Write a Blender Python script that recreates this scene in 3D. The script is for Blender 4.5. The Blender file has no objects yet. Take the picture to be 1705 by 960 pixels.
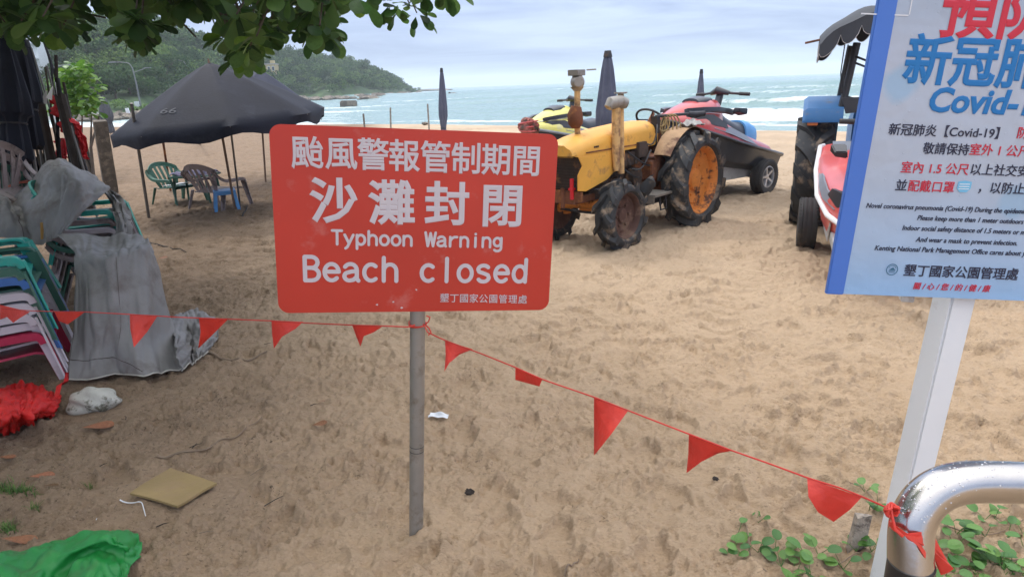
import bpy, bmesh, math, random
import numpy as np
from mathutils import Vector, Matrix, Euler
random.seed(7); RNG = np.random.default_rng(11)
S = bpy.context.scene
COL = S.collection
R_ = math.radians

# ---------------------------------------------------------------- camera
F_, CX, CY, CH = 1100.0, 852.5, 480.0, 1.6
rho = math.atan(25/680.0); pit = math.atan(338.5*math.cos(rho)/F_)
FW = Vector((0, math.cos(pit), -math.sin(pit)))
UP0 = Vector((0, math.sin(pit), math.cos(pit)))
RT = Vector((1, 0, 0))*math.cos(rho) - UP0*math.sin(rho)
UP = UP0*math.cos(rho) + Vector((1, 0, 0))*math.sin(rho)
CAM = Vector((0, 0, CH))
cam = bpy.data.cameras.new('camera'); camo = bpy.data.objects.new('camera', cam); COL.objects.link(camo)
camo.matrix_world = Matrix(((RT.x, UP.x, -FW.x, 0), (RT.y, UP.y, -FW.y, 0), (RT.z, UP.z, -FW.z, CH), (0, 0, 0, 1)))
cam.sensor_width = 36; cam.lens = F_/1705*36; cam.clip_end = 9000; cam.clip_start = 0.05
S.camera = camo

# ---------------------------------------------------------------- world, sun, exposure
SUN_EL, SUN_AZ = R_(52), R_(-38)          # azimuth from +Y towards +X
W = bpy.data.worlds.new('World'); S.world = W; W.use_nodes = True
nt = W.node_tree; N = nt.nodes; L = nt.links
bg = N['Background']; bg.inputs[1].default_value = 0.12
sky = N.new('ShaderNodeTexSky'); sky.sky_type = 'NISHITA'; sky.sun_disc = False
sky.sun_elevation = SUN_EL; sky.sun_rotation = SUN_AZ
tc = N.new('ShaderNodeTexCoord'); sp = N.new('ShaderNodeSeparateXYZ'); L.new(tc.outputs['Generated'], sp.inputs[0])
ma = N.new('ShaderNodeMath'); ma.operation = 'ABSOLUTE'; L.new(sp.outputs[2], ma.inputs[0])
mb = N.new('ShaderNodeMath'); mb.operation = 'ADD'; mb.inputs[1].default_value = .16; L.new(ma.outputs[0], mb.inputs[0])
dv = N.new('ShaderNodeVectorMath'); dv.operation = 'DIVIDE'; L.new(tc.outputs['Generated'], dv.inputs[0]); L.new(mb.outputs[0], dv.inputs[1])
nz = N.new('ShaderNodeTexNoise'); nz.inputs['Scale'].default_value = 1.15; nz.inputs['Detail'].default_value = 7; nz.inputs['Roughness'].default_value = .55; nz.inputs['Distortion'].default_value = .5
mpn = N.new('ShaderNodeMapping'); mpn.inputs['Scale'].default_value = (.55, 1.0, 1); mpn.inputs['Location'].default_value = (3.1, .4, 0); mpn.inputs['Rotation'].default_value = (0, 0, .35)
L.new(dv.outputs[0], mpn.inputs[0]); L.new(mpn.outputs[0], nz.inputs[0])
cr = N.new('ShaderNodeValToRGB'); L.new(nz.outputs[0], cr.inputs[0])
cr.color_ramp.elements[0].position = .36; cr.color_ramp.elements[0].color = (2.7, 3.6, 6.2, 1)
cr.color_ramp.elements[1].position = .62; cr.color_ramp.elements[1].color = (5.9, 7.1, 9.6, 1)
mx = N.new('ShaderNodeMix'); mx.data_type = 'RGBA'; mx.inputs[0].default_value = .93
L.new(sky.outputs[0], mx.inputs[6]); L.new(cr.outputs[0], mx.inputs[7]); gr = N.new('ShaderNodeMapRange'); gr.inputs[1].default_value = 0; gr.inputs[2].default_value = 1; gr.inputs[3].default_value = .60; gr.inputs[4].default_value = 2.5; L.new(ma.outputs[0], gr.inputs[0])   # overcast: brighter overhead
sc_ = N.new('ShaderNodeVectorMath'); sc_.operation = 'SCALE'; gc = N.new('ShaderNodeMix'); gc.data_type = 'RGBA'; gm_ = N.new('ShaderNodeMapRange'); gm_.inputs[1].default_value = .2; gm_.inputs[2].default_value = .8; L.new(ma.outputs[0], gm_.inputs[0]); L.new(gm_.outputs[0], gc.inputs[0]); L.new(mx.outputs[2], gc.inputs[6]); gc.inputs[7].default_value = (7.3, 7.3, 7.5, 1); L.new(gc.outputs[2], sc_.inputs[0]); L.new(gr.outputs[0], sc_.inputs[3]); L.new(sc_.outputs[0], bg.inputs[0])
sun = bpy.data.lights.new('sun', 'SUN'); sun.energy = 1.5; sun.angle = R_(11); sun.color = (1, .96, .9)
so = bpy.data.objects.new('sun', sun); COL.objects.link(so)
sd = Vector((math.sin(SUN_AZ)*math.cos(SUN_EL), math.cos(SUN_AZ)*math.cos(SUN_EL), math.sin(SUN_EL)))
so.rotation_euler = sd.to_track_quat('Z', 'Y').to_euler()
S.view_settings.view_transform = 'Standard'; S.view_settings.look = 'None'
S.view_settings.exposure = 0.3; S.view_settings.gamma = 1

# ---------------------------------------------------------------- pixel to place helpers
def ray(x, y): return FW + RT*((x-CX)/F_) - UP*((y-CY)/F_)
def G(x, y, z=0.0):
    r = ray(x, y); return CAM + r*((z-CH)/r.z)
def D(x, y, d):
    r = ray(x, y); return CAM + r*(d/r.y)
def P(x, y, zc):                           # a point at depth zc along the view axis
    return CAM + ray(x, y)*zc

# ---------------------------------------------------------------- mesh helpers
def tag(o, label=None, cat=None, group=None, kind=None):
    if label: o['label'] = label
    if cat: o['category'] = cat
    if group: o['group'] = group
    if kind: o['kind'] = kind
    return o
def link(name, me, mat=None, parent=None):
    o = bpy.data.objects.new(name, me); COL.objects.link(o)
    if me is not None and mat is not None and not me.materials:
        me.materials.append(mat)
    if parent: o.parent = parent
    return o
def empty(name, loc=(0, 0, 0), rz=0, label=None, cat=None, group=None):
    o = bpy.data.objects.new(name, None); COL.objects.link(o); o.location = loc; o.rotation_euler = (0, 0, rz)
    o.empty_display_size = .1
    return tag(o, label, cat, group)
KIDS = {}
def copy_tree(o, parent=None):
    c = o.copy(); COL.objects.link(c); c.parent = parent
    for ch in [k for k in bpy.data.objects if k.parent == o]: copy_tree(ch, c)
    return c
def finish(me, ang=40):
    me.update()
    n = len(me.polygons)
    me.polygons.foreach_set('use_smooth', [True]*n)
    try: me.set_sharp_from_angle(angle=R_(ang))
    except Exception: pass
def npmesh(name, v, f, smooth=True):
    me = bpy.data.meshes.new(name); v = np.asarray(v, np.float32); f = np.asarray(f, np.int32)
    k = f.shape[1]
    me.vertices.add(len(v)); me.vertices.foreach_set('co', v.ravel())
    me.loops.add(f.size); me.loops.foreach_set('vertex_index', f.ravel())
    me.polygons.add(len(f)); me.polygons.foreach_set('loop_start', np.arange(0, f.size, k, dtype=np.int32))
    try: me.polygons.foreach_set('loop_total', np.full(len(f), k, np.int32))
    except Exception: pass
    if smooth: me.polygons.foreach_set('use_smooth', np.ones(len(f), bool))
    me.update(calc_edges=True); me.validate(); return me
def frame(d, hint=Vector((0, 0, 1))):
    d = Vector(d).normalized(); hint = Vector(hint)
    if abs(d.dot(hint)) > .97: hint = Vector((1, 0, 0)) if abs(d.x) < .9 else Vector((0, 1, 0))
    a = d.cross(hint).normalized(); b = a.cross(d).normalized(); return a, b, d
class MB:
    def __init__(s): s.v = []; s.f = []
    def add(s, vs, fs, M=None):
        o = len(s.v)
        s.v += [tuple(M @ Vector(p)) for p in vs] if M is not None else [tuple(p) for p in vs]
        s.f += [tuple(i+o for i in f) for f in fs]; return s
    def box(s, c, d, rot=(0, 0, 0), taper=1.0):
        hx, hy, hz = d[0]/2, d[1]/2, d[2]/2; t = taper
        vs = [(-hx, -hy, -hz), (hx, -hy, -hz), (hx, hy, -hz), (-hx, hy, -hz), (-hx*t, -hy*t, hz), (hx*t, -hy*t, hz), (hx*t, hy*t, hz), (-hx*t, hy*t, hz)]
        M = Matrix.Translation(c) @ Euler(rot).to_matrix().to_4x4()
        return s.add(vs, [(3, 2, 1, 0), (4, 5, 6, 7), (0, 1, 5, 4), (1, 2, 6, 5), (2, 3, 7, 6), (3, 0, 4, 7)], M)
    def tube(s, pts, r, n=8, cap=True, flat=None, hint=(0, 0, 1)):
        pts = [Vector(p) for p in pts]; m = len(pts); rs = r if hasattr(r, '__len__') else [r]*m
        o = len(s.v); pa = None
        for i, p in enumerate(pts):
            d = (pts[min(i+1, m-1)] - pts[max(i-1, 0)])
            if d.length < 1e-9: d = Vector((0, 0, 1))
            a, b, d = frame(d, hint)
            if pa is not None:
                a2 = (pa - d*pa.dot(d))
                if a2.length > 1e-4: a = a2.normalized(); b = a.cross(d).normalized()
            pa = a
            for k in range(n):
                t = 2*math.pi*k/n; ca, sa = math.cos(t), math.sin(t)
                if flat: sa *= flat
                s.v.append(tuple(p + a*(ca*rs[i]) + b*(sa*rs[i])))
        for i in range(m-1):
            for k in range(n):
                k2 = (k+1) % n; s.f.append((o+i*n+k, o+(i+1)*n+k, o+(i+1)*n+k2, o+i*n+k2))
        if cap:
            s.f.append(tuple(o+k for k in range(n))); s.f.append(tuple(o+(m-1)*n+n-1-k for k in range(n)))
        return s
    def cyl(s, p0, p1, r0, r1=None, n=14): return s.tube([p0, p1], [r0, r0 if r1 is None else r1], n)
    def lathe(s, prof, c=(0, 0, 0), axis=(0, 0, 1), n=24, closed=False, fn=None):
        a, b, d = frame(axis); c = Vector(c); o = len(s.v); m = len(prof)
        for i, (r, z) in enumerate(prof):
            for k in range(n):
                t = 2*math.pi*k/n; rr = r if fn is None else fn(r, z, t)
                s.v.append(tuple(c + a*(math.cos(t)*rr) + b*(math.sin(t)*rr) + d*z))
        rng = m if closed else m-1
        for i in range(rng):
            i2 = (i+1) % m
            for k in range(n):
                k2 = (k+1) % n; s.f.append((o+i*n+k, o+i*n+k2, o+i2*n+k2, o+i2*n+k))
        if not closed:
            if prof[0][0] > 1e-5: s.f.append(tuple(o+n-1-k for k in range(n)))
            if prof[-1][0] > 1e-5: s.f.append(tuple(o+(m-1)*n+k for k in range(n)))
        return s
    def loft(s, rings, cap=True, close=True):
        o = len(s.v); n = len(rings[0])
        for r in rings: s.v += [tuple(p) for p in r]
        for i in range(len(rings)-1):
            for k in range(n if close else n-1):
                k2 = (k+1) % n; s.f.append((o+i*n+k, o+i*n+k2, o+(i+1)*n+k2, o+(i+1)*n+k))
        if cap and close:
            s.f.append(tuple(o+n-1-k for k in range(n))); s.f.append(tuple(o+(len(rings)-1)*n+k for k in range(n)))
        return s
    def prism(s, poly, M, h):              # poly in local xy, extruded along local z 0..h
        n = len(poly); vs = [(x, y, 0) for x, y in poly] + [(x, y, h) for x, y in poly]
        fs = [tuple(range(n-1, -1, -1)), tuple(range(n, 2*n))] + [(i, (i+1) % n, n+(i+1) % n, n+i) for i in range(n)]
        return s.add(vs, fs, M)
    def sheet(s, fn, nu, nv, th=0.0):      # fn(u,v)->Vector ; two skins when th>0
        g = [[Vector(fn(i/nu, j/nv)) for j in range(nv+1)] for i in range(nu+1)]
        o = len(s.v); w = nv+1
        for row in g: s.v += [tuple(p) for p in row]
        for i in range(nu):
            for j in range(nv): s.f.append((o+i*w+j, o+(i+1)*w+j, o+(i+1)*w+j+1, o+i*w+j+1))
        if th:
            o2 = len(s.v)
            for i in range(nu+1):
                for j in range(nv+1):
                    du = g[min(i+1, nu)][j]-g[max(i-1, 0)][j]; dv_ = g[i][min(j+1, nv)]-g[i][max(j-1, 0)]
                    nn = du.cross(dv_); nn = nn.normalized() if nn.length > 1e-9 else Vector((0, 0, 1))
                    s.v.append(tuple(g[i][j]-nn*th))
            for i in range(nu):
                for j in range(nv): s.f.append((o2+i*w+j, o2+i*w+j+1, o2+(i+1)*w+j+1, o2+(i+1)*w+j))
            for i in range(nu):
                for j in (0, nv):
                    q = (o+i*w+j, o2+i*w+j, o2+(i+1)*w+j, o+(i+1)*w+j); s.f.append(q if j == 0 else q[::-1])
            for j in range(nv):
                for i in (0, nu):
                    q = (o+i*w+j, o+i*w+j+1, o2+i*w+j+1, o2+i*w+j); s.f.append(q if i == 0 else q[::-1])
        return s
    def mesh(s, name, ang=40, bev=0, sub=0):
        me = bpy.data.meshes.new(name); me.from_pydata(s.v, [], s.f)
        if bev:
            bm = bmesh.new(); bm.from_mesh(me)
            es = [e for e in bm.edges if len(e.link_faces) == 2 and e.calc_face_angle(0) > R_(30)]
            bmesh.ops.bevel(bm, geom=es, offset=bev, segments=2, affect='EDGES', clamp_overlap=True)
            bm.to_mesh(me); bm.free()
        finish(me, ang); return me
    def build(s, name, mat, parent=None, ang=40, bev=0, label=None):
        o = link(name, s.mesh(name, ang, bev), mat, parent)
        if label: o['label'] = label
        return o

# ---------------------------------------------------------------- materials
def mat(name, col, rough=.6, metal=0, var=.12, scale=6, dirt=None, dscale=5, dth=(.5, .62), bump=0, bscale=30, spec=.5, coat=0, transl=0, fine=0):
    m = bpy.data.materials.new(name); m.use_nodes = True; n = m.node_tree.nodes; l = m.node_tree.links
    b = n['Principled BSDF']; b.inputs['Roughness'].default_value = rough; b.inputs['Metallic'].default_value = metal
    b.inputs['Specular IOR Level'].default_value = spec
    if coat: b.inputs['Coat Weight'].default_value = coat; b.inputs['Coat Roughness'].default_value = .15
    c = n.new('ShaderNodeTexCoord'); nz = n.new('ShaderNodeTexNoise'); nz.inputs['Scale'].default_value = scale; nz.inputs['Detail'].default_value = 6
    l.new(c.outputs['Object'], nz.inputs[0])
    mx = n.new('ShaderNodeMix'); mx.data_type = 'RGBA'; l.new(nz.outputs[0], mx.inputs[0])
    lo = [max(0, x*(1-2*var)) for x in col]; hi = [min(1, x*(1+2*var)) for x in col]
    mx.inputs[6].default_value = (*lo, 1); mx.inputs[7].default_value = (*hi, 1); out = mx.outputs[2]
    if dirt:
        n2 = n.new('ShaderNodeTexNoise'); n2.inputs['Scale'].default_value = dscale; n2.inputs['Detail'].default_value = 9; n2.inputs['Roughness'].default_value = .65
        l.new(c.outputs['Object'], n2.inputs[0])
        r = n.new('ShaderNodeMapRange'); r.inputs[1].default_value = dth[0]; r.inputs[2].default_value = dth[1]; l.new(n2.outputs[0], r.inputs[0])
        m2 = n.new('ShaderNodeMix'); m2.data_type = 'RGBA'; l.new(r.outputs[0], m2.inputs[0]); l.new(out, m2.inputs[6]); m2.inputs[7].default_value = (*dirt, 1); out = m2.outputs[2]
        rr = n.new('ShaderNodeMapRange'); rr.inputs[3].default_value = rough; rr.inputs[4].default_value = max(rough, .85); l.new(r.outputs[0], rr.inputs[0]); l.new(rr.outputs[0], b.inputs['Roughness'])
    l.new(out, b.inputs['Base Color'])
    if bump:
        n3 = n.new('ShaderNodeTexNoise'); n3.inputs['Scale'].default_value = bscale; n3.inputs['Detail'].default_value = 5; l.new(c.outputs['Object'], n3.inputs[0])
        bp = n.new('ShaderNodeBump'); bp.inputs['Strength'].default_value = bump; bp.inputs['Distance'].default_value = .01; l.new(n3.outputs[0], bp.inputs['Height']); l.new(bp.outputs[0], b.inputs['Normal'])
    if transl:
        t = n.new('ShaderNodeBsdfTranslucent'); l.new(out, t.inputs[0]); ms = n.new('ShaderNodeMixShader'); ms.inputs[0].default_value = transl
        l.new(b.outputs[0], ms.inputs[1]); l.new(t.outputs[0], ms.inputs[2]); l.new(ms.outputs[0], n['Material Output'].inputs[0])
    return m
def randomise(m, amt=.5, hue=.03):         # each object (or loose piece) its own tint
    n = m.node_tree.nodes; l = m.node_tree.links; b = n['Principled BSDF']
    src = b.inputs['Base Color'].links[0].from_socket
    oi = n.new('ShaderNodeObjectInfo'); gm = n.new('ShaderNodeNewGeometry'); ad = n.new('ShaderNodeMath'); ad.operation = 'ADD'; ad2 = n.new('ShaderNodeMath'); ad2.operation = 'FRACT'
    l.new(oi.outputs['Random'], ad.inputs[0]); l.new(gm.outputs['Random Per Island'], ad.inputs[1]); l.new(ad.outputs[0], ad2.inputs[0])
    h = n.new('ShaderNodeHueSaturation'); mr = n.new('ShaderNodeMapRange'); mr.inputs[3].default_value = 1-amt; mr.inputs[4].default_value = 1+amt; l.new(ad2.outputs[0], mr.inputs[0]); l.new(mr.outputs[0], h.inputs['Value'])
    mh = n.new('ShaderNodeMapRange'); mh.inputs[3].default_value = .5+hue; mh.inputs[4].default_value = .5-hue; l.new(ad2.outputs[0], mh.inputs[0]); l.new(mh.outputs[0], h.inputs['Hue'])
    l.new(src, h.inputs['Color'])
    for k in [x for x in l if x.from_socket == src and x.to_node != h]: l.new(h.outputs[0], k.to_socket)
    return m
SANDC = (.30, .205, .13)
M = dict(
 red_paint=mat('red_paint', (.47, .034, .018), .4, var=.10, scale=3, dirt=(.50, .15, .12), dscale=8, dth=(.60, .78), bump=.12, bscale=5),
 white_vinyl=mat('white_vinyl', (.53, .48, .50), .5, var=.04),
 galv=mat('galvanised_steel', (.30, .28, .25), .5, .55, .12, 14, dirt=(.2, .15, .1), dscale=12, dth=(.55, .75)),
 white_pvc=mat('white_painted_post', (.72, .74, .76), .4, var=.03, dirt=(.5, .47, .42), dscale=7, dth=(.62, .8)),
 blue_edge=mat('blue_edge', (.06, .17, .55), .4, var=.03),
 steel=mat('polished_steel', (.50, .48, .46), .22, 1, .05, 20, bump=.03, bscale=60),
 black_band=mat('black_band', (.02, .02, .022), .4, var=.1),
 flag_red=mat('pennant_plastic', (.85, .085, .06), .38, var=.14, scale=9, transl=.4, bump=.5, bscale=45),
 rope_red=mat('red_cord', (.55, .03, .02), .6),
 yellow=mat('tractor_yellow', (.70, .36, .06), .5, var=.14, scale=3, dirt=(.26, .13, .06), dscale=6, dth=(.55, .70), bump=.1, bscale=14),
 yellow_pale=mat('faded_yellow', (.60, .37, .15), .7, var=.15, scale=5, dirt=(.2, .11, .06), dscale=7, dth=(.47, .62)),
 rust=mat('rusty_iron', (.16, .06, .03), .85, .2, .4, 7, dirt=(.42, .17, .05), dscale=5, dth=(.52, .68), bump=.5, bscale=40),
 engine=mat('oily_engine', (.055, .038, .03), .7, .2, .4, 9, dirt=(.3, .15, .07), dscale=8, dth=(.55, .7), bump=.5, bscale=30),
 rim_orange=mat('orange_rim', (.62, .22, .04), .7, .1, .25, 7, dirt=(.1, .05, .035), dscale=7, dth=(.52, .64), bump=.3, bscale=30),
 rim_dark=mat('rusted_rim', (.09, .045, .035), .8, .2, .3, 9, dirt=(.16, .1, .07), dscale=8),
 rubber=mat('sandy_rubber', (.028, .030, .033), .75, var=.3, scale=8, dirt=(.27, .20, .135), dscale=7, dth=(.53, .68), bump=.3, bscale=25),
 rubber_clean=mat('rubber', (.03, .03, .032), .7, var=.2, dirt=(.16, .12, .08), dscale=5, dth=(.58, .75)),
 dark_metal=mat('dark_metal', (.035, .035, .04), .5, .4, .25, 9, dirt=(.14, .08, .05), dscale=8, dth=(.6, .75)),
 ski_red=mat('jet_ski_red', (.50, .065, .065), .28, var=.06, coat=.5, dirt=(.45, .3, .25), dscale=5, dth=(.6, .85)),
 ski_pink=mat('faded_jet_ski_red', (.55, .085, .08), .35, var=.08, coat=.3, dirt=(.6, .35, .3), dscale=5, dth=(.55, .85)),
 ski_black=mat('jet_ski_black', (.03, .033, .04), .35, var=.15, coat=.2, dirt=(.25, .2, .15), dscale=4, dth=(.62, .8)),
 ski_grey=mat('jet_ski_grey', (.2, .22, .26), .4, var=.1, coat=.2),
 ski_white=mat('jet_ski_white', (.7, .71, .73), .35, var=.06),
 ski_yellow=mat('jet_ski_yellow', (.72, .66, .17), .35, var=.06, coat=.3, dirt=(.6, .58, .4), dscale=5, dth=(.55, .8)),
 seat_blue=mat('blue_seat', (.06, .2, .55), .5, var=.1),
 tractor_blue=mat('tractor_blue', (.015, .11, .28), .5, var=.15, dirt=(.16, .14, .12), dscale=6, dth=(.56, .72)),
 galv_light=mat('trailer_steel', (.42, .43, .44), .5, .4, .12, 9, dirt=(.2, .13, .09), dscale=7, dth=(.55, .75)),
 alloy=mat('alloy_wheel', (.5, .5, .52), .35, .8, .1),
 navy=mat('navy_canvas', (.008, .010, .020), .75, spec=.25, var=.2, scale=5, dirt=(.03, .034, .05), dscale=3, dth=(.55, .8), bump=.25, bscale=35),
 navy_light=mat('sun_bleached_navy_canvas', (.075, .085, .13), .75, var=.15, scale=4, dirt=(.12, .13, .17), dscale=4, dth=(.5, .75), bump=.3, bscale=20),
 navy_mid=mat('greyed_navy_canvas', (.035, .04, .062), .8, spec=.25, var=.2, scale=4, bump=.25, bscale=30),
 canopy=mat('charcoal_canvas', (.035, .04, .05), .75, var=.15, scale=4, bump=.2, bscale=30),
 print_grey=mat('faded_print', (.07, .075, .09), .8),
 trim_white=mat('white_piping', (.5, .5, .5), .6),
 pole_metal=mat('worn_pole', (.16, .15, .14), .5, .5, .2, 10),
 pole_wood=mat('pole_wood', (.17, .11, .075), .85, var=.3, scale=9, bump=.4),
 old_wood=mat('weathered_wood', (.085, .07, .055), .9, var=.35, scale=12, dirt=(.16, .13, .1), dscale=9, bump=.6, bscale=50),
 dark_wood=mat('dark_wet_wood', (.035, .026, .022), .85, var=.4, scale=8, bump=.5),
 red_cloth=mat('red_cloth', (.55, .012, .02), .7, var=.15, bump=.2),
 red_net=mat('red_plastic_net', (.62, .012, .01), .55, var=.25, scale=14, bump=.5, bscale=60, transl=.15),
 green_tarp=mat('green_tarp', (.008, .20, .035), .5, var=.15, scale=5, dirt=(.07, .09, .04), dscale=3.5, dth=(.6, .8), bump=.1, bscale=12),
 tarp=mat('grey_tarpaulin', (.19, .183, .178), .55, var=.22, scale=3, dirt=(.13, .11, .10), dscale=5, dth=(.5, .72), bump=.5, bscale=12, spec=.4),
 tarp_seam=mat('tarp_seam', (.06, .045, .04), .9),
 tarp_hem=mat('tarp_hem', (.42, .40, .35), .8),
 ch_white=mat('white_plastic', (.48, .44, .47), .45, var=.08, scale=6, dirt=(.28, .23, .22), dscale=6, dth=(.52, .75)),
 ch_magenta=mat('magenta_plastic', (.38, .018, .06), .45, var=.12, dirt=(.25, .1, .1), dscale=6, dth=(.6, .8)),
 ch_teal=mat('teal_plastic', (.02, .32, .26), .4, var=.15, dirt=(.08, .22, .18), dscale=7, dth=(.55, .75)),
 ch_green=mat('green_plastic', (.035, .12, .085), .5, var=.15, dirt=(.15, .17, .14), dscale=7, dth=(.58, .75)),
 ch_blue=mat('blue_plastic', (.04, .13, .36), .4, var=.15),
 ch_sky=mat('light_blue_plastic', (.08, .28, .58), .4, var=.1),
 ch_taupe=mat('taupe_plastic', (.27, .22, .215), .55, var=.15, dirt=(.15, .12, .11), dscale=7),
 coral=mat('coral_plastic', (.5, .13, .08), .5, var=.15),
 stone=mat('coral_stone', (.44, .43, .38), .9, var=.2, scale=9, dirt=(.12, .11, .08), dscale=16, dth=(.53, .62), bump=.8, bscale=26),
 rock=mat('shore_rock', (.13, .11, .09), .9, var=.35, scale=1.2, dirt=(.26, .22, .17), dscale=1.6, bump=.8, bscale=4),
 board=mat('yellow_foam_board', (.27, .19, .08), .8, var=.15, scale=6, dirt=(.28, .19, .1), dscale=9, dth=(.5, .7), bump=.3),
 paper=mat('white_litter', (.7, .72, .75), .4, var=.1, bump=.5, bscale=40),
 dead_leaf=mat('dead_leaf', (.22, .095, .04), .7, var=.3, scale=10, bump=.4),
 twig=mat('dry_twig', (.22, .16, .11), .9, var=.3),
 bark=mat('bark', (.09, .07, .055), .9, var=.35, scale=8, bump=.8, bscale=20),
 leaf=randomise(mat('broad_leaf', (.065, .14, .034), .5, var=.2, scale=8, transl=.5), .6, .02),
 leaf_bright=randomise(mat('young_leaf', (.10, .22, .03), .45, var=.2, scale=8, transl=.4), .35, .02),
 vine_leaf=randomise(mat('vine_leaf', (.085, .20, .04), .5, var=.2, scale=20, transl=.2), .35, .02),
 forest=randomise(mat('forest_leaves', (.045, .09, .033), .9, spec=.15, var=.35, scale=.12, dirt=(.09, .15, .035), dscale=.16, dth=(.55, .72), transl=.25), .28, .02),
 hill_soil=mat('hillside_undergrowth', (.045, .085, .028), .95, var=.5, scale=.5),
 grass=randomise(mat('grass', (.10, .19, .04), .7, var=.3, scale=1.5, transl=.3), .4, .02),
 lawn=mat('lawn', (.09, .17, .035), .9, var=.35, scale=.6, bump=1, bscale=3),
 asphalt=mat('road_asphalt', (.16, .16, .16), .9, var=.15, scale=1),
 white_line=mat('white_road_paint', (.6, .6, .58), .8),
 conc=mat('concrete', (.36, .35, .33), .9, var=.15, scale=3),
 wall_pink=mat('pink_wall', (.5, .27, .22), .9), wall_white=mat('white_wall', (.6, .64, .66), .8), wall_yellow=mat('yellow_wall', (.45, .37, .2), .9), wall_orange=mat('orange_wall', (.6, .2, .07), .9),
 roof_tile=mat('roof', (.34, .12, .09), .8), glass=mat('window_glass', (.05, .07, .09), .12, var=.1), lamp_grey=mat('lamp_grey', (.17, .18, .18), .5, .4),
 t_blue=mat('print_blue', (.004, .155, .42), .5, var=.02), t_red=mat('print_red', (.55, .02, .045), .5, var=.02), t_black=mat('print_black', (.02, .022, .05), .5, var=.02),
 mask_blue=mat('mask_blue', (.16, .45, .66), .6), coil=mat('straw_rope', (.28, .2, .09), .9, var=.3), amber=mat('amber_lens', (.6, .16, .03), .3),
 purple=mat('striped_towel', (.16, .15, .24), .9, var=.5, scale=25), hide=mat('reddish_bundle', (.3, .1, .08), .9, var=.5, scale=12, dirt=(.09, .07, .06), dscale=9, dth=(.5, .58), bump=.8),
)
# ================================================================ sand
def fftnoise(n, cell, lo, hi, beta, seed):
    g = np.random.default_rng(seed).normal(size=(n, n)); k = np.fft.fftfreq(n, cell)
    kk = np.sqrt(k[:, None]**2 + k[None, :]**2); kk[0, 0] = 1
    a = kk**(-beta/2.0)*np.exp(-(kk*lo)**2)*(1-np.exp(-(kk*hi)**2)); a[0, 0] = 0
    h = np.fft.ifft2(np.fft.fft2(g)*a).real; return h/h.std()
CELL = 0.008
RX0, RX1, RY0, RY1 = -8.2, 8.2, 0.3, 13.1
NX, NY = int((RX1-RX0)/CELL), int((RY1-RY0)/CELL)
def tile(a, ox=0, oy=0):
    n = a.shape[0]; return a[(np.arange(NY)+oy)[:, None] % n, (np.arange(NX)+ox)[None, :] % n]
n1 = fftnoise(1024, CELL, .05, .5, 2.4, 1); n2 = fftnoise(900, CELL, .012, .10, 2.0, 2); n3 = fftnoise(777, CELL, .03, .22, 2.2, 3); n4 = fftnoise(1024, CELL, .4, 3., 2, 5)
N3T = tile(n3); HM = tile(n1)*.009 + tile(n2)*.0022
rid = (1-np.abs(N3T)*1.3); rough = np.clip(tile(n4, 300, 100)*.5+.55, .1, 1.2)
HM += np.where(rid > 0, rid, rid*.3)*.0050*rough
rf = np.random.default_rng(5)
# footprints and scuffs
for i in range(4600):
    u = rf.random(); y = .5 + 12.4*rf.random()**.8; x = rf.uniform(-1, 1)*min(8, .95*y+.7)
    big = rf.random() < .45
    a = rf.uniform(.10, .15) if big else rf.uniform(.03, .08); b = a*rf.uniform(.35, .6); dep = (rf.uniform(.012, .027) if big else rf.uniform(.005, .012)); th = rf.uniform(0, math.pi)
    r = a*1.9; i0, i1 = int((x-r-RX0)/CELL), int((x+r-RX0)/CELL); j0, j1 = int((y-r-RY0)/CELL), int((y+r-RY0)/CELL)
    if i0 < 0 or j0 < 0 or i1 >= NX or j1 >= NY: continue
    X = RX0+np.arange(i0, i1)*CELL-x; Y = (RY0+np.arange(j0, j1)*CELL-y)[:, None]
    p_ = (X*math.cos(th)+Y*math.sin(th))/a; q_ = (-X*math.sin(th)+Y*math.cos(th))/b
    d = np.sqrt(p_*p_+q_*q_) + N3T[j0:j1, i0:i1]*.16
    push = 1+.6*p_
    h = -dep*np.clip(1-d**6, 0, 1)*(1+.35*p_) + dep*.45*np.exp(-((d-1.14)/.13)**2)*push
    HM[j0:j1, i0:i1] = HM[j0:j1, i0:i1]*(1-.6*np.clip(1-d**4, 0, 1)) + h
# crumbs of damp sand
for i in range(9000):
    y = .6 + 6*rf.random()**1.2; x = rf.uniform(-1, 1)*(.95*y+.5); a = rf.uniform(.008, .022)
    i0, j0 = int((x-RX0)/CELL), int((y-RY0)/CELL); k = int(a/CELL*1.6)+1
    if i0-k < 0 or j0-k < 0 or i0+k >= NX or j0+k >= NY: continue
    gx = np.arange(-k, k+1)*CELL; dd = (gx[None, :]**2+gx[:, None]**2)/(a*a)
    HM[j0-k:j0+k+1, i0-k:i0+k+1] += a*.6*np.exp(-dd*1.6)
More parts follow.
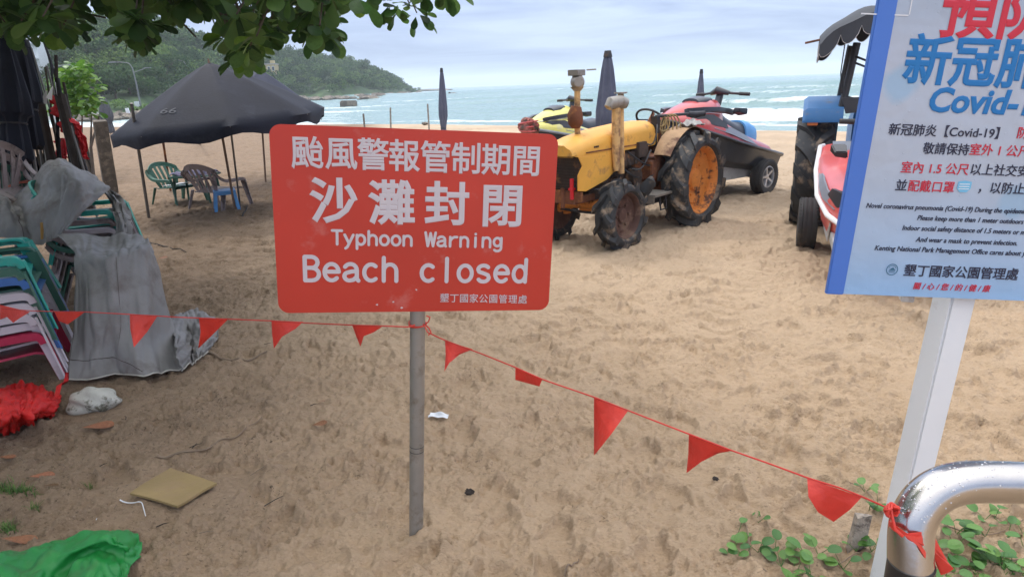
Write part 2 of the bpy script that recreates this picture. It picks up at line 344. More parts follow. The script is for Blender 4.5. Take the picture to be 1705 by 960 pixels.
# tyre marks leading away from the tractors
cA = fftnoise(1024, CELL, .017, .075, 1.6, 41); cB = fftnoise(901, CELL, .035, .16, 1.8, 43); cM = fftnoise(811, CELL, .18, 1.3, 2, 47)
cl_ = np.clip(tile(cM)*.55+.7, .08, 1.5)     # churned here, trodden smooth there
HM += (np.abs(tile(cA, 7, 5)).clip(0, 1.7)-.8)*.0036*cl_ + (np.abs(tile(cB)).clip(0, 1.8)-.8)*.0062*cl_ + tile(cA)*.0022*cl_
for (cx_, cy_, sx_, sy_) in ((-1.46, 2.44, .26, .2), (-2.26, 3.23, .2, .15)): X = RX0+np.arange(NX)*CELL; Y = (RY0+np.arange(NY)*CELL)[:, None]; HM *= 1-.8*np.exp(-(((X-cx_)/sx_)**2+((Y-cy_)/sy_)**2)**2)
for (cx_, cy_, sg_, am_) in ((-.39, 2.09, .075, .03), (1.0, 1.95, .05, .015), (1.15, 6.6, .25, .03), (2.1, 7.4, .3, .035), (2.8, 6.1, .2, .03), (3.55, 9.3, .2, .03)):   # sand heaped round posts and wheels
    X = RX0+np.arange(NX)*CELL; Y = (RY0+np.arange(NY)*CELL)[:, None]; HM += am_*np.exp(-((X-cx_)**2+(Y-cy_)**2)/(2*sg_**2))*(1+.3*N3T)
for (x0, y0, x1, y1) in ((2.4, 7.4, 5.6, 10.6), (1.2, 6.6, -1.2, 5.0), (3.3, 9.2, 6.8, 12.4), (2.7, 6.1, 1.2, 3.9)):
    L_ = math.hypot(x1-x0, y1-y0); ux, uy = (x1-x0)/L_, (y1-y0)/L_
    X = RX0+np.arange(NX)*CELL; Y = (RY0+np.arange(NY)*CELL)[:, None]
    t = (X-x0)*ux+(Y-y0)*uy; s = -(X-x0)*uy+(Y-y0)*ux+.12*np.sin(t*1.3)
    m = ((t > 0) & (t < L_))*np.exp(-(s/.13)**4); HM = HM*(1-.5*m) - m*(.018+.012*np.sign(np.sin(t*34+np.abs(s)*16)))
SHORE = np.array([[-200, 150], [-60, 62], [-40, 50], [-25, 43.5], [-12, 37.5], [-4, 32.5], [3, 26], [8.5, 20.6], [14, 16.5], [30, 4], [60, -20], [300, -200]], float)
def shore_s(x, y):                          # distance seaward of the waterline (positive in the sea)
    ys = np.interp(x, SHORE[:, 0], SHORE[:, 1]); sl = np.interp(x, [-200, -25, -4, 5, 60], [-.6, -.45, -.75, -.9, -.85])
    return (y-ys)/np.sqrt(1+sl*sl)
big = fftnoise(512, .25, 1.2, 9, 2, 9)
def bigs(x, y): return big[(np.asarray(y/.25).astype(int)) % 512, (np.asarray(x/.25).astype(int)) % 512]
med = fftnoise(1024, .02, .09, .5, 2, 12)
def meds(x, y):
    fx, fy = x/.02, y/.02; i = np.floor(fx).astype(int); j = np.floor(fy).astype(int); a = fx-i; b = fy-j
    g = lambda jj, ii: med[jj % 1024, ii % 1024]
    return (g(j, i)*(1-a)+g(j, i+1)*a)*(1-b)+(g(j+1, i)*(1-a)+g(j+1, i+1)*a)*b
def sand_h(x, y):
    x = np.asarray(x, float); y = np.asarray(y, float)
    fx = (x-RX0)/CELL; fy = (y-RY0)/CELL; ins = (fx > 2) & (fy > 2) & (fx < NX-3) & (fy < NY-3)
    i = np.clip(fx.astype(int), 0, NX-2); j = np.clip(fy.astype(int), 0, NY-2); a = fx-i; b = fy-j
    h = (HM[j, i]*(1-a)+HM[j, i+1]*a)*(1-b)+(HM[j+1, i]*(1-a)+HM[j+1, i+1]*a)*b
    edge = np.clip(np.minimum.reduce([fx*CELL, (NX-fx)*CELL, (NY-fy)*CELL])/1.2, 0, 1)*ins
    out = meds(x, y)*.010 + meds(x*.31+3, y*.31)*.016
    h = np.where(ins, h, 0)*edge + out*(1-edge)
    s = shore_s(x, y)
    h = h*np.clip((-s)/3.0+.15, .1, 1)
    return h + np.where(s > -1.5, -.035*(s+1.5)-.004*np.clip(s, 0, 40)**1.4, 0)
def gz(x, y): return float(sand_h(np.array([x]), np.array([y]))[0])
th = np.concatenate([np.linspace(-180, -52, 60, endpoint=False), np.linspace(-52, 46, 900, endpoint=False), np.linspace(46, 180, 60, endpoint=False)])
rr = np.concatenate([[.02, .2, .4, .6], np.geomspace(.75, 16, 900), np.geomspace(16.1, 34, 90), np.geomspace(35, 140, 40)])
TH, RR = np.meshgrid(np.radians(th), rr); X = RR*np.sin(TH); Y = RR*np.cos(TH); Z = sand_h(X.ravel(), Y.ravel()).reshape(X.shape)
Z = np.where(RR > 60, np.minimum(Z, np.where(shore_s(X, Y) < 0, Z, -1)), Z)
nr, na = X.shape; idx = np.arange(nr*na).reshape(nr, na); nx_ = np.roll(idx, -1, axis=1)
fq = np.stack([idx[:-1], nx_[:-1], nx_[1:], idx[1:]], -1).reshape(-1, 4)
sm = npmesh('sand', np.stack([X, Y, Z], -1).reshape(-1, 3), fq)
def sand_material():
    m = bpy.data.materials.new('beach_sand'); m.use_nodes = True; n = m.node_tree.nodes; l = m.node_tree.links; b = n['Principled BSDF']
    b.inputs['Roughness'].default_value = .92; b.inputs['Specular IOR Level'].default_value = .25
    g = n.new('ShaderNodeNewGeometry'); P_ = g.outputs['Position']
    def noise(sc, det=6, ro=.55, w=None):
        q = n.new('ShaderNodeTexNoise'); q.inputs['Scale'].default_value = sc; q.inputs['Detail'].default_value = det; q.inputs['Roughness'].default_value = ro; l.new(w or P_, q.inputs[0]); return q.outputs[0]
    def mr(x, a, b_, c=0, d=1):
        q = n.new('ShaderNodeMapRange'); q.inputs[1].default_value = a; q.inputs[2].default_value = b_; q.inputs[3].default_value = c; q.inputs[4].default_value = d; l.new(x, q.inputs[0]); return q.outputs[0]
    def mix(f, a, b_):
        q = n.new('ShaderNodeMix'); q.data_type = 'RGBA'; l.new(f, q.inputs[0])
        for s_, k in ((a, 6), (b_, 7)):
            if isinstance(s_, tuple): q.inputs[k].default_value = (*s_, 1)
            else: l.new(s_, q.inputs[k])
        return q.outputs[2]
    def mth(op, a, b_):
        q = n.new('ShaderNodeMath'); q.operation = op
        for k, s_ in enumerate((a, b_)):
            if isinstance(s_, (int, float)): q.inputs[k].default_value = s_
            else: l.new(s_, q.inputs[k])
        return q.outputs[0]
    dry = mix(noise(1.3), (.45, .335, .225), (.60, .465, .33))
    dry = mix(mr(noise(.35, 4), .42, .6), dry, (.43, .325, .225))
    damp = mix(noise(2.2), (.41, .29, .18), (.55, .40, .265))
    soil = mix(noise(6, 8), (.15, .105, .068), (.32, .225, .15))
    s = n.new('ShaderNodeSeparateXYZ'); l.new(P_, s.inputs[0])
    # damp trampled belt near the path, drier sand seaward, dark litter soil under the tree with some tree shade in its colour
    near = mr(mth('ADD', s.outputs[1], mth('MULTIPLY', noise(.8, 5), 3.0)), 4.2, 9.5)
    c = mix(near, damp, dry)
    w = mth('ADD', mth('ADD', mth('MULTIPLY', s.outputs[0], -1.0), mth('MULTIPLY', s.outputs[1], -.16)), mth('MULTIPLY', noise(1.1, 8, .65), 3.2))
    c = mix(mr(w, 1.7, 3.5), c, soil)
    c = mix(mr(noise(34, 9, .78), .57, .68, 0, .45), c, (.13, .088, .055))
    c = mix(mr(noise(160, 3, .6), .6, .75, 0, .5), c, (.55, .44, .33))
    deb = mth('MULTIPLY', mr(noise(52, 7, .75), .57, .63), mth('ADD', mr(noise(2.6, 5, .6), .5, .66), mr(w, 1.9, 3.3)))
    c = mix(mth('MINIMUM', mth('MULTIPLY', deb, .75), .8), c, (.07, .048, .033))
    l.new(c, b.inputs['Base Color'])
    st = n.new('ShaderNodeMapping'); st.inputs['Scale'].default_value = (1, 1.6, 1); l.new(P_, st.inputs[0])
    b1 = n.new('ShaderNodeBump'); rg1 = mth('ABSOLUTE', mth('SUBTRACT', noise(46, 5, .6, st.outputs[0]), .5), 0); b1.inputs['Strength'].default_value = 1; b1.inputs['Distance'].default_value = .012; rg1 = mth('ADD', mth('MULTIPLY', rg1, .6), noise(60, 6, .7, st.outputs[0])); l.new(rg1, b1.inputs['Height'])
    b2 = n.new('ShaderNodeBump'); rg2 = mth('ABSOLUTE', mth('SUBTRACT', noise(13, 6, .62, st.outputs[0]), .5), 0); b2.inputs['Strength'].default_value = 1; b2.inputs['Distance'].default_value = .032; l.new(rg2, b2.inputs['Height']); l.new(b1.outputs[0], b2.inputs['Normal'])
    l.new(b2.outputs[0], b.inputs['Normal']); return m
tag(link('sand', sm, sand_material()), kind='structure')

# ================================================================ sea
th = np.concatenate([np.linspace(-180, -50, 50, endpoint=False), np.linspace(-50, 46, 520, endpoint=False), np.linspace(46, 180, 50, endpoint=False)])
rr = np.concatenate([[2], np.geomspace(13, 110, 420), np.geomspace(111, 3200, 130)])
TH, RR = np.meshgrid(np.radians(th), rr); X = RR*np.sin(TH); Y = RR*np.cos(TH); s = shore_s(X, Y)
wob = bigs(X*.25, Y*.25)*1.2 + .9*np.sin(X*.11)
def crest(s0, w, a, x0=-999, x1=999, soft=8):
    q = s-s0-wob; w_ = np.where(q > 0, w*1.9, w); e = 1/(1+np.exp(-(X-x0)/soft))/(1+np.exp((X-x1)/soft))
    return a*np.exp(-(q/w_)**2)*e
Zs = np.zeros_like(X)
br = [crest(3.0, .45, .07), crest(6.5, .7, .42, 6, 90, 2.0), crest(12, 1.2, .10, -6), crest(17.5, 1.5, .60, 8, 300, 5), crest(30, 2.2, .60, 2, 400, 8), crest(47, 3., .70, 0, 600, 12), crest(75, 4.5, .8, -20), crest(110, 6, .8), crest(20, 2, .12, -60, 2, 6), crest(35, 2.4, .14, -60, 4, 6)]
for b_ in br: Zs += b_
cho = fftnoise(512, .12, .35, 2.5, 2.2, 21)
Zs += cho[((Y/.12).astype(int)) % 512, ((X/.12).astype(int)) % 512]*.016*np.clip(s/8, 0, 1)*np.clip(140/RR, 0, 1)
Zs *= np.clip(s/3+.25, 0, 1)
Zs -= .075
foam = np.exp(-((s-.3)/.5)**2)*.42 + np.exp(-((s-2.6-wob*.4)/.5)**2)*.42
q = s-5.6-wob; foam += np.exp(-(q/.8)**2)*1.1/(1+np.exp(-(X-6.5)/1.2))*(.55+.6*np.sin(X*.7+1))
foam += np.clip(1-np.abs(s-4)/9, 0, 1)*.10 + np.clip((-X-6)/20, 0, .36)*np.clip(1-s/60, 0, 1)
for s0_, a_ in ((17.5, .40), (30, .30), (47, .28), (75, .28)): q = s-s0_-wob+.8; foam += np.exp(-(q/(.5+s0_*.02))**2)*a_*(.6+.7*np.sin(X*.16+s0_))
foam += .8*np.exp(-((X+40)/16)**2-((Y-300)/9)**2)
foam = np.where(s < 0, .4, foam)
nr, na = X.shape; idx = np.arange(nr*na).reshape(nr, na); nx_ = np.roll(idx, -1, axis=1)
fq = np.stack([idx[:-1], nx_[:-1], nx_[1:], idx[1:]], -1).reshape(-1, 4)
keep = (s.ravel()[fq] > -4).any(1)
fq = fq[keep]; used = np.zeros(nr*na, bool); used[fq.ravel()] = 1; rm = np.cumsum(used)-1
sv = np.stack([X, Y, Zs], -1).reshape(-1, 3)[used]
sea = npmesh('sea', sv, rm[fq]); at = sea.attributes.new('foam', 'FLOAT', 'POINT'); at.data.foreach_set('value', np.clip(foam, 0, .8).ravel()[used].astype(np.float32))
m = bpy.data.materials.new('sea_water'); m.use_nodes = True; n = m.node_tree.nodes; l = m.node_tree.links; b = n['Principled BSDF']
g = n.new('ShaderNodeNewGeometry'); mp = n.new('ShaderNodeMapping'); mp.inputs['Rotation'].default_value = (0, 0, .55); mp.inputs['Scale'].default_value = (.35, 1, 1); l.new(g.outputs['Position'], mp.inputs[0])
n1_ = n.new('ShaderNodeTexNoise'); n1_.inputs['Scale'].default_value = .11; n1_.inputs['Detail'].default_value = 6; l.new(mp.outputs[0], n1_.inputs[0])
rp = n.new('ShaderNodeMix'); rp.data_type = 'RGBA'; l.new(n1_.outputs[0], rp.inputs[0]); rp.inputs[6].default_value = (.12, .235, .235, 1); rp.inputs[7].default_value = (.26, .36, .355, 1)
at_ = n.new('ShaderNodeAttribute'); at_.attribute_name = 'foam'
n2_ = n.new('ShaderNodeTexNoise'); n2_.inputs['Scale'].default_value = 1.6; n2_.inputs['Detail'].default_value = 9; n2_.inputs['Roughness'].default_value = .7; l.new(mp.outputs[0], n2_.inputs[0])
ad = n.new('ShaderNodeMath'); ad.operation = 'ADD'; l.new(at_.outputs['Fac'], ad.inputs[0]); l.new(n2_.outputs[0], ad.inputs[1])
fr = n.new('ShaderNodeMapRange'); fr.inputs[1].default_value = .80; fr.inputs[2].default_value = 1.1; l.new(ad.outputs[0], fr.inputs[0])
fm = n.new('ShaderNodeMix'); fm.data_type = 'RGBA'; l.new(fr.outputs[0], fm.inputs[0]); l.new(rp.outputs[2], fm.inputs[6]); fm.inputs[7].default_value = (.8, .83, .83, 1); l.new(fm.outputs[2], b.inputs['Base Color'])
ro = n.new('ShaderNodeMapRange'); ro.inputs[3].default_value = .22; ro.inputs[4].default_value = .9; l.new(fr.outputs[0], ro.inputs[0]); l.new(ro.outputs[0], b.inputs['Roughness'])
n3_ = n.new('ShaderNodeTexNoise'); n3_.inputs['Scale'].default_value = 2.2; n3_.inputs['Detail'].default_value = 8; n3_.inputs['Roughness'].default_value = .62; l.new(mp.outputs[0], n3_.inputs[0])
bp = n.new('ShaderNodeBump'); bp.inputs['Strength'].default_value = .75; bp.inputs['Distance'].default_value = .35; l.new(n3_.outputs[0], bp.inputs['Height']); l.new(bp.outputs[0], b.inputs['Normal'])
b.inputs['IOR'].default_value = 1.33
tag(link('sea', sea, m), kind='structure')

# ================================================================ headland terrain
def azim(px, py=150):
    r = ray(px, py); return math.atan2(r.x, r.y)
def hory(px): return 141.5-(px-852.5)*25/680
TB = []                                     # px, coast py, ridge py, ridge distance
for px_, cy_, ry_, rd_ in ((-400, 205, -5, 150), (-200, 203, 5, 155), (0, 201, 12, 160), (100, 198, 20, 165), (150, 196, 28, 170), (230, 191, 40, 180), (300, 183, 48, 190), (400, 170, 67, 210), (500, 165.5, 86, 235), (560, 164, 97, 255), (600, 161.5, 106, 275), (640, 158.5, 121, 300), (668, 155.5, 137, 320), (690, 153, 150.5, 335), (700, 152.2, 155, 340)):
    a = azim(px_, cy_); g_ = G(px_, cy_); dc = math.hypot(g_.x, g_.y)
    r_ = ray(px_, ry_); el = r_.z/math.hypot(r_.x, r_.y)
    tree_h = 3.6 if px_ < 640 else 2.4
    TB.append((a, dc, rd_, max(.2, CH+el*rd_-tree_h)))
TB = np.array([(-2.2, 70, 150, 18), (-1.5, 62, 150, 22)]+TB); 
tn = fftnoise(512, 2., 7, 60, 2, 31)
def tns(x, y):
    fx, fy = x/2., y/2.; i = np.floor(fx).astype(int); j = np.floor(fy).astype(int); a = fx-i; b = fy-j
    g = lambda jj, ii: tn[jj % 512, ii % 512]
    return (g(j, i)*(1-a)+g(j, i+1)*a)*(1-b)+(g(j+1, i)*(1-a)+g(j+1, i+1)*a)*b
def land_h(x, y):
    x = np.asarray(x, float); y = np.asarray(y, float); a = np.arctan2(x, y); r = np.hypot(x, y)
    dc = np.interp(a, TB[:, 0], TB[:, 1]); rd = np.interp(a, TB[:, 0], TB[:, 2]); hr = np.interp(a, TB[:, 0], TB[:, 3])
    flat = np.interp(a, [-.72, -.60, -.45], [.30, .22, 0.02])       # the road shelf near the beach
    t = np.clip((r-dc)/(np.maximum(rd-dc, 8)), -1, 1.6)
    up = np.clip((t-flat)/(1-flat), 0, 1)
    h = 1.6*np.clip((r-dc)/9, -1, 1) + (hr-1.6)*(np.sin(up*math.pi/2)**1.15)
    h = np.where(t > 1, hr - (t-1)*hr*.25, h)
    h = h + tns(x, y)*.9*np.clip(up*4, 0, 1)*np.clip(2-t*1.0, .3, 1)*np.clip(hr/8, 0, 1)
    return np.where(r < dc, -.05-(dc-r)*.15, h)
aa = np.linspace(-2.1, azim(704), 420); tt = np.concatenate([[-.12, -.05], np.linspace(0, .3, 34), np.linspace(.31, 1.25, 90)])
A_, T_ = np.meshgrid(aa, tt); dc = np.interp(A_, TB[:, 0], TB[:, 1]); rd = np.interp(A_, TB[:, 0], TB[:, 2])
Rg = dc+T_*(np.maximum(rd-dc, 8)); X = Rg*np.sin(A_); Y = Rg*np.cos(A_); Z = land_h(X.ravel(), Y.ravel()).reshape(X.shape)
nr, na = X.shape; idx = np.arange(nr*na).reshape(nr, na)
fq = np.stack([idx[:-1, :-1], idx[:-1, 1:], idx[1:, 1:], idx[1:, :-1]], -1).reshape(-1, 4)
tag(link('hillside', npmesh('hillside', np.stack([X, Y, Z], -1).reshape(-1, 3), fq), M['hill_soil']), kind='structure')

def leaf_cloud(n, rx, rz, size, rng, lobes=9, flat=.25):
    """small quads over lumpy clusters inside a crown; returns verts, faces"""
    cs = rng.normal(size=(lobes, 3)); cs /= np.linalg.norm(cs, axis=1)[:, None]; cs *= rng.uniform(.25, .75, (lobes, 1)); cs[:, 2] = np.abs(cs[:, 2])*.9-.1
    cr_ = rng.uniform(.28, .5, lobes); k = rng.integers(0, lobes, n)
    d = rng.normal(size=(n, 3)); d /= np.linalg.norm(d, axis=1)[:, None]; d[:, 2] = np.where(rng.random(n) < .6, np.abs(d[:, 2]), d[:, 2])
    c = cs[k]+d*cr_[k][:, None]*rng.uniform(.75, 1.05, (n, 1)); c *= np.array([rx, rx, rz])
    nn = d + rng.normal(size=(n, 3))*.55; nn /= np.linalg.norm(nn, axis=1)[:, None]
    t = np.cross(nn, rng.normal(size=(n, 3))); t /= np.linalg.norm(t, axis=1)[:, None]; b = np.cross(nn, t)
    sz = size*rng.uniform(.5, 1.2, (n, 1)); t = t*sz; b = b*sz*.62
    v = np.stack([c-t, c+b*.8, c+t, c-b*.8], 1)
    return v.reshape(-1, 3), np.arange(n*4).reshape(n, 4)
rg = np.random.default_rng(77)
PROT = [leaf_cloud(420, 1, .85, .10, rg, 9) for _ in range(6)]
FAR = [leaf_cloud(220, 1, .9, .13, rg, 7) for _ in range(5)]
vs, fs, off = [], [], 0; tint = []
cnt = 0
while cnt < 2900:
    a = rg.uniform(-.80, azim(699)) if rg.random() < .93 else rg.uniform(-1.3, -.8)
    dc_ = np.interp(a, TB[:, 0], TB[:, 1]); rd_ = np.interp(a, TB[:, 0], TB[:, 2])
    t = rg.random()**.85*1.06; fl = np.interp(a, [-.72, -.60, -.45], [.30, .22, 0.03])
    if t < fl: continue
    r = dc_+t*(rd_-dc_); x, y = r*math.sin(a), r*math.cos(a); z = float(land_h(np.array([x]), np.array([y]))[0])
    rad = rg.uniform(1.5, 3.4)*(1 if r > 110 else .8)
    if rd_ > 318: rad *= .6
    v, f = (PROT if r < 150 else FAR)[rg.integers(0, 5)]
    an = rg.uniform(0, 6.28); ca, sa = math.cos(an), math.sin(an)
    hh = rad*rg.uniform(.6, 1.1)
    w = np.stack([(v[:, 0]*ca-v[:, 1]*sa)*rad+x, (v[:, 0]*sa+v[:, 1]*ca)*rad+y, v[:, 2]*hh+z+hh*.45+rg.uniform(0, .8)], 1)
    vs.append(w); fs.append(f+off); off += len(w); cnt += 1; tint.append(np.full(len(w), rg.random()))
fo_ = npmesh('forest', np.concatenate(vs), np.concatenate(fs), False); at = fo_.attributes.new('tint', 'FLOAT', 'POINT'); at.data.foreach_set('value', np.concatenate(tint).astype(np.float32))
FM = M['forest'].copy(); fn_, fl_ = FM.node_tree.nodes, FM.node_tree.links; ta = fn_.new('ShaderNodeAttribute'); ta.attribute_name = 'tint'; tr_ = fn_.new('ShaderNodeValToRGB'); fl_.new(ta.outputs['Fac'], tr_.inputs[0])
tr_.color_ramp.elements[0].color = (.025, .06, .022, 1); tr_.color_ramp.elements[1].color = (.12, .20, .05, 1); e_ = tr_.color_ramp.elements.new(.6); e_.color = (.06, .115, .04, 1)
for hs_ in [q for q in fn_ if q.type == 'HUE_SAT']: fl_.new(tr_.outputs[0], hs_.inputs['Color'])
tag(link('forest', fo_, FM), 'dense green scrub forest covering the whole hazy headland slope', 'forest', kind='stuff')
# ================================================================ lettering helpers
def text_mesh(chars):
    """chars: list of (string, x, y, size, offset, shear, anchor) in sign space -> verts, faces (flat, z=0)"""
    VS, FS = [], []
    for ci, (t, x, y, sx, sy, off_, shear, al) in enumerate(chars):
        c = bpy.data.curves.new('txt', 'FONT'); c.body = t; c.bevel_depth = off_*1.15; c.bevel_resolution = 0; c.shear = shear; c.align_x = al; c.resolution_u = 3
        o = bpy.data.objects.new('txt', c); COL.objects.link(o)
        dg = bpy.context.evaluated_depsgraph_get(); me = bpy.data.meshes.new_from_object(o.evaluated_get(dg))
        k = len(VS); VS += [(v.co.x*sx+x, v.co.y*sy+y, v.co.z/max(off_, 1e-4)*.0006+.00002*ci) for v in me.vertices]; FS += [tuple(i+k for i in p.vertices) for p in me.polygons]
        bpy.data.objects.remove(o); bpy.data.curves.remove(c); bpy.data.meshes.remove(me)
    return VS, FS
def text_obj(name, chars, mt, parent, Mx, z=.0012):
    v, f = text_mesh(chars); b = MB(); b.add([(a, c, z+e) for a, c, e in v], f, Mx)
    me = bpy.data.meshes.new(name); me.from_pydata(b.v, [], b.f); me.update()
    return link(name, me, mt, parent)
def plane_frame(o, u, v):
    u = u.normalized(); n = u.cross(v).normalized(); v = n.cross(u).normalized()
    return Matrix(((u.x, v.x, n.x, o.x), (u.y, v.y, n.y, o.y), (u.z, v.z, n.z, o.z), (0, 0, 0, 1)))
def on_plane(Mx, px, py):
    r = ray(px, py); n = Mx.col[2].to_3d(); o = Mx.col[3].to_3d(); t = (o-CAM).dot(n)/r.dot(n); w = Mx.inverted() @ (CAM+r*t); return w.x, w.y
def arc(cx, cy, rx, ry, a0, a1, n=10):
    return [(cx+rx*math.cos(R_(a0+(a1-a0)*i/n)), cy+ry*math.sin(R_(a0+(a1-a0)*i/n))) for i in range(n+1)]
# rounded monoline alphabet, cell 1 wide, x-height 1.02, caps 1.42
GL = {
 'T': [[(.1, 1.42), (.9, 1.42)], [(.5, 1.42), (.5, 0)]],
 'y': [[(.14, 1.0), (.5, .1)], [(.86, 1.0), (.5, .1), (.36, -.25), (.2, -.4)]],
 'p': [[(.17, 1.0), (.17, -.42)], arc(.5, .51, .34, .5, 180, -180, 18)],
 'h': [[(.17, 1.42), (.17, 0)], [(.17, .6)]+arc(.5, .62, .33, .4, 160, 0, 8)+[(.83, 0)]],
 'o': [arc(.5, .51, .36, .5, 0, 360, 20)],
 'n': [[(.17, 1.0), (.17, 0)], [(.17, .6)]+arc(.5, .62, .33, .4, 160, 0, 8)+[(.83, 0)]],
 'W': [[(.06, 1.42), (.27, 0), (.5, 1.35), (.73, 0), (.94, 1.42)]],
 'a': [arc(.46, .66, .32, .36, 150, 0, 8)+[(.78, .1), (.86, 0)], [(.78, .6), (.5, .56), (.26, .48)]+arc(.4, .27, .26, .26, 140, 270, 6)+[(.6, .05), (.78, .25)]],
 'r': [[(.24, 1.0), (.24, 0)], [(.24, .55), (.38, .85), (.6, 1.0), (.84, 1.0)]],
 'i': [[(.5, 1.0), (.5, 0)], [(.5, 1.36), (.5, 1.38)]],
 'g': [arc(.48, .56, .32, .44, 0, 360, 18), [(.84, 1.0), (.84, 0)]+arc(.5, -.08, .34, .34, 0, -140, 8)],
 'B': [[(.16, 0), (.16, 1.42)], [(.16, 1.42), (.5, 1.42)]+arc(.5, 1.09, .3, .33, 90, -90, 8)+[(.16, .76)], [(.5, .76)]+arc(.5, .38, .36, .38, 90, -90, 8)+[(.16, 0)]],
 'e': [[(.14, .54), (.86, .54)], [(.86, .54)]+arc(.5, .51, .36, .5, 5, 315, 16)],
 'c': [arc(.52, .51, .36, .5, 50, 310, 14)],
 'l': [[(.5, 1.42), (.5, 0)]],
 's': [arc(.5, .76, .3, .26, 35, 180, 8)+[(.26, .62), (.5, .53), (.74, .42)]+arc(.5, .26, .3, .26, 0, -150, 8)],
 'd': [[(.83, 1.42), (.83, 0)], arc(.5, .51, .34, .5, 0, 360, 18)],
}
def stroke_text(name, txt, p0, p1, cap, w, mt, parent, Mx, lift=.0012):
    """monoline text from p0 to p1 (left and right ends on the baseline)"""
    b = MB(); p0 = Vector(p0); p1 = Vector(p1); d = (p1-p0)/len(txt); e = d.length; d.normalize(); q = Vector((-d.y, d.x)); ys = cap/1.42; k = 0
    for i, ch in enumerate(txt):
        for st in GL.get(ch, []):
            pts = [p0+d*((i+x)*e)+q*(y*ys) for x, y in st]; z = lift+.00003*k; k += 1
            # outline of a round-ended ribbon
            for j in range(len(pts)-1):
                a, c = pts[j], pts[j+1]; t = (c-a); t = t.normalized() if t.length > 1e-9 else Vector((1, 0)); n_ = Vector((-t.y, t.x)); an = math.atan2(t.y, t.x); poly = []
                for s_ in range(7): al = an+math.pi/2+math.pi*s_/6; poly.append((a.x+w/2*math.cos(al), a.y+w/2*math.sin(al), z+.000004*j))
                for s_ in range(7): al = an-math.pi/2+math.pi*s_/6; poly.append((c.x+w/2*math.cos(al), c.y+w/2*math.sin(al), z+.000004*j))
                b.add(poly, [tuple(range(14))], Mx)
    me = bpy.data.meshes.new(name); me.from_pydata(b.v, [], b.f); me.update(); return link(name, me, mt, parent)
def rrect(w, h, r, n=8):
    o = []
    for cx, cy, a in ((w-r, r, -90), (w-r, h-r, 0), (r, h-r, 90), (r, r, 180)):
        o += [(cx+r*math.cos(R_(a+90*i/n)), cy+r*math.sin(R_(a+90*i/n))) for i in range(n+1)]
    return o

# ================================================================ red typhoon sign
c4 = [ray(*q) for q in ((447, 207), (930, 224.7), (913, 515.8), (464, 521))]
A3 = np.array([list(c4[1]), list(-c4[2]), list(c4[3])]).T; dd = np.linalg.solve(A3, np.array(list(c4[0]))); dd = [1, *dd]
pts = [c4[i]*dd[i] for i in range(4)]; wid = ((pts[1]-pts[0]).length+(pts[2]-pts[3]).length)/2; sc = .9/wid; pts = [CAM+p*sc for p in pts]
MS = plane_frame(pts[3], (pts[2]-pts[3])+(pts[1]-pts[0]), pts[0]-pts[3]); SH = .9/1.506
zin = gz(-.4, 2.1)
base = G(693, 890); sgn = empty('warning_sign', (base.x, base.y, base.z), 0, 'red rectangular warning sign with white Chinese and English lettering on a grey steel post', 'warning sign')
def under(o, root): o.parent = root; o.matrix_parent_inverse = root.matrix_basis.inverted(); return o
def root_fix(root):
    bpy.context.view_layer.update()
    inv = (Matrix.Translation(root.location) @ root.rotation_euler.to_matrix().to_4x4()).inverted()
    for k in [q for q in bpy.data.objects if q.parent == root]:
        if k.matrix_parent_inverse == Matrix.Identity(4): k.matrix_parent_inverse = inv
pm = MB().prism(rrect(.9, SH, .035), MS @ Matrix.Translation((0, 0, -.004)), .004)
panel = pm.build('sign_panel', M['red_paint'], sgn, 30)
def sp_(x, y): return on_plane(MS, x, y)
r1 = []
for ch, px_, py_ in zip('颱風警報管制期間', (511.5, 568, 621.5, 673, 725.5, 776.5, 826.5, 876.5), (254.5, 256, 258, 260, 262.5, 264.5, 266.5, 268.5)):
    x, y = sp_(px_, py_); r1.append((ch, x, y-.048*.78, .1, .104, .015, 0, 'CENTER'))
r2 = []
for ch, px_, py_ in zip('沙灘封閉', (556, 652.5, 744.5, 836.5), (333.5, 337, 339, 342)):
    x, y = sp_(px_, py_); r2.append((ch, x, y-.148*.375, .148, .148, .022, 0, 'CENTER'))
r5 = []
for i, ch in enumerate('墾丁國家公園管理處'):
    x, y = sp_(740+i*16.25, 495.5+i*.3); r5.append((ch, x, y-.032*.38, .0325, .0325, .006, 0, 'CENTER'))
text_obj('chinese_lettering', r1, M['white_vinyl'], panel, MS); text_obj('chinese_lettering', r2, M['white_vinyl'], panel, MS); text_obj('office_name_lettering', r5, M['white_vinyl'], panel, MS)
a, b_ = sp_(551.5, 406.2), sp_(837, 411.5); a, b_ = Vector(a), Vector(b_); stroke_text('english_lettering', 'Typhoon', a, a.lerp(b_, 7/15), .0445, .0088, M['white_vinyl'], panel, MS); stroke_text('english_lettering', 'Warning', a.lerp(b_, 8/15), b_, .0445, .0088, M['white_vinyl'], panel, MS)
a, b_ = sp_(503, 466.3), sp_(879, 469); a, b_ = Vector(a), Vector(b_); stroke_text('english_lettering', 'Beach', a, a.lerp(b_, 5/12), .078, .0135, M['white_vinyl'], panel, MS); stroke_text('english_lettering', 'closed', a.lerp(b_, 6/12), b_, .078, .0135, M['white_vinyl'], panel, MS)
for px_, py_ in ((693, 482), (628, 507), (655, 502), (669, 512)):
    x, y = sp_(px_, py_); bb = MB(); bb.prism([(x+random.uniform(.6, 1.3)*.004*math.cos(k*.9), y+random.uniform(.5, 1.2)*.0035*math.sin(k*.9)) for k in range(7)], MS @ Matrix.Translation((0, 0, .0003)), .0006)
    bb.build('paint_chip', M['white_vinyl'], panel)
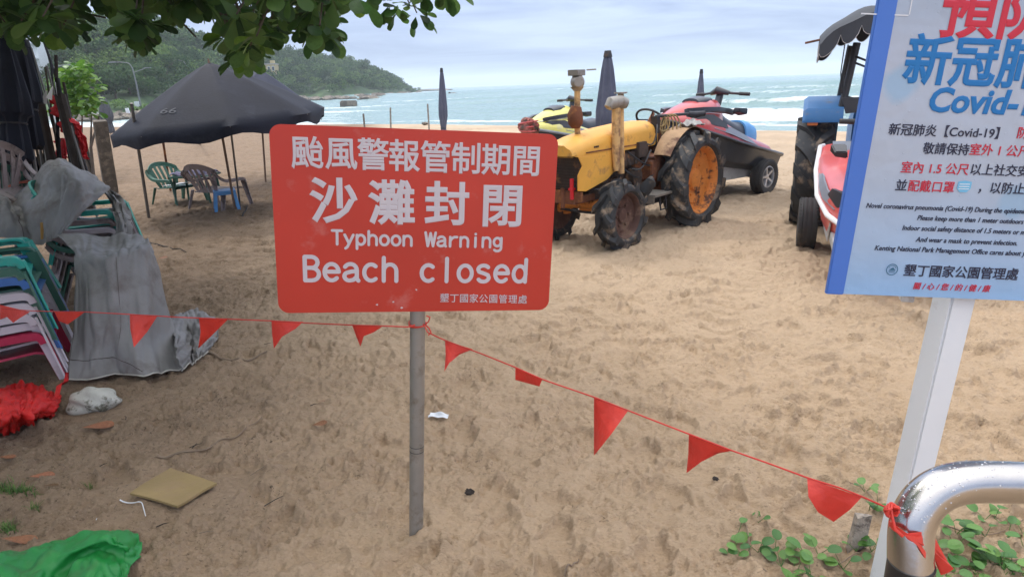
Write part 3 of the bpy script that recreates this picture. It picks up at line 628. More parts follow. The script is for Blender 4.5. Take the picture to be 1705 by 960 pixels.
# post behind the panel
x, y = sp_(697.5, 300); up_ = MS.col[1].to_3d(); top = MS @ Vector((x, y, -.03)); topv = top; bt = base-(top-base).normalized()*.25
post = MB(); post.tube([bt, base+(topv-base)*.12, topv], .0262, 24); post.build('post', M['galv'], sgn)
for t_ in (.265, .28): post2 = MB(); c_ = base+(topv-base)*t_; post2.tube([c_, c_+(topv-base).normalized()*.0022], .0267, 20); post2.build('post_scratch', M['dark_metal'], sgn)
for py_ in (250, 470):
    x, y = sp_(698, py_); cc = MS @ Vector((x, y, -.012)); u_ = MS.col[0].to_3d(); cl = MB(); cl.tube([cc-u_*.05, cc-u_*.03-MS.col[2].to_3d()*.03, cc+u_*.03-MS.col[2].to_3d()*.03, cc+u_*.05], .006, 6); cl.build('bracket', M['galv'], sgn)
root_fix(sgn)
# ================================================================ covid notice
q = R_(2.2); u = RT*math.cos(q)-UP*math.sin(q); v = (RT*math.sin(q)+UP*math.cos(q)) - FW*.293
org = P(1378, 488, 1.80); MC = plane_frame(org, u, v)
def cp(x, y): return on_plane(MC, x, y)
CW = cp(1797, 504)[0]; CHt = 1.02
gp = P(1586, 505, 1.87); vv = MC.col[1].to_3d(); foot = gp - vv*((gp.z-0)/vv.z)
cov = empty('health_notice_sign', (foot.x, foot.y, 0), 0, 'pale blue printed health notice board with blue side strip on a square white post', 'notice board')
def poster_mat():
    m = bpy.data.materials.new('poster_print'); m.use_nodes = True; n = m.node_tree.nodes; l = m.node_tree.links; b = n['Principled BSDF']; b.inputs['Roughness'].default_value = .28
    c = n.new('ShaderNodeTexCoord'); vmat = n.new('ShaderNodeMapping'); l.new(c.outputs['UV'], vmat.inputs[0])
    vo = n.new('ShaderNodeTexVoronoi'); vo.inputs['Scale'].default_value = 4.2; vo.inputs['Randomness'].default_value = .95; l.new(c.outputs['UV'], vo.inputs[0])
    nz_ = n.new('ShaderNodeTexNoise'); nz_.inputs['Scale'].default_value = 5; nz_.inputs['Detail'].default_value = 5; l.new(c.outputs['UV'], nz_.inputs[0])
    ad = n.new('ShaderNodeMath'); ad.operation = 'MULTIPLY_ADD'; l.new(nz_.outputs[0], ad.inputs[0]); ad.inputs[1].default_value = .35; l.new(vo.outputs[0], ad.inputs[2])
    mr = n.new('ShaderNodeMapRange'); mr.inputs[1].default_value = .42; mr.inputs[2].default_value = .36; l.new(ad.outputs[0], mr.inputs[0])
    s = n.new('ShaderNodeSeparateXYZ'); l.new(c.outputs['UV'], s.inputs[0]); rp = n.new('ShaderNodeValToRGB'); l.new(s.outputs[1], rp.inputs[0])
    e = rp.color_ramp.elements; e[0].position = 0; e[0].color = (.26, .44, .68, 1); e[1].position = 1; e[1].color = (.24, .36, .5, 1)
    for p_, cc in ((.12, (.34, .46, .62, 1)), (.35, (.41, .46, .54, 1)), (.62, (.42, .46, .54, 1)), (.85, (.30, .39, .50, 1))): k = e.new(p_); k.color = cc
    m1 = n.new('ShaderNodeMix'); m1.data_type = 'RGBA'; l.new(rp.outputs[0], m1.inputs[6]); m1.inputs[7].default_value = (.26, .42, .58, 1)
    f = n.new('ShaderNodeMath'); f.operation = 'MULTIPLY'; f.inputs[1].default_value = .7; l.new(mr.outputs[0], f.inputs[0]); l.new(f.outputs[0], m1.inputs[0]); l.new(m1.outputs[2], b.inputs['Base Color'])
    n3 = n.new('ShaderNodeTexNoise'); n3.inputs['Scale'].default_value = 7; n3.inputs['Detail'].default_value = 3; l.new(c.outputs['UV'], n3.inputs[0])
    n4_ = n.new('ShaderNodeTexVoronoi'); n4_.inputs['Scale'].default_value = 55; l.new(c.outputs['UV'], n4_.inputs[0])
    dr = n.new('ShaderNodeMapRange'); dr.inputs[1].default_value = .16; dr.inputs[2].default_value = .05; l.new(n4_.outputs[0], dr.inputs[0])
    b0 = n.new('ShaderNodeBump'); b0.inputs['Strength'].default_value = .25; b0.inputs['Distance'].default_value = .002; l.new(dr.outputs[0], b0.inputs['Height'])
    bp = n.new('ShaderNodeBump'); bp.inputs['Strength'].default_value = .35; bp.inputs['Distance'].default_value = .03; l.new(n3.outputs[0], bp.inputs['Height']); l.new(b0.outputs[0], bp.inputs['Normal']); l.new(bp.outputs[0], b.inputs['Normal']); return m
x0 = cp(1404, 489)[0]
bp_ = MB(); bp_.box((CW/2, CHt/2, -.006), (CW, CHt, .012)); bo = bp_.build('board', None, cov)
uvl = bo.data.uv_layers.new(name='UVMap')
for lp in bo.data.loops: co = bo.data.vertices[lp.vertex_index].co; uvl.data[lp.index].uv = (co.x/CW*CW, co.y/CHt)
bo.data.materials.append(poster_mat()); bo.data.transform(MC)
es_ = MB(); es_.box(((x0-.004)/2, CHt/2, -.0045), (x0+.004, CHt+.004, .014)); e_ = es_.build('side_strip', M['blue_edge'], cov, bev=.002); e_.data.transform(MC)
def line(name, txt, px_, py_, hpx, mt, off_=.01, shear=.0, sx=1.0, z=.0012):
    """baseline-left pixel, em height in pixels at that spot"""
    x, y = cp(px_, py_); x2, y2 = cp(px_+hpx*.18, py_-hpx); s_ = math.hypot(x2-x, y2-y)
    return text_obj(name, [(txt, x, y, s_*sx, s_, off_, shear, 'LEFT')], mt, bo, MC, z)
line('red_title', '預防', 1560, 52, 106, M['t_red'], .022, 0, .97)
line('blue_title', '新冠肺炎', 1500, 131, 88, M['t_blue'], .024, 0, .94)
line('covid_title', 'Covid-19', 1541, 184.5, 56, M['t_blue'], .03, .12, 1.02)
k = .012
line('notice_line', '新冠肺炎【Covid-19】', 1478, 222.5, 20.8, M['t_black'], k, 0, 1.0)
line('notice_line', '防疫期間', 1691, 228.5, 20.8, M['t_red'], k)
line('notice_line', '敬請保持', 1535, 254, 20.4, M['t_black'], k, 0, .97); line('notice_line', '室外 1 公尺', 1612, 256, 20.4, M['t_red'], k, 0, 1.0)
line('notice_line', '室內 1.5 公尺', 1498, 285.5, 20.4, M['t_red'], k, 0, .98); line('notice_line', '以上社交安全距離', 1613, 289, 20.4, M['t_black'], k, 0, .98)
line('notice_line', '並', 1489, 315.5, 20.4, M['t_black'], k); line('notice_line', '配戴口罩', 1510, 316.5, 20.4, M['t_red'], k, 0, .96); line('notice_line', '，以防止感染', 1626, 319, 20.4, M['t_black'], k, 0, .97)
for t_, a, b_, s_ in (('Novel coronavirus pneumonia (Covid-19) During the epidemic', 1441, 345.5, .90), ('Please keep more than 1 meter outdoors', 1526, 366, .90), ('Indoor social safety distance of 1.5 meters or more', 1501, 382.5, .90), ('And wear a mask to prevent infection.', 1524, 402, .92), ('Kenting National Park Management Office cares about you', 1455, 416, .93)):
    line('notice_line', t_, a, b_, 11.6, M['t_black'], .012, .18, s_)
line('office_name', '墾丁國家公園管理處', 1503, 457, 21, M['t_black'], .016, 0, .98)
line('slogan', '關 / 心 / 您 / 的 / 健 / 康', 1519, 480, 12.5, M['t_red'], .014, .12, .97)
# park emblem: ring, hill and waves
ex, ey = cp(1485, 448.5); em = MB(); rad = abs(cp(1495, 448)[0]-ex)
def ringpoly(b, cx, cy, r0, r1, z, a0=0, a1=360, n=28):
    for i in range(n):
        t0, t1 = R_(a0+(a1-a0)*i/n), R_(a0+(a1-a0)*(i+1)/n)
        b.add([(cx+r0*math.cos(t0), cy+r0*math.sin(t0), z), (cx+r1*math.cos(t0), cy+r1*math.sin(t0), z), (cx+r1*math.cos(t1), cy+r1*math.sin(t1), z), (cx+r0*math.cos(t1), cy+r0*math.sin(t1), z)], [(0, 1, 2, 3)], MC)
ringpoly(em, ex, ey, rad*.86, rad*1.0, .0012); ringpoly(em, ex, ey, rad*.62, rad*.7, .0012, 20, 160)
em.add([(ex-rad*.6, ey-.1*rad, .0013), (ex+rad*.6, ey-.1*rad, .0013), (ex+rad*.1, ey+rad*.4, .0013), (ex-rad*.2, ey+rad*.2, .0013)], [(0, 1, 2, 3)], MC)
for k_ in range(2): em.add([(ex-rad*.55, ey-rad*(.3+.22*k_), .0013), (ex+rad*.55, ey-rad*(.3+.22*k_), .0013), (ex+rad*.5, ey-rad*(.2+.22*k_), .0013), (ex-rad*.5, ey-rad*(.2+.22*k_), .0013)], [(0, 1, 2, 3)], MC)
em.build('park_emblem', mat('emblem_blue', (.03, .13, .22), .5), bo)
# small face-mask picture
mx0, my0 = cp(1592, 318); mx1, my1 = cp(1618, 303); mk = MB(); w_ = mx1-mx0; h_ = my1-my0
mk.add([(mx0, my0+h_*.25, .0012), (mx0+w_*.25, my0-.1*h_, .0012), (mx0+w_*.75, my0-.1*h_, .0012), (mx1, my0+h_*.3, .0012), (mx1, my1, .0012), (mx0+w_*.5, my1+h_*.12, .0012), (mx0, my1, .0012)], [tuple(range(7))], MC)
mko = mk.build('mask_picture', M['mask_blue'], bo)
for k_ in range(3):
    ml = MB(); yy = my0+h_*(.2+.25*k_); ml.add([(mx0+w_*.12, yy, .0014), (mx0+w_*.88, yy+.02*h_, .0014), (mx0+w_*.88, yy+.1*h_, .0014), (mx0+w_*.12, yy+.08*h_, .0014)], [(0, 1, 2, 3)], MC); 
    if k_ == 0: b9 = ml
    else: b9.v += []; b9.add(ml.v, ml.f)
b9.build('mask_fold', M['ski_white'], bo)
# corner print frame and cross, top left
cxx, cyy = cp(1486, 0); fr_ = MB()
for (ax, ay, bx_, by_) in ((-.07, -.035, .045, -.035), (.045, -.035, .045, .06)):
    if ay == by_: fr_.add([(cxx+ax, cyy+ay, .0012), (cxx+bx_, cyy+ay, .0012), (cxx+bx_, cyy+ay+.003, .0012), (cxx+ax, cyy+ay+.003, .0012)], [(0, 1, 2, 3)], MC)
    else: fr_.add([(cxx+ax, cyy+ay+.0032, .0012), (cxx+ax+.003, cyy+ay+.0032, .0012), (cxx+ax+.003, cyy+by_, .0012), (cxx+ax, cyy+by_, .0012)], [(0, 1, 2, 3)], MC)
fr_.build('printed_frame', M['ski_white'], bo)
cr_ = MB(); cr_.add([(cxx-.011, cyy-.002, .0012), (cxx+.011, cyy-.002, .0012), (cxx+.011, cyy+.002, .0012), (cxx-.011, cyy+.002, .0012)], [(0, 1, 2, 3)], MC); cr_.add([(cxx-.002, cyy-.011, .0013), (cxx+.002, cyy-.011, .0013), (cxx+.002, cyy+.011, .0013), (cxx-.002, cyy+.011, .0013)], [(0, 1, 2, 3)], MC)
cr_.build('printed_cross', M['ski_grey'], bo)
# square post
Mp = plane_frame(foot, MC.col[0].to_3d()+MC.col[2].to_3d()*-.12, vv); pb = MB(); pw = .076
Lp = (gp-foot).length+.9; pb.box((0, Lp/2-.2, -.0), (pw, Lp, pw)); po = pb.build('post', M['white_pvc'], cov, bev=.006); po.data.transform(Mp)
bo2 = MB(); bo2.lathe([(.0, .002), (.007, .002), (.009, 0)], (0, .28, pw/2), (0, 0, 1), 12); q_ = bo2.build('screw_cap', M['white_pvc'], cov); q_.data.transform(Mp)
root_fix(cov)

# ================================================================ steel handrail
rz = 1.24; rpts = []
pp = [(1516, 1010, 1.0), (1516, 960, 1.0), (1516, 905, 1), (1518, 878, 1), (1524, 858, 1), (1536, 838, 1), (1555, 820, 1), (1580, 808, 1), (1610, 802, 1), (1645, 801, 1), (1705, 802.5, 1.0), (1800, 806, 1.01), (2100, 818, 1.05)]
rp_ = [P(a, b, rz*c) for a, b, c in pp]; footr = Vector((rp_[0].x, rp_[0].y, 0)); rp_ = [Vector((footr.x, footr.y, -.1)), Vector((footr.x, footr.y, .15))]+rp_[1:]
# smooth through the bend
sm_ = [rp_[0], rp_[1]]
for i in range(2, len(rp_)-2):
    for t in np.linspace(0, 1, 5, endpoint=False):
        p0, p1, p2, p3 = rp_[i-1], rp_[i], rp_[i+1], rp_[i+2]
        if i == 2: p0 = p1*2-p2
        sm_.append(.5*((2*p1)+(p2-p0)*t+(2*p0-5*p1+4*p2-p3)*t*t+(3*p1-p0-3*p2+p3)*t**3))
sm_ += rp_[-2:]
rail = empty('handrail', footr, 0, 'polished stainless steel tube handrail bending over at the bottom right, wet with drops', 'handrail')
RRAD = 34.5/F_*rz
rb = MB(); rb.tube(sm_, RRAD, 40, hint=(0, 1, 0)); rb.build('rail_tube', M['steel'], rail, 60)
bd0 = P(1516, 945, rz); bd = MB(); bd.tube([bd0+Vector((0, 0, -.045)), bd0+Vector((0, 0, .012))], RRAD+.0012, 40, hint=(0, 1, 0)); bd.build('rubber_band', M['black_band'], rail)
# rain drops beaded on top of the tube
dmat = mat('water_drop', (.8, .8, .82), .03, var=.02); dmat.node_tree.nodes['Principled BSDF'].inputs['Transmission Weight'].default_value = .6
db = MB()
for i in range(150):
    k = random.randrange(int(len(sm_)*.30), len(sm_)-2); t = random.random(); c_ = sm_[k].lerp(sm_[k+1], t); ax = (sm_[k+1]-sm_[k]).normalized(); a_, b2, _ = frame(ax, (0, 1, 0))
    toC = (CAM-c_).normalized(); upv = (Vector((0, 0, 1))*.9+toC*.35+ax*0); an = random.gauss(0, .6); n_ = (upv-ax*upv.dot(ax)).normalized(); n_ = Matrix.Rotation(an, 3, ax) @ n_
    r_ = random.uniform(.0007, .0019); db.lathe([(r_, -.0002), (r_*.9, r_*.35), (r_*.5, r_*.62), (0, r_*.7)], c_+n_*RRAD, n_, 7)
do = db.build('rain_drops', dmat, rail); do['kind'] = 'stuff'
root_fix(rail)

# ================================================================ pennant string
cpost = base+(topv-base)*.0; pz = (P(690, 543, 1).z)
dpost = 1/2.06; drail = 1/1.16
def bdist(px):                               # forward distance, inverse-linear in pixels on each straight run
    if px >= 697: return 1/(dpost+(drail-dpost)*(px-697)/(1487-697))
    return 1/(1/2.06+(1/3.15-1/2.06)*(697-px)/697)
RP = [(-60, 508), (0, 513), (50, 517), (95, 518.5), (140, 519), (215, 523), (300, 528), (380, 531), (455, 534), (520, 538), (590, 541), (640, 542.5), (680, 544), (700, 545), (712, 553), (740, 566), (800, 588), (860, 612), (905, 632), (990, 661), (1046, 683), (1100, 704), (1147, 722), (1217, 749), (1280, 771), (1345, 795), (1400, 812), (1435, 826), (1487, 849)]
def rpos(px):
    y = float(np.interp(px, [a for a, _ in RP], [b for _, b in RP])); return D(px, y, bdist(px))
start = D(700, 545, 2.03); bunt = empty('pennant_string', (start.x, start.y, 0), 0, 'string of small red plastic pennants strung between chair stack, sign post and handrail', 'bunting')
rb = MB(); rb.tube([rpos(a) for a in np.linspace(-60, 680, 60)], .0022, 6); rb.build('cord', M['rope_red'], bunt)
rb = MB(); rb.tube([rpos(a) for a in np.linspace(712, 1487, 70)], .0019, 6); rb.build('cord', M['rope_red'], bunt)
# loop round the sign post with loose ends
axp = (topv-base).normalized(); tpar = (D(695, 545, 2.1).z-base.z)/axp.z; cpp = base+axp*tpar; a_, b2, _ = frame(axp)
lp = MB()
for k_ in range(3): lp.tube([cpp+axp*(.003*k_-.003+.004*math.sin(t+k_))+(a_*math.cos(t)+b2*math.sin(t))*(.0285+.0008*k_) for t in np.linspace(0, 6.28, 26)], .002, 6)
e0 = rpos(680); e1 = rpos(712); lp.tube([e0, cpp-a_*0+(e0-cpp)*.3+(CAM-cpp).normalized()*.03], .002, 6); lp.tube([e1, cpp+(CAM-cpp).normalized()*.03+Vector((.02, 0, 0))], .002, 6)
for s_ in (1, -1): lp.tube([cpp+Vector((.027, -.01, 0)), cpp+Vector((.04, -.012, .012*s_)), cpp+Vector((.046, -.014, .028*s_)), cpp+Vector((.036, -.02, .035*s_))], .0024, 6)
lp.build('knot', M['flag_red'], bunt)
# each pennant as pixel outline on its own spot of the cord, curled in depth
FL = [[(0, 507), (50, 519), (32, 530), (22, 537), (8, 524), (0, 532)], [(90, 518), (140, 520), (128, 529), (112, 540), (98, 534)], [(216, 523), (262, 526), (246, 551), (223, 578), (217, 548)], [(331, 529), (380, 531), (363, 548), (330, 580), (334, 552)],
      [(452, 533), (505, 535.5), (492, 547), (470, 560), (456, 580), (453, 555)], [(586, 540), (636, 544), (622, 553), (604, 560), (600, 577), (594, 562)], [(741, 567), (787, 581), (765, 590), (748, 604), (740, 618), (742, 590)],
      [(858, 612), (903, 631), (898, 643), (858, 632)], [(989, 661), (1046, 683), (1018, 722), (989, 758), (989, 710)], [(1147, 723), (1218, 750), (1196, 754), (1168, 768), (1143, 787), (1146, 755)],
      [(1344, 795), (1435, 827), (1415, 848), (1388, 868), (1362, 852), (1346, 826)]]
for i, fl in enumerate(FL):
    fl = [p for a, c in zip(fl, fl[1:]+fl[:1]) for p in (a, ((2*a[0]+c[0])/3, (2*a[1]+c[1])/3), ((a[0]+2*c[0])/3, (a[1]+2*c[1])/3))]
    cx_ = sum(a for a, _ in fl)/len(fl); d0 = bdist(cx_); b = MB(); n_ = len(fl)
    w_ = fl[3][0]-fl[0][0]
    def fp(px, py, off=0):
        top_y = float(np.interp(px, [a for a, _ in RP], [c for _, c in RP])); dn = (py-top_y)/60.; r_ = d0/2
        return D(px, py, bdist(px)+.026*r_*math.sin((px-fl[0][0])/w_*5.5+i*1.7+dn)*max(0, dn)*1.6+.05*r_*dn*(1 if i % 2 else -1)+off)
    # triangulate as fan with inner ring for curl
    cxy = (sum(a for a, _ in fl)/n_, sum(c for _, c in fl)/n_)
    for off, flip in ((-.0006, 0), (.0006, 1)):
        o_ = len(b.v); b.v.append(tuple(fp(*cxy, off)))
        for t in (.5, 1.0):
            for k_ in range(n_):
                b.v.append(tuple(fp(cxy[0]+(fl[k_][0]-cxy[0])*t, cxy[1]+(fl[k_][1]-cxy[1])*t, off)))
        for k_ in range(n_):
            k2 = (k_+1) % n_; t1 = (o_, o_+1+k_, o_+1+k2); t2 = (o_+1+k_, o_+1+n_+k_, o_+1+n_+k2, o_+1+k2)
            b.f += [t1[::-1], t2[::-1]] if flip else [t1, t2]
    h_ = 1+2*n_
    for k_ in range(n_):
        k2 = (k_+1) % n_; b.f.append((1+n_+k_, h_+1+n_+k_, h_+1+n_+k2, 1+n_+k2))
    bunt_f = b.build('pennant', M['flag_red'], bunt, 60)
# last pennant wound round the rail
wr = MB()
def bandp(u_, v_):                           # band hugging the near side of the tube
    px = 1480.5+72*u_; py = 866+24*min(1, u_*2.4)-7*u_+v_*(7+9*u_+3*math.sin(u_*14)); t = (px-1516.5)/35.8; t = max(-.999, min(.999, t))
    return P(px, py, rz-math.sqrt(1-t*t)*RRAD*1.06-.0015)
wr.sheet(bandp, 26, 5, .001); wr.build('wound_pennant', M['flag_red'], bunt)
wr = MB(); o_ = [(1506, 890), (1530, 893), (1552, 884), (1566, 912), (1578, 934), (1588, 946), (1580, 952), (1567, 957), (1560, 935), (1546, 925), (1549, 942), (1540, 928), (1528, 908)]
def tp_(px, py): t = max(0, 1-((px-1516.5)/36)**2); return P(px, py, rz-math.sqrt(t)*RRAD*1.1-.006-.006*math.sin(px*.25+py*.1))
n_ = len(o_); cxy = (1548, 912)
for off in (0, .001):
    k0 = len(wr.v); wr.v.append(tuple(tp_(*cxy)+Vector((0, off, 0))))
    for t in (.5, 1): wr.v += [tuple(tp_(cxy[0]+(a-cxy[0])*t, cxy[1]+(c-cxy[1])*t)+Vector((0, off, 0))) for a, c in o_]
    for k_ in range(n_): k2 = (k_+1) % n_; wr.f += [(k0, k0+1+k_, k0+1+k2), (k0+1+k_, k0+1+n_+k_, k0+1+n_+k2, k0+1+k2)]
wr.build('pennant_tail', M['flag_red'], bunt, 60)
kn = MB(); kc = P(1484, 848, rz*.97)
for j in range(4): kn.tube([kc+Vector((.010*math.cos(t+j), .008*math.sin(t*2+j), .009*math.sin(t+j*1.3))) for t in np.linspace(0, 6.2, 16)], .0022, 6)
kn.tube([kc, P(1486, 862, rz*.965), P(1490, 880, rz*.963), P(1503, 892, rz*.962)], .003, 6)
kn.tube([rpos(1487), kc], .002, 6)
kn.build('knot', M['flag_red'], bunt); root_fix(bunt)
# ================================================================ wheels
def xf(v): return Vector(v)
def carcass(R, w, rim, n=56):
    pr = [(rim, -w*.36), (rim+.25*(R-rim), -w*.49), (rim+.6*(R-rim), -w*.5), (R*.965, -w*.44), (R*.99, -w*.3), (R, 0), (R*.99, w*.3), (R*.965, w*.44), (rim+.6*(R-rim), w*.5), (rim+.25*(R-rim), w*.49), (rim, w*.36), (rim*.97, w*.30), (rim*.97, -w*.30)]
    b = MB(); b.lathe(pr, (0, 0, 0), (0, 1, 0), n, True); return b
def lug_tyre(R, w, rim, nl, lh, rnd):
    b = carcass(R-lh, w, rim)
    for i in range(nl*2):
        sgn_ = 1 if i % 2 else -1; t0 = math.pi*i/nl+rnd.uniform(-.02, .02)
        rings = []
        for k in range(5):
            f = k/4; y = sgn_*w*(.02+.50*f); t = t0 - .62*(w/R)*1.15*f**.8; hw = .040*R/.53*(1+.25*f)/R
            top = R - .05*R*f**3 + rnd.uniform(-.004, .004); bot = (R-lh*1.4) - (.10*R if k == 4 else 0)
            rings.append([(math.cos(t-hw*1.35)*bot, y, math.sin(t-hw*1.35)*bot), (math.cos(t-hw)*top, y, math.sin(t-hw)*top), (math.cos(t+hw)*top, y, math.sin(t+hw)*top), (math.cos(t+hw*1.35)*bot, y, math.sin(t+hw*1.35)*bot)])
        if sgn_ < 0: rings = [r[::-1] for r in rings]
        b.loft(rings)
    return b
def farm_wheel(parent, c, R, w, rim, nl, lh, rimmat, steer=0, out=1, seed=1):
    rnd = random.Random(seed); W_ = empty('wheel', c, steer+(0 if out > 0 else math.pi)); W_.parent = parent
    lug_tyre(R, w, rim, nl, lh, rnd).build('tyre', M['rubber'], W_, 35)
    b = MB(); d = w*.18
    b.lathe([(rim*1.0, -w*.36), (rim*1.03, -w*.38), (rim*1.03, w*.38), (rim*.985, w*.38), (rim*.93, w*.30), (rim*.90, d*.6), (rim*.74, d*.35), (rim*.70, d*.55), (rim*.34, d*.2), (rim*.30, d*.8), (rim*.14, d*1.0), (0, d*1.0)], (0, 0, 0), (0, 1, 0), 40)
    for k in range(6): t = k*math.pi/3; b.lathe([(.016, 0), (.016, .016), (.009, .022), (0, .022)], (math.cos(t)*rim*.48, d*.35, math.sin(t)*rim*.48), (0, 1, 0), 6)
    for k in range(4): t = k*math.pi/2+.4; b.lathe([(.028, -.01), (.028, .004), (.012, .008), (0, .008)], (math.cos(t)*rim*.8, d*.45, math.sin(t)*rim*.8), (0, 1, 0), 8)
    b.build('rim', rimmat, W_, 35); return W_
def road_wheel(parent, c, R, w, rim, out=1, steer=0):
    W_ = empty('wheel', c, steer+(0 if out > 0 else math.pi)); W_.parent = parent
    pr = [(rim, -w*.40), (rim+.4*(R-rim), -w*.5), (R*.93, -w*.49), (R*.985, -w*.42)]
    for y in (-.25, -.02, .21): pr += [(R, (y-.09)*w), (R, (y+.02)*w), (R*.972, (y+.03)*w), (R*.972, (y+.07)*w)]
    pr += [(R, .31*w), (R*.985, w*.42), (R*.93, w*.49), (rim+.4*(R-rim), w*.5), (rim, w*.40), (rim*.95, w*.3), (rim*.95, -w*.3)]
    b = MB(); b.lathe(pr, (0, 0, 0), (0, 1, 0), 44, True)
    for k in range(44):
        t = 2*math.pi*k/44
        for s_ in (-1, 1): b.box((math.cos(t)*R*.985, s_*w*.40, math.sin(t)*R*.985), (.008, w*.12, .012), (0, -t, 0))
    b.build('tyre', M['rubber_clean'], W_, 30)
    b = MB(); b.lathe([(rim*.95, -w*.3), (rim*1.02, w*.40), (rim*.94, w*.41), (rim*.9, w*.2), (rim*.88, -w*.1), (.01, -w*.1)], (0, 0, 0), (0, 1, 0), 30)
    for k in range(5):
        t = 2*math.pi*k/5; a = (math.cos(t), math.sin(t)); p_ = (-a[1], a[0])
        b.loft([[(a[0]*r_+p_[0]*h_, y, a[1]*r_+p_[1]*h_) for h_, y in ((-hw, y0), (hw, y0), (hw*.6, y1), (-hw*.6, y1))] for r_, hw, y0, y1 in ((rim*.15, rim*.16, w*.05, w*.3), (rim*.93, rim*.13, w*.12, w*.36))])
    b.lathe([(rim*.26, 0), (rim*.24, w*.31), (0, w*.33)], (0, 0, 0), (0, 1, 0), 16); b.build('rim', M['alloy'], W_, 30); return W_

# ================================================================ yellow tractor
tr = empty('tractor', (1.74, 7.78, 0), R_(-132.5), 'old yellow farm tractor with sandy lugged tyres and upright exhaust pipes, behind the red sign', 'tractor', 'tractors on the beach')
farm_wheel(tr, (0, .47, .51), .54, .31, .37, 11, .055, M['rim_orange'], 0, 1, 1)
farm_wheel(tr, (0, -.47, .51), .54, .31, .37, 11, .055, M['rim_orange'], 0, -1, 2)
farm_wheel(tr, (1.40, .42, .33), .355, .22, .225, 9, .045, M['rim_dark'], -.02, 1, 3)
farm_wheel(tr, (1.40, -.42, .33), .355, .22, .225, 9, .045, M['rim_dark'], -.02, -1, 4)
def hood_ring(x, w, zt, zb, cr_=.09):
    o = [(x, -w, zb), (x, w, zb), (x, w, zt-cr_*1.1)]
    for k in range(1, 6): t = R_(90*k/6); o.append((x, w-cr_+cr_*math.cos(t), zt-cr_*1.1+cr_*math.sin(t)))
    o += [(x, w*.4, zt+.012), (x, -w*.4, zt+.012)]
    for k in range(5, 0, -1): t = R_(90*k/6); o.append((x, -w+cr_-cr_*math.cos(t), zt-cr_*1.1+cr_*math.sin(t)))
    o.append((x, -w, zt-cr_*1.1)); return o
b = MB(); b.loft([hood_ring(.30, .18, 1.14, .94), hood_ring(.42, .205, 1.165, .92), hood_ring(.8, .215, 1.16, .92), hood_ring(1.3, .215, 1.13, .92), hood_ring(1.66, .21, 1.085, .92), hood_ring(1.80, .20, 1.05, .925), hood_ring(1.85, .17, 1.02, .935)])
b.build('bonnet', M['yellow'], tr, 40)
for s_ in (1, -1):
    b = MB(); ys = .206*s_; b.prism([(1.02, .925), (1.04, .74), (1.22, .72), (1.34, .66), (1.70, .59), (1.83, .61), (1.83, .76), (1.76, .84), (1.82, .93)], Matrix(((1, 0, 0, 0), (0, 0, s_, ys), (0, 1, 0, 0), (0, 0, 0, 1))), .012)
    b.build('side_panel', M['yellow'], tr, 30, .004)
    b = MB(); b.box((1.2, .2195*s_, .958), (1.0, .006, .012)); b.build('bonnet_seam', M['rust'], tr)
    b = MB(); [b.box((1.50+.028*k, .217*s_, 1.0), (.018, .004, .018)) for k in range(3)]; b.build('badge', M['dark_metal'], tr)
b = MB(); b.box((1.70, 0, .77), (.06, .38, .34)); [b.box((1.735, 0, .63+.03*k), (.012, .36, .008)) for k in range(10)]; b.build('grille', M['engine'], tr)
b = MB(); b.box((1.05, 0, .68), (.95, .26, .44)); b.box((.95, .1, .82), (.5, .2, .14)); b.cyl((.8, .14, .62), (.8, .24, .62), .10, n=16); b.cyl((1.1, .13, .6), (1.1, .2, .6), .07)
b.cyl((1.35, .12, .7), (1.35, .2, .7), .09); b.box((.72, .19, .9), (.16, .12, .16)); b.cyl((.62, .2, .78), (.62, .2, .95), .045); b.cyl((.9, .2, .5), (.55, .2, .5), .05)
for k in range(4): b.box((.78+.13*k, .17, .98-.03), (.06, .07, .05)); b.cyl((.8+.13*k, .16, .9), (.8+.13*k, .22, .76), .014, n=8)
b.build('engine', M['engine'], tr, 35, .006)
b = MB(); b.box((.25, 0, .60), (1.0, .32, .34)); b.box((0, 0, .55), (.45, .52, .30)); b.cyl((0, -.34, .51), (0, .34, .51), .09); b.box((-.28, 0, .5), (.2, .3, .24)); b.box((.5, .2, .66), (.18, .16, .2)); b.build('gearbox', M['rust'], tr, 35, .01)
b = MB(); b.tube([(1.40, -.36, .33), (1.40, -.15, .40), (1.40, .15, .40), (1.40, .36, .33)], .05, 10); b.box((1.3, 0, .40), (.2, .18, .14)); b.cyl((1.30, .33, .26), (1.30, .33, .44), .045); b.cyl((1.30, -.33, .26), (1.30, -.33, .44), .045)
b.build('front_axle', M['rim_orange'], tr, 35)
b = MB(); b.box((1.62, 0, .50), (.34, .30, .07)); b.box((1.76, 0, .54), (.05, .42, .10)); b.cyl((1.79, 0, .42), (1.79, 0, .62), .022); b.build('front_ballast_bracket', M['rust'], tr, 35, .006)
b = MB(); b.cyl((1.80, .12, .52), (1.80, .12, .72), .02); b.box((1.80, .12, .62), (.05, .05, .02)); b.build('tow_pin', M['red_cloth'], tr)
b = MB(); b.tube([(1.32, .30, .40), (.9, .30, .47), (.45, .26, .66)], .014, 8); b.tube([(1.42, .35, .33), (1.5, 0, .34), (1.42, -.35, .33)], .014, 8); b.tube([(1.1, .24, .50), (1.3, .42, .50)], .012, 8); b.build('steering_rods', M['dark_metal'], tr)
hs = MB()
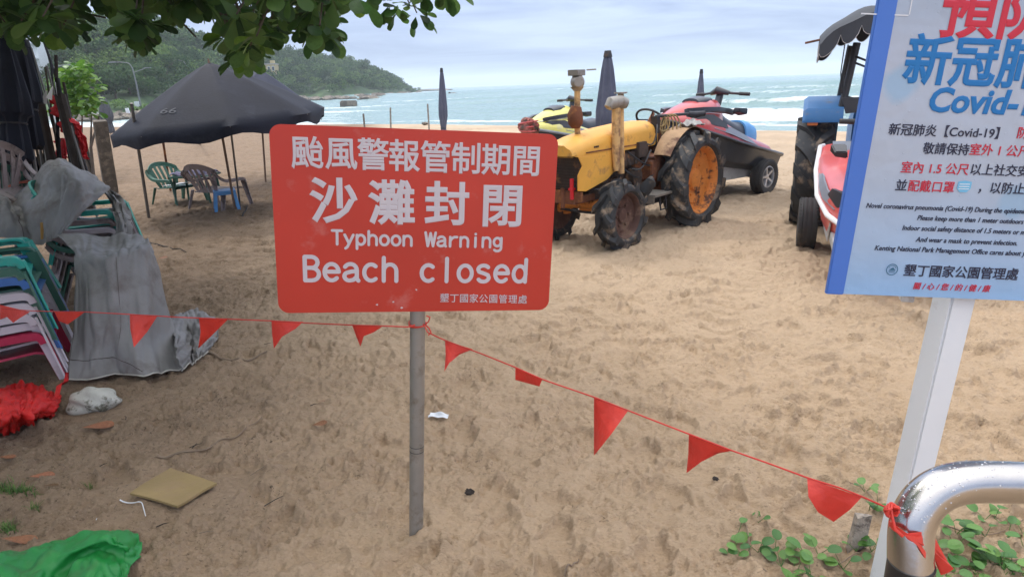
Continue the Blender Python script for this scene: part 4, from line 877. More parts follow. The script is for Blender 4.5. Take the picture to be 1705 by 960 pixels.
for k, (p0, p1) in enumerate((((.95, .2, .9), (.55, .24, .72)), ((.9, .22, .72), (.5, .22, .86)), ((1.15, .2, .8), (.8, .26, .62)), ((.6, .22, .95), (.35, .18, 1.12)), ((1.5, .18, .58), (1.1, .22, .7)))):
    a, c = Vector(p0), Vector(p1); hs.tube([a.lerp(c, t)+Vector((0, .06*math.sin(math.pi*t), -.05*math.sin(math.pi*t*(1+k % 2)))) for t in np.linspace(0, 1, 9)], .009, 6)
hs.build('hoses', M['black_band'], tr)
# air pre-cleaner on its stalk and the two upright pipes
b = MB(); b.tube([(1.50, -.03, 1.08), (1.50, -.03, 1.56)], .030, 14); b.build('air_intake_stalk', M['yellow_pale'], tr)
b = MB(); b.tube([(1.50, -.03, 1.52), (1.50, -.03, 1.56)], [.035, .07], 16); b.tube([(1.43, -.09, 1.605), (1.45, -.07, 1.605), (1.53, 0, 1.605), (1.555, .03, 1.605)], [.045, .066, .066, .045], 16); b.box((1.51, -.03, 1.69), (.13, .12, .055)); b.cyl((1.5, -.03, 1.64), (1.5, -.03, 1.68), .05); b.cyl((1.46, .05, 1.712), (1.42, .14, 1.714), .008, n=6)
b.build('air_precleaner', M['galv'], tr, 40, .004)
b = MB(); b.tube([(1.53, -.03, 1.17), (1.53, -.03, 1.22), (1.54, -.03, 1.30), (1.53, -.02, 1.38)], [.04, .075, .078, .05], 14); b.build('sediment_bowl', M['rust'], tr)
b = MB(); b.tube([(1.24, .26, .74), (1.24, .25, .95), (1.24, .25, 1.38)], [.03, .044, .044], 14); b.tube([(1.14, .25, .70), (1.15, .24, 1.48)], [.034, .030], 12); b.build('exhaust_pipes', M['yellow_pale'], tr)
b = MB(); b.tube([(1.34, .22, 1.355), (1.31, .23, 1.395), (1.20, .27, 1.405), (1.14, .30, 1.385)], [.04, .062, .066, .05], 14); b.tube([(1.15, .24, 1.48), (1.15, .24, 1.495)], [.065, .065], 12); b.build('rain_cap', M['galv'], tr)
# dash, steering wheel, seat, levers
b = MB(); b.box((.28, 0, 1.0), (.16, .34, .30)); b.cyl((.24, 0, 1.1), (.10, 0, 1.24), .022); b.build('dashboard', M['rust'], tr, 35, .01)
b = MB(); axs = Vector((.14, 0, -.14)).normalized(); a_, b2, _ = frame(axs); cc = Vector((.16, 0, 1.17)); b.tube([cc+(a_*math.cos(t)+b2*math.sin(t))*.17 for t in np.linspace(0, 6.283, 34)], .013, 8)
for k in range(3): t = k*2.1; b.tube([cc, cc+(a_*math.cos(t)+b2*math.sin(t))*.17], .008, 6)
b.build('steering_wheel', M['dark_metal'], tr)
b = MB(); b.sheet(lambda u_, v_: Vector((-.42+.36*u_, -.2+.4*v_, .80+.06*(2*v_-1)**2+(.0 if u_ > .25 else (.25-u_)*1.0))), 10, 8, .03); b.cyl((-.2, 0, .6), (-.2, 0, .8), .05); b.build('seat', M['dark_metal'], tr)
b = MB(); b.tube([(.36, .18, 1.22), (.1, .32, 1.225), (-.12, .42, 1.225)], [.016]*3, 8); b.tube([(-.02, .36, 1.225), (-.10, .40, 1.21), (-.22, .46, 1.22)], [.034, .04, .03], 10); b.tube([(.36, .18, 1.22), (.36, .18, .9)], .022, 8); b.box((.36, .18, 1.13), (.07, .07, .18)); b.build('hand_lever_bar', M['dark_metal'], tr)
b = MB()
for j in range(5):
    c0 = Vector((.30-.03*j, .21+.02*j, 1.17)); rx_ = .07+.012*j
    b.tube([c0+Vector((math.cos(t)*rx_*.6, -math.cos(t)*rx_*.5, math.sin(t)*(.06+.028*j)-.028*j)) for t in np.linspace(0, 6.283, 22)], .009, 6)
b.tube([(.25, .24, 1.2), (.2, .27, 1.0), (.17, .3, .82)], .008, 6); b.build('rope_coil', M['coil'], tr)
fender_m = mat('rusty_fender', (.42, .27, .15), .8, var=.25, scale=6, dirt=(.13, .065, .04), dscale=5, dth=(.46, .6), bump=.4)
# fenders over the rear wheels
for s_ in (1, -1):
    def fn(u_, v_): t = R_(158-150*u_); r_ = .60+.012*math.sin(u_*9); return Vector((.0-math.cos(t)*r_*-1*-1, s_*(.27+.24*v_), .51+math.sin(t)*r_))
    def fen(u_, v_): t = R_(32+125*u_); r_ = .585+.01*math.sin(u_*9+v_*3)-.02*v_**4; return Vector((math.cos(t)*r_, s_*(.25+.19*v_), .51+math.sin(t)*r_))
    b = MB(); b.sheet(fen, 22, 6, .008); b.build('fender', M['rust'] if s_ < 0 else fender_m, tr)
    b = MB(); pl_ = [(math.cos(R_(a))*.59, .51+math.sin(R_(a))*.59) for a in range(32, 158, 9)]+[(-.3, .6), (.3, .55)]; b.prism(pl_, Matrix(((1, 0, 0, 0), (0, 0, s_, s_*.25), (0, 1, 0, 0), (0, 0, 0, 1))), .008); b.build('fender_side', M['rust'], tr, 30)
b = MB(); b.sheet(lambda u_, v_: Vector((-.17+.26*u_, .30+.2*v_, 1.115+.05*math.sin(u_*3.1)*math.sin(v_*3.1)+.02*math.sin(u_*17)*math.cos(v_*11))), 14, 12, .01); b.build('sack_pad', M['conc'], tr)
b = MB(); b.box((.68, .36, .44), (.36, .26, .025)); b.box((.86, .36, .40), (.02, .24, .08)); b.build('step_plate', M['galv'], tr, 30, .003)
b = MB(); b.tube([(.72, .46, .43), (.72, .48, .28), (.60, .48, .28), (.60, .46, .43)], .010, 6); b.box((.62, .30, .36), (.5, .05, .09)); b.build('step_bracket', M['dark_metal'], tr)
b = MB(); b.tube([(.88, .36, .46), (.92, .4, .52), (.9, .46, .60), (.84, .42, .62)], [.05, .07, .06, .03], 10); b.build('mud_clod', M['rubber'], tr)

# ================================================================ jet skis on trailers
def ski_ring(x, w, zs, zk, ch):
    return [(x, 0, zk), (x, w*.62, zk+ch*.45), (x, w*.9, zk+ch), (x, w, zs), (x, -w, zs), (x, -w*.9, zk+ch), (x, -w*.62, zk+ch*.45)]
def half(fn, n=14):                          # closed arch ring from a half-width / height function
    return fn
def arch(x, w, z0, z1, p=2.2, n=14, fl=0):
    o = []
    for k in range(n+1):
        t = math.pi*k/n; c, s_ = math.cos(t), math.sin(t)
        o.append((x, w*math.copysign(abs(c)**(2/p), c), z0+(z1-z0)*abs(s_)**(2/p)))
    return o
def jet_ski(loc, rz, tilt, hullm, deckm, accent, seatm, label, cat='jet ski', grp='jet skis on trailers', sc_=1.0, roll=0, h0=.42):
    root = empty('jet_ski', loc, rz, label, cat, grp); root.rotation_euler = (roll, tilt, rz); root.scale = (sc_,)*3
    st = [(-1.15, .42, .36, .06, .14), (-1.1, .46, .37, .04, .15), (-.5, .52, .40, 0, .17), (.1, .53, .44, 0, .18), (.55, .47, .50, .04, .2), (.9, .33, .56, .14, .2), (1.12, .17, .60, .28, .16), (1.22, .05, .62, .42, .1)]
    b = MB(); b.loft([ski_ring(*s_) for s_ in st]); b.build('hull', hullm, root, 30, .006)
    for s_ in (1, -1):
        b = MB(); b.tube([(x, s_*(w+.008), z) for x, w, z, _, _ in st], [.024]*len(st), 8); b.build('bumper_strip', accent, root)
    # deck from stern platform to bow
    dk = [(-1.13, .42, .365, .40), (-.8, .49, .38, .43), (-.72, .50, .385, .52), (-.2, .52, .41, .60), (.2, .52, .44, .70), (.45, .48, .475, .80), (.7, .41, .52, .80), (.95, .27, .57, .74), (1.12, .15, .6, .68), (1.2, .05, .62, .645)]
    b = MB(); b.loft([arch(x, w, z0, z1, 2.6) for x, w, z0, z1 in dk]); b.build('deck', deckm, root, 35)
    # hood cowl under the handlebars
    hd = [(.02, .16, .62, .90), (.16, .24, .64, 1.00), (.36, .29, .66, .99), (.58, .28, .67, .93), (.8, .22, .66, .84), (1.0, .12, .64, .75), (1.1, .04, .63, .70)]
    b = MB(); b.loft([arch(x, w, z0, z1, 2.3) for x, w, z0, z1 in hd]); b.build('hood', deckm, root, 35)
    for s_ in (1, -1):
        b = MB(); b.loft([[(x, s_*(w*1.0+.004), z), (x, s_*(w*1.0+.05), z+.02), (x, s_*(w+.045), z+.075), (x, s_*(w-.01), z+.06)] for x, w, z in ((-.02, .25, .80), (.2, .29, .80), (.45, .31, .79), (.7, .27, .76), (.92, .17, .72))]); b.build('side_vane', M['ski_black'], root, 35, .004)
        b = MB(); b.tube([(1.04, s_*.1, .715), (.85, s_*.225, .745), (.6, s_*.315, .775), (.3, s_*.345, .785)], [.008, .013, .014, .006], 6, flat=.6); b.build('white_stripe', M['ski_white'], root)
        b = MB(); b.loft([[(x, s_*(w+.0), z), (x, s_*(w+.012), z), (x, s_*(w-.02), z+h_), (x, s_*(w-.035), z+h_)] for x, w, z, h_ in ((-.35, .50, .44, .03), (.0, .515, .48, .08), (.3, .505, .53, .09), (.6, .425, .58, .05))]); b.build('side_decal', M['ski_grey'], root, 35)
        b = MB(); b.loft([[(x, s_*(w), z), (x, s_*(w+.03), z), (x, s_*(w-.0), z+h_), (x, s_*(w-.04), z+h_)] for x, w, z, h_ in ((.36, .45, .60, .06), (.6, .40, .62, .13), (.82, .29, .64, .10), (.95, .2, .655, .04))]); b.build('air_duct', M['ski_black'], root, 35)
        b = MB(); b.loft([arch_b for arch_b in ([(-.05, s_*.33, .80), (-.05, s_*.47, .82), (-.05, s_*.47, .90), (-.05, s_*.34, .90)], [(.10, s_*.33, .82), (.10, s_*.44, .84), (.10, s_*.44, .89), (.10, s_*.34, .89)])]); b.build('mirror', M['ski_black'], root, 30, .01)
    b = MB(); b.loft([arch(x, w, z0, z1, 2.3) for x, w, z0, z1 in ((.30, .13, .97, 1.01), (.45, .16, .93, 1.005), (.60, .13, .90, .955))]); b.build('hood_hatch', M['ski_black'], root, 35)
    se = [(-.86, .14, .5, .60), (-.8, .19, .5, .74), (-.6, .2, .5, .78), (-.35, .19, .52, .74), (-.12, .17, .55, .80), (.06, .15, .6, .88)]
    b = MB(); b.loft([arch(x, w, z0, z1, 2.8) for x, w, z0, z1 in se]); b.build('seat', M['ski_black'], root, 40)
    if seatm != M['ski_black']: b = MB(); b.loft([arch(x, w, z0, z1, 2.8) for x, w, z0, z1 in ((-.84, .17, .5, .66), (-.78, .215, .5, .765), (-.6, .225, .5, .80), (-.5, .22, .5, .785))]); b.build('seat_cover', seatm, root, 40)
    hb = MB(); hb.tube([(-.02, 0, .95), (-.05, 0, 1.08)], .05, 10); hb.tube([(-.10, .40, 1.09), (-.06, .2, 1.10), (-.03, 0, 1.12), (-.06, -.2, 1.10), (-.10, -.40, 1.09)], .018, 8); hb.tube([(-.05, .14, 1.10), (.03, 0, 1.13), (-.05, -.14, 1.10)], [.03, .055, .03], 10); h_ = hb.build('handlebar', M['ski_black'], root)
    for s_ in (1, -1): g_ = MB(); g_.tube([(-.08, s_*.28, 1.095), (-.105, s_*.42, 1.09)], .024, 10); g_.build('grip', M['rubber_clean'], h_)
    b = MB(); b.box((-1.02, 0, .415), (.22, .7, .012)); b.build('footboard_mat', M['ski_grey'], root)
    return root
def trailer(loc, rz, label, wheels_y=.62, L_=2.4, z=.24, grp='jet ski trailers', nose=0):
    root = empty('boat_trailer', loc, rz, label, 'boat trailer', grp)
    b = MB()
    for s_ in (1, -1): b.box((0, s_*.33, z+.08), (1.9, .05, .08)); b.tube([(.95, s_*.33, z+.08), (1.4, s_*.05, z+.06+nose)], .028, 8)
    b.box((-.9, 0, z+.08), (.05, .72, .07)); b.box((.4, 0, z+.08), (.05, .66, .06)); b.box((1.7, 0, z+.06+nose), (.75, .07, .07)); b.build('frame', M['galv_light'], root, 30, .004)
    b = MB(); b.cyl((-.35, -wheels_y, z), (-.35, wheels_y, z), .028); b.build('axle', M['dark_metal'], root)
    for s_ in (1, -1): b = MB(); b.box((-.05, s_*.22, z+.15), (1.5, .09, .06)); b.build('bunk', M['old_wood'], root, 30, .005)
    for s_ in (1, -1): b = MB(); b.prism([(-.85, z+.0), (.5, z+.02), (.62, z+.2), (-.9, z+.2)], Matrix(((1, 0, 0, 0), (0, 0, s_, s_*.36), (0, 1, 0, 0), (0, 0, 0, 1))), .01); b.build('side_plate', M['galv_light'], root, 30)
    b = MB(); b.box((1.55, 0, z+.2+nose), (.06, .06, .34)); b.cyl((1.55, -.06, z+.3+nose), (1.55, .06, z+.3+nose), .05); b.build('winch_post', M['dark_metal'], root)
    for s_ in (1, -1): road_wheel(root, (-.35, s_*wheels_y, z), .245, .17, .15, s_)
    return root
hd_ = math.atan2(-.62, -.78)
# red jet ski behind the yellow tractor; its left trailer wheel stands at a measured spot
wl = G(1270, 322); hx, hy = math.cos(hd_), math.sin(hd_); lx, ly = -hy, hx
tc_ = Vector((wl.x-lx*.5+hx*.35, wl.y-ly*.5+hy*.35, 0))
trailer(tc_, hd_, 'small grey trailer under the red jet ski behind the yellow tractor', .5)
jet_ski(tc_+Vector((hx*.30, hy*.30, .31)), hd_, R_(-9), M['ski_black'], M['ski_red'], M['ski_black'], M['ch_sky'], 'red and black jet ski with blue seat on a trailer behind the yellow tractor', sc_=1.0)
# yellow jet ski further back
hd2 = math.atan2(-.75, -.80); c2 = Vector((1.05, 11.3, 0))
trailer(c2, hd2, 'trailer under the yellow jet ski, mostly hidden by the tractor bonnet', .5)
jet_ski(c2+Vector((0, 0, .34)), hd2, R_(-3), M['ski_black'], M['ski_yellow'], M['ski_grey'], M['ski_black'], 'yellow and black jet ski parked beyond the bonnet of the yellow tractor', sc_=.9)
# right-hand jet ski, bow down towards the camera
wr_ = G(1340, 412); hd3 = math.atan2(-.92, -.38); hx, hy = math.cos(hd3), math.sin(hd3); lx, ly = -hy, hx     # left of heading is +x
tc3 = Vector((wr_.x+.5*lx+hx*.35, wr_.y+.5*ly+hy*.35, 0))
trailer(tc3, hd3, 'trailer with road tyre under the faded red jet ski beside the notice board', .5)
jet_ski(tc3+Vector((0.05, .05, .24)), hd3+.03, R_(20), M['ski_pink'], M['ski_pink'], M['ski_white'], M['ski_black'], 'faded red jet ski with white bumper edge, tipped bow down beside the notice board', sc_=.92)
# bundle on a post at the nose of the yellow jet ski
bp0 = D(880, 212, 9.6); bn = empty('tied_bundle', (bp0.x, bp0.y, 0), 0, 'reddish tied bundle on a stake at the left of the yellow bonnet', 'bundle')
b = MB(); b.cyl((bp0.x, bp0.y, -.2), (bp0.x, bp0.y, bp0.z), .03); b.build('stake', M['pole_wood'], bn)
def blob(b, c, r, seed, amp=.25, nu=22, nv=14, sq=(1, 1, 1)):
    rn = random.Random(seed); ws = [(rn.uniform(1, 5), rn.uniform(1, 5), rn.uniform(0, 6), rn.uniform(-1, 1)) for _ in range(9)]; c = Vector(c)
    rings = []
    for i in range(nv+1):
        ph = math.pi*(i/nv)*.998+.001; ring = []
        for k in range(nu):
            t = 2*math.pi*k/nu; d = Vector((math.sin(ph)*math.cos(t), math.sin(ph)*math.sin(t), math.cos(ph))); q = 1
            for (a, e, f, g) in ws: q += amp*.3*g*math.sin(a*d.x*2+e*d.y*2+f+d.z*a*1.3)
            ring.append(tuple(c+Vector((d.x*sq[0], d.y*sq[1], d.z*sq[2]))*r*q))
        rings.append(ring)
    b.loft([r_[::-1] for r_ in rings]); return b
b = MB(); blob(b, bp0+Vector((0, 0, .0)), .13, 4, .5, sq=(1.1, 1, .85)); b.build('wrapped_cloth', M['hide'], bn, 60)
b = MB(); [b.tube([bp0+Vector((math.cos(t)*.135, math.sin(t)*.13, .05*j-.03+.02*math.sin(t+j))) for t in np.linspace(0, 6.28, 20)], .01, 6) for j in range(3)]; b.build('cord', M['ski_pink'], bn); root_fix(bn)

# ================================================================ blue tractor with canopy
bt_ = empty('tractor', (4.0, 7.15, 0), math.atan2(.91, .40), 'blue tractor under a scalloped charcoal canopy, partly hidden by the notice board', 'tractor', 'tractors on the beach')
farm_wheel(bt_, (0, .66, .57), .60, .36, .33, 12, .045, M['rim_orange'], 0, 1, 8); farm_wheel(bt_, (0, -.66, .57), .60, .36, .33, 12, .045, M['rim_orange'], 0, -1, 9)
farm_wheel(bt_, (1.6, .55, .36), .37, .22, .2, 10, .035, M['rim_dark'], 0, 1, 10); farm_wheel(bt_, (1.6, -.55, .36), .37, .22, .2, 10, .035, M['rim_dark'], 0, -1, 11)
for s_ in (1, -1):
    b = MB(); b.loft([[(x, s_*.42, z0), (x, s_*.80, z0), (x, s_*.80, z1-.03), (x, s_*.76, z1), (x, s_*.42, z1)][::s_] for x, z0, z1 in ((-.50, 1.12, 1.16), (-.44, 1.12, 1.26), (-.25, 1.16, 1.315), (.25, 1.15, 1.36), (.5, 1.0, 1.25), (.62, .8, .9))]); b.build('fender', M['tractor_blue'], bt_, 35)
    b = MB(); b.box((-.47, s_*.7, 1.12), (.03, .10, .06)); b.build('tail_light', M['amber'], bt_, 30, .004)
b = MB(); b.box((.1, 0, .62), (1.0, .5, .42)); b.cyl((0, -.5, .57), (0, .5, .57), .1); b.box((-.45, 0, .6), (.3, .4, .3)); b.build('gearbox', M['dark_metal'], bt_, 35, .01)
b = MB(); b.loft([hood_ring(.7, .26, 1.22, .62), hood_ring(1.4, .26, 1.18, .62), hood_ring(2.05, .24, 1.08, .66), hood_ring(2.12, .2, 1.02, .7)]); b.build('bonnet', M['tractor_blue'], bt_)
b = MB(); b.box((1.6, 0, .38), (.12, .95, .1)); b.build('front_axle', M['dark_metal'], bt_, 35, .01)
b = MB(); b.sheet(lambda u_, v_: Vector((-.3+.42*u_, -.22+.44*v_, .88+.04*(2*v_-1)**2)), 8, 8, .06); b.sheet(lambda u_, v_: Vector((-.32-.10*u_, -.22+.44*v_, .9+.38*u_)), 8, 6, .06); b.build('seat', M['ski_black'], bt_)
b = MB(); cc = Vector((.42, 0, 1.28)); axs = Vector((.4, 0, -.7)).normalized(); a_, b2, _ = frame(axs); b.tube([cc+(a_*math.cos(t)+b2*math.sin(t))*.2 for t in np.linspace(0, 6.283, 30)], .014, 8); b.tube([cc, (.62, 0, .95)], .02, 8); b.build('steering_wheel', M['dark_metal'], bt_)
for (x, y, xt, yt) in ((-.38, .44, -.30, .36), (-.38, -.44, -.30, -.36), (.42, .44, .40, .38), (.42, -.44, .40, -.38)):
    b = MB(); b.tube([(x, y, 1.25), (xt, yt, 1.88)], .036, 8); b.build('canopy_post', M['dark_metal'], bt_)
b = MB(); b.tube([(-.36, .42, 1.36), (-.42, .2, 1.30), (-.4, 0, 1.28), (-.42, -.2, 1.30), (-.36, -.42, 1.36)], .02, 8); b.tube([(-.33, .38, 1.76), (-.4, .25, 1.70), (-.36, .1, 1.74)], .012, 6); b.tube([(-.33, .38, 1.70), (-.4, .2, 1.62), (-.34, .1, 1.72)], .012, 6); b.tube([(-.36, .12, 1.86), (-.42, .16, 1.5), (-.42, .1, 1.3)], .014, 6); b.box((-.42, .1, 1.43), (.05, .05, .10)); b.build('roll_bar', M['dark_metal'], bt_)
b = MB(); b.lathe([(.045, 0), (.05, .03), (.035, .07), (0, .085)], (-.40, .14, 1.48), (0, 0, 1), 14); b.build('beacon', M['amber'], bt_)
b = MB(); b.prism([(-.1, 1.24), (.0, 1.36), (.35, 1.36), (.3, 1.2)], Matrix(((0, 1, 0, -.41), (1, 0, 0, .1), (0, 0, 0, 0), (0, 0, 0, 1))) if 0 else Matrix(((0, 0, 1, -.42), (1, 0, 0, .1), (0, 1, 0, 0), (0, 0, 0, 1))), .03); b.build('rear_shield', M['ski_black'], bt_)
# canopy: arched canvas with a scalloped skirt on four sides
def can_roof(u_, v_):
    x = -.58+1.16*u_; y = .70-1.4*v_; h = 2.23-.27*abs(y/.70)**3.2-.10*abs(x/.58)**3 + .012*math.sin(v_*25+u_*3)
    return Vector((x, y, h))
b = MB(); b.sheet(can_roof, 18, 26, .006); cn = b.build('canopy', M['canopy'], bt_)
def skirt(edge, n_sc):
    def f(u_, v_):
        p_ = can_roof(*edge(u_)); sc__ = abs(math.sin(u_*n_sc*math.pi)); out_ = Vector((p_.x/.58, p_.y/.70, 0)); 
        return p_+Vector((0, 0, -v_*(.07+.115*sc__**.6)))+out_*(.004+.012*v_*math.sin(u_*40)*.4)
    b_ = MB(); b_.sheet(f, n_sc*8, 3, .003); b_.build('scalloped_skirt', M['canopy'], cn, 60)
    t_ = MB(); t_.tube([f(u_, 1.0) for u_ in np.linspace(0, 1, n_sc*8+1)], .004, 5); t_.build('piping', M['trim_white'], cn)
skirt(lambda u_: (0, u_), 8); skirt(lambda u_: (1, 1-u_), 8); skirt(lambda u_: (u_, 0), 6); skirt(lambda u_: (1-u_, 1), 6)
b = MB(); b.tube([(-.4, .50, 1.96), (-.42, .84, 1.90)], .012, 6); b.build('canopy_bow', M['rust'], bt_)
for dx in (0, .03): b = MB(); b.tube([(-.55, .45+dx, 1.86), (-.55, .46+dx, 1.6), (-.55, .45+dx*.3, 1.40)], .006, 5); b.build('tie_cord', M['dark_metal'], bt_)
b = MB(); b.box((-.75, 0, .45), (.4, .08, .06)); b.build('hitch', M['dark_metal'], bt_, 30, .004)

# ================================================================ umbrellas
def closed_umbrella(base_, top_, r, label, lean_hint=None, canvas='navy', grp='closed beach umbrellas', tie=.35, ztop=.97, zb=.12, name='closed_umbrella', seed=1, cap='dark_metal'):
    base_, top_ = Vector(base_), Vector(top_); rn = random.Random(seed)
    root = empty(name, base_, 0, label, 'umbrella', grp)
    d = top_-base_; L_ = d.length; a_, b2, dn = frame(d)
    b = MB(); b.tube([base_-dn*.3-base_, d*.5, d], .014, 8); b.build('pole', M['pole_metal'], root)
    prof = [(zb, .62), (zb+.02, .74), (zb+.1, .70), (zb+.2, .66), (zb+.24, .60), (zb+.28, .72), (.5, 1.0), (.6, .98), (.75, .75), (.88, .54), (.95, .38), (ztop, .30)]
    fo = [rn.uniform(0, 6.28) for _ in range(4)]; n = 32; b = MB(); rings = []
    for i, (t, w) in enumerate(prof):
        rings.append([tuple(dn*(t*L_+ (.02*math.sin(k*.9) if i == 0 else 0)) + (a_*math.cos(2*math.pi*k/n)+b2*math.sin(2*math.pi*k/n))*(r*w*(1+.13*math.sin(8*2*math.pi*k/n+fo[0]+t*1.5)+.06*math.sin(3*2*math.pi*k/n+fo[1]+t*4)))) for k in range(n)])
    b.loft(rings[::1]); cv = b.build('canopy', M[canvas], root, 50)
    b = MB(); b.tube([dn*(ztop*L_-.01), dn*(ztop*L_+.015), dn*(L_+.02)], [r*.42, r*.40, r*.3], 10); b.build('finial', M[cap], root)
    b = MB(); tt = (zb+.24)*L_; b.tube([dn*tt+(a_*math.cos(q)+b2*math.sin(q))*r*.66 for q in np.linspace(0, 6.28, 20)], .008, 6); b.build('tie_strap', M['dark_metal'], root)
    return root
def on(px, pyb, pyt, d):
    t_ = D(px[1], pyt, d); b_ = D(px[0], pyb, d); return b_, t_
t_ = D(735, 115, 15.5); b_ = Vector((D(737, 215, 15.5).x, 15.5, 0)); closed_umbrella(b_, t_, .095, 'slim closed blue grey umbrella standing beyond the top edge of the red sign', canvas='navy_light', seed=2)
t_ = D(1012, 87, 9.9); closed_umbrella(Vector((D(1012, 210, 9.9).x, 9.9, 0)), t_, .155, 'large closed navy umbrella standing right behind the yellow tractor bonnet', canvas='navy_light', seed=3)
t_ = D(1168, 117, 13.0); closed_umbrella(Vector((D(1165, 200, 13).x, 13.0, 0)), t_, .085, 'thin closed umbrella standing behind the red jet ski', canvas='navy_light', seed=4)
t_ = D(171, 160, 30); closed_umbrella(Vector((D(184, 222, 30).x, 30, 0)), t_, .24, 'faded closed umbrella near the water between the wooden post and the rocks', canvas='print_grey', seed=5)
def open_umbrella(apex, r, h, pole_base, tiltv, label, n=8, rot=.2, seed=1, val=.14, canvas='navy'):
    rn = random.Random(seed); root = empty('open_umbrella', (pole_base[0], pole_base[1], 0), 0, label, 'umbrella', 'open beach umbrellas')
    O = Vector((pole_base[0], pole_base[1], 0)); A = Vector(apex)-O; up_ = Vector(tiltv).normalized(); a_, b2, _ = frame(up_, (0, 1, 0))
    sag = [rn.uniform(.8, 1.25) for _ in range(n)]
    def pt(u_, v_):                           # u around, v 0 apex .. 1 rim .. >1 skirt
        k = u_*n; f = k-math.floor(k); s_ = math.sin(f*math.pi); t = 2*math.pi*u_+rot; vv2 = min(v_, 1)
        rr_ = r*vv2*(1-.075*s_*vv2); hh = h*(vv2**1.15)+ .05*s_*vv2*(1-vv2)*2*sag[int(k) % n]
        p_ = A - up_*hh + (a_*math.cos(t)+b2*math.sin(t))*rr_
        if v_ > 1: e = (v_-1); p_ = p_ - Vector((0, 0, 1))*(e*val*(1+.25*math.sin(f*math.pi*2+k)+.12*math.sin(u_*61))) + (a_*math.cos(t)+b2*math.sin(t))*.02*e*math.sin(u_*47)
        return p_
    b = MB(); b.sheet(lambda u_, v_: pt(u_, v_*1.2 if v_ < .8333 else 1+(v_-.8333)*6), n*8, 12, .003)
    # remap: rows 0-10 canopy, rows 10-12 skirt
    b = MB(); rows = [i/9 for i in range(10)]+[1.5, 2.0]
    b.sheet(lambda u_, v_: pt(u_, rows[int(round(v_*11))]), n*8, 11, .003); cv = b.build('canopy', M[canvas], root, 60)
    tip = A+up_*.05; b = MB(); b.tube([Vector((0, 0, -.3)), A-up_*h*.9 if 0 else A*.5, A, tip], [.017, .017, .015, .008], 10); b.build('pole', M['pole_wood'], root)
    for k in range(n):
        e = pt(k/n+1e-4, 1)-up_*.012; b = MB(); b.tube([A-up_*.03, (A+e)/2-up_*(.012), e], .006, 6); b.build('rib', M['pole_metal'], root)
    return root, pt, O, cv
ap = D(348, 104, 9.6)
ou, pt1, O1, cv1 = open_umbrella(ap, 1.42, .78, (D(389, 330, 9.6).x, 9.6), (-.07, -.05, 1), 'large open navy beach umbrella over the plastic chairs, the nearer of the two', rot=.35, seed=3)
ap2 = D(432, 116, 12.6)
open_umbrella(ap2, 1.12, .70, (D(440, 300, 12.6).x, 12.6), (.10, 0, 1), 'open navy umbrella farther back, its edge showing right of the nearer one', rot=.1, seed=6, val=.10, canvas='navy_mid')
# faded print on one gore
uv0 = [(u_, pt1(u_, .72)+O1) for u_ in np.linspace(0, 1, 65)]
best = min(uv0, key=lambda q_: (pr_ := (q_[1]-CAM), abs((CX+F_*pr_.dot(RT)/pr_.dot(FW))-286)+(200 if q_[1].y > 9.4 else 0))[1])
u0 = best[0]; c0 = pt1(u0, .72)+O1; du = (pt1(u0+.01, .72)-pt1(u0-.01, .72)).normalized(); dvv = (pt1(u0, .66)-pt1(u0, .78)).normalized()
if du.dot(RT) < 0: du = -du
Mt = plane_frame(c0, du, dvv); 
if Mt.col[2].to_3d().dot(CAM-c0) > 0:
    v_, f_ = text_mesh([('66', 0, -.05, .22, .15, .008, 0, 'CENTER')]); b = MB(); b.add([(x, y, .006+z) for x, y, z in v_], f_, Mt); me = bpy.data.meshes.new('faded_number'); me.from_pydata(b.v, [], b.f); me.update(); o = link('faded_number', me, M['print_grey'], cv1); o.matrix_parent_inverse = Matrix.Translation(-O1)

# ================================================================ poles and posts in the sand
def stick(name, p0, p1, r, mt, label, cat='pole', grp=None, n=8, bend=.0, flat=None):
    p0, p1 = Vector(p0), Vector(p1); d = p1-p0; b = MB(); m_ = 6; sd_ = random.random()*6
    b.tube([d*(i/m_)*1.0+Vector((bend*math.sin(i/m_*math.pi), bend*.4*math.sin(i/m_*5+sd_), 0)) - (d.normalized()*.25 if i == 0 else Vector((0, 0, 0))) for i in range(m_+1)], r, n, flat=flat)
    o = b.build(name, mt); o.location = p0; return tag(o, label, cat, grp)
stick('support_pole', G(248, 362), D(219, 172, 8.9), .020, M['pole_metal'], 'metal prop pole standing left of the green plastic chair', grp='poles around the open umbrella')
stick('support_pole', G(284, 318), D(267, 206, 10.6), .018, M['rust'], 'reddish prop pole rising behind the green plastic chair', grp='poles around the open umbrella')
stick('support_pole', G(400, 345), D(383, 206, 9.2), .014, M['pole_metal'], 'thin straight pole leaning by the right arm of the taupe chair', grp='poles around the open umbrella')
stick('support_pole', G(471, 322), D(463, 160, 10.3), .024, M['pole_metal'], 'dark pole standing close to the left edge of the red sign', grp='poles around the open umbrella')
stick('support_pole', G(333, 240), D(329, 211, 19), .03, M['rust'], 'short far stake seen below the middle of the open umbrella', grp='poles around the open umbrella')
stick('stake', G(608, 222), D(605, 190, 27), .035, M['old_wood'], 'shortest of the three stakes standing at the waterline above the sign', 'stake', 'stakes at the waterline')
stick('stake', G(651, 226), D(650, 180, 26), .03, M['old_wood'], 'middle of the three stakes standing at the waterline above the sign', 'stake', 'stakes at the waterline')
stick('stake', G(715, 224), D(712, 174, 26), .03, M['old_wood'], 'stake at the waterline just left of the slim closed umbrella', 'stake', 'stakes at the waterline')
stick('stake', G(111, 330), D(107, 190, 11), .010, M['pole_metal'], 'very thin rod beside the square wooden post', 'stake') if 0 else None
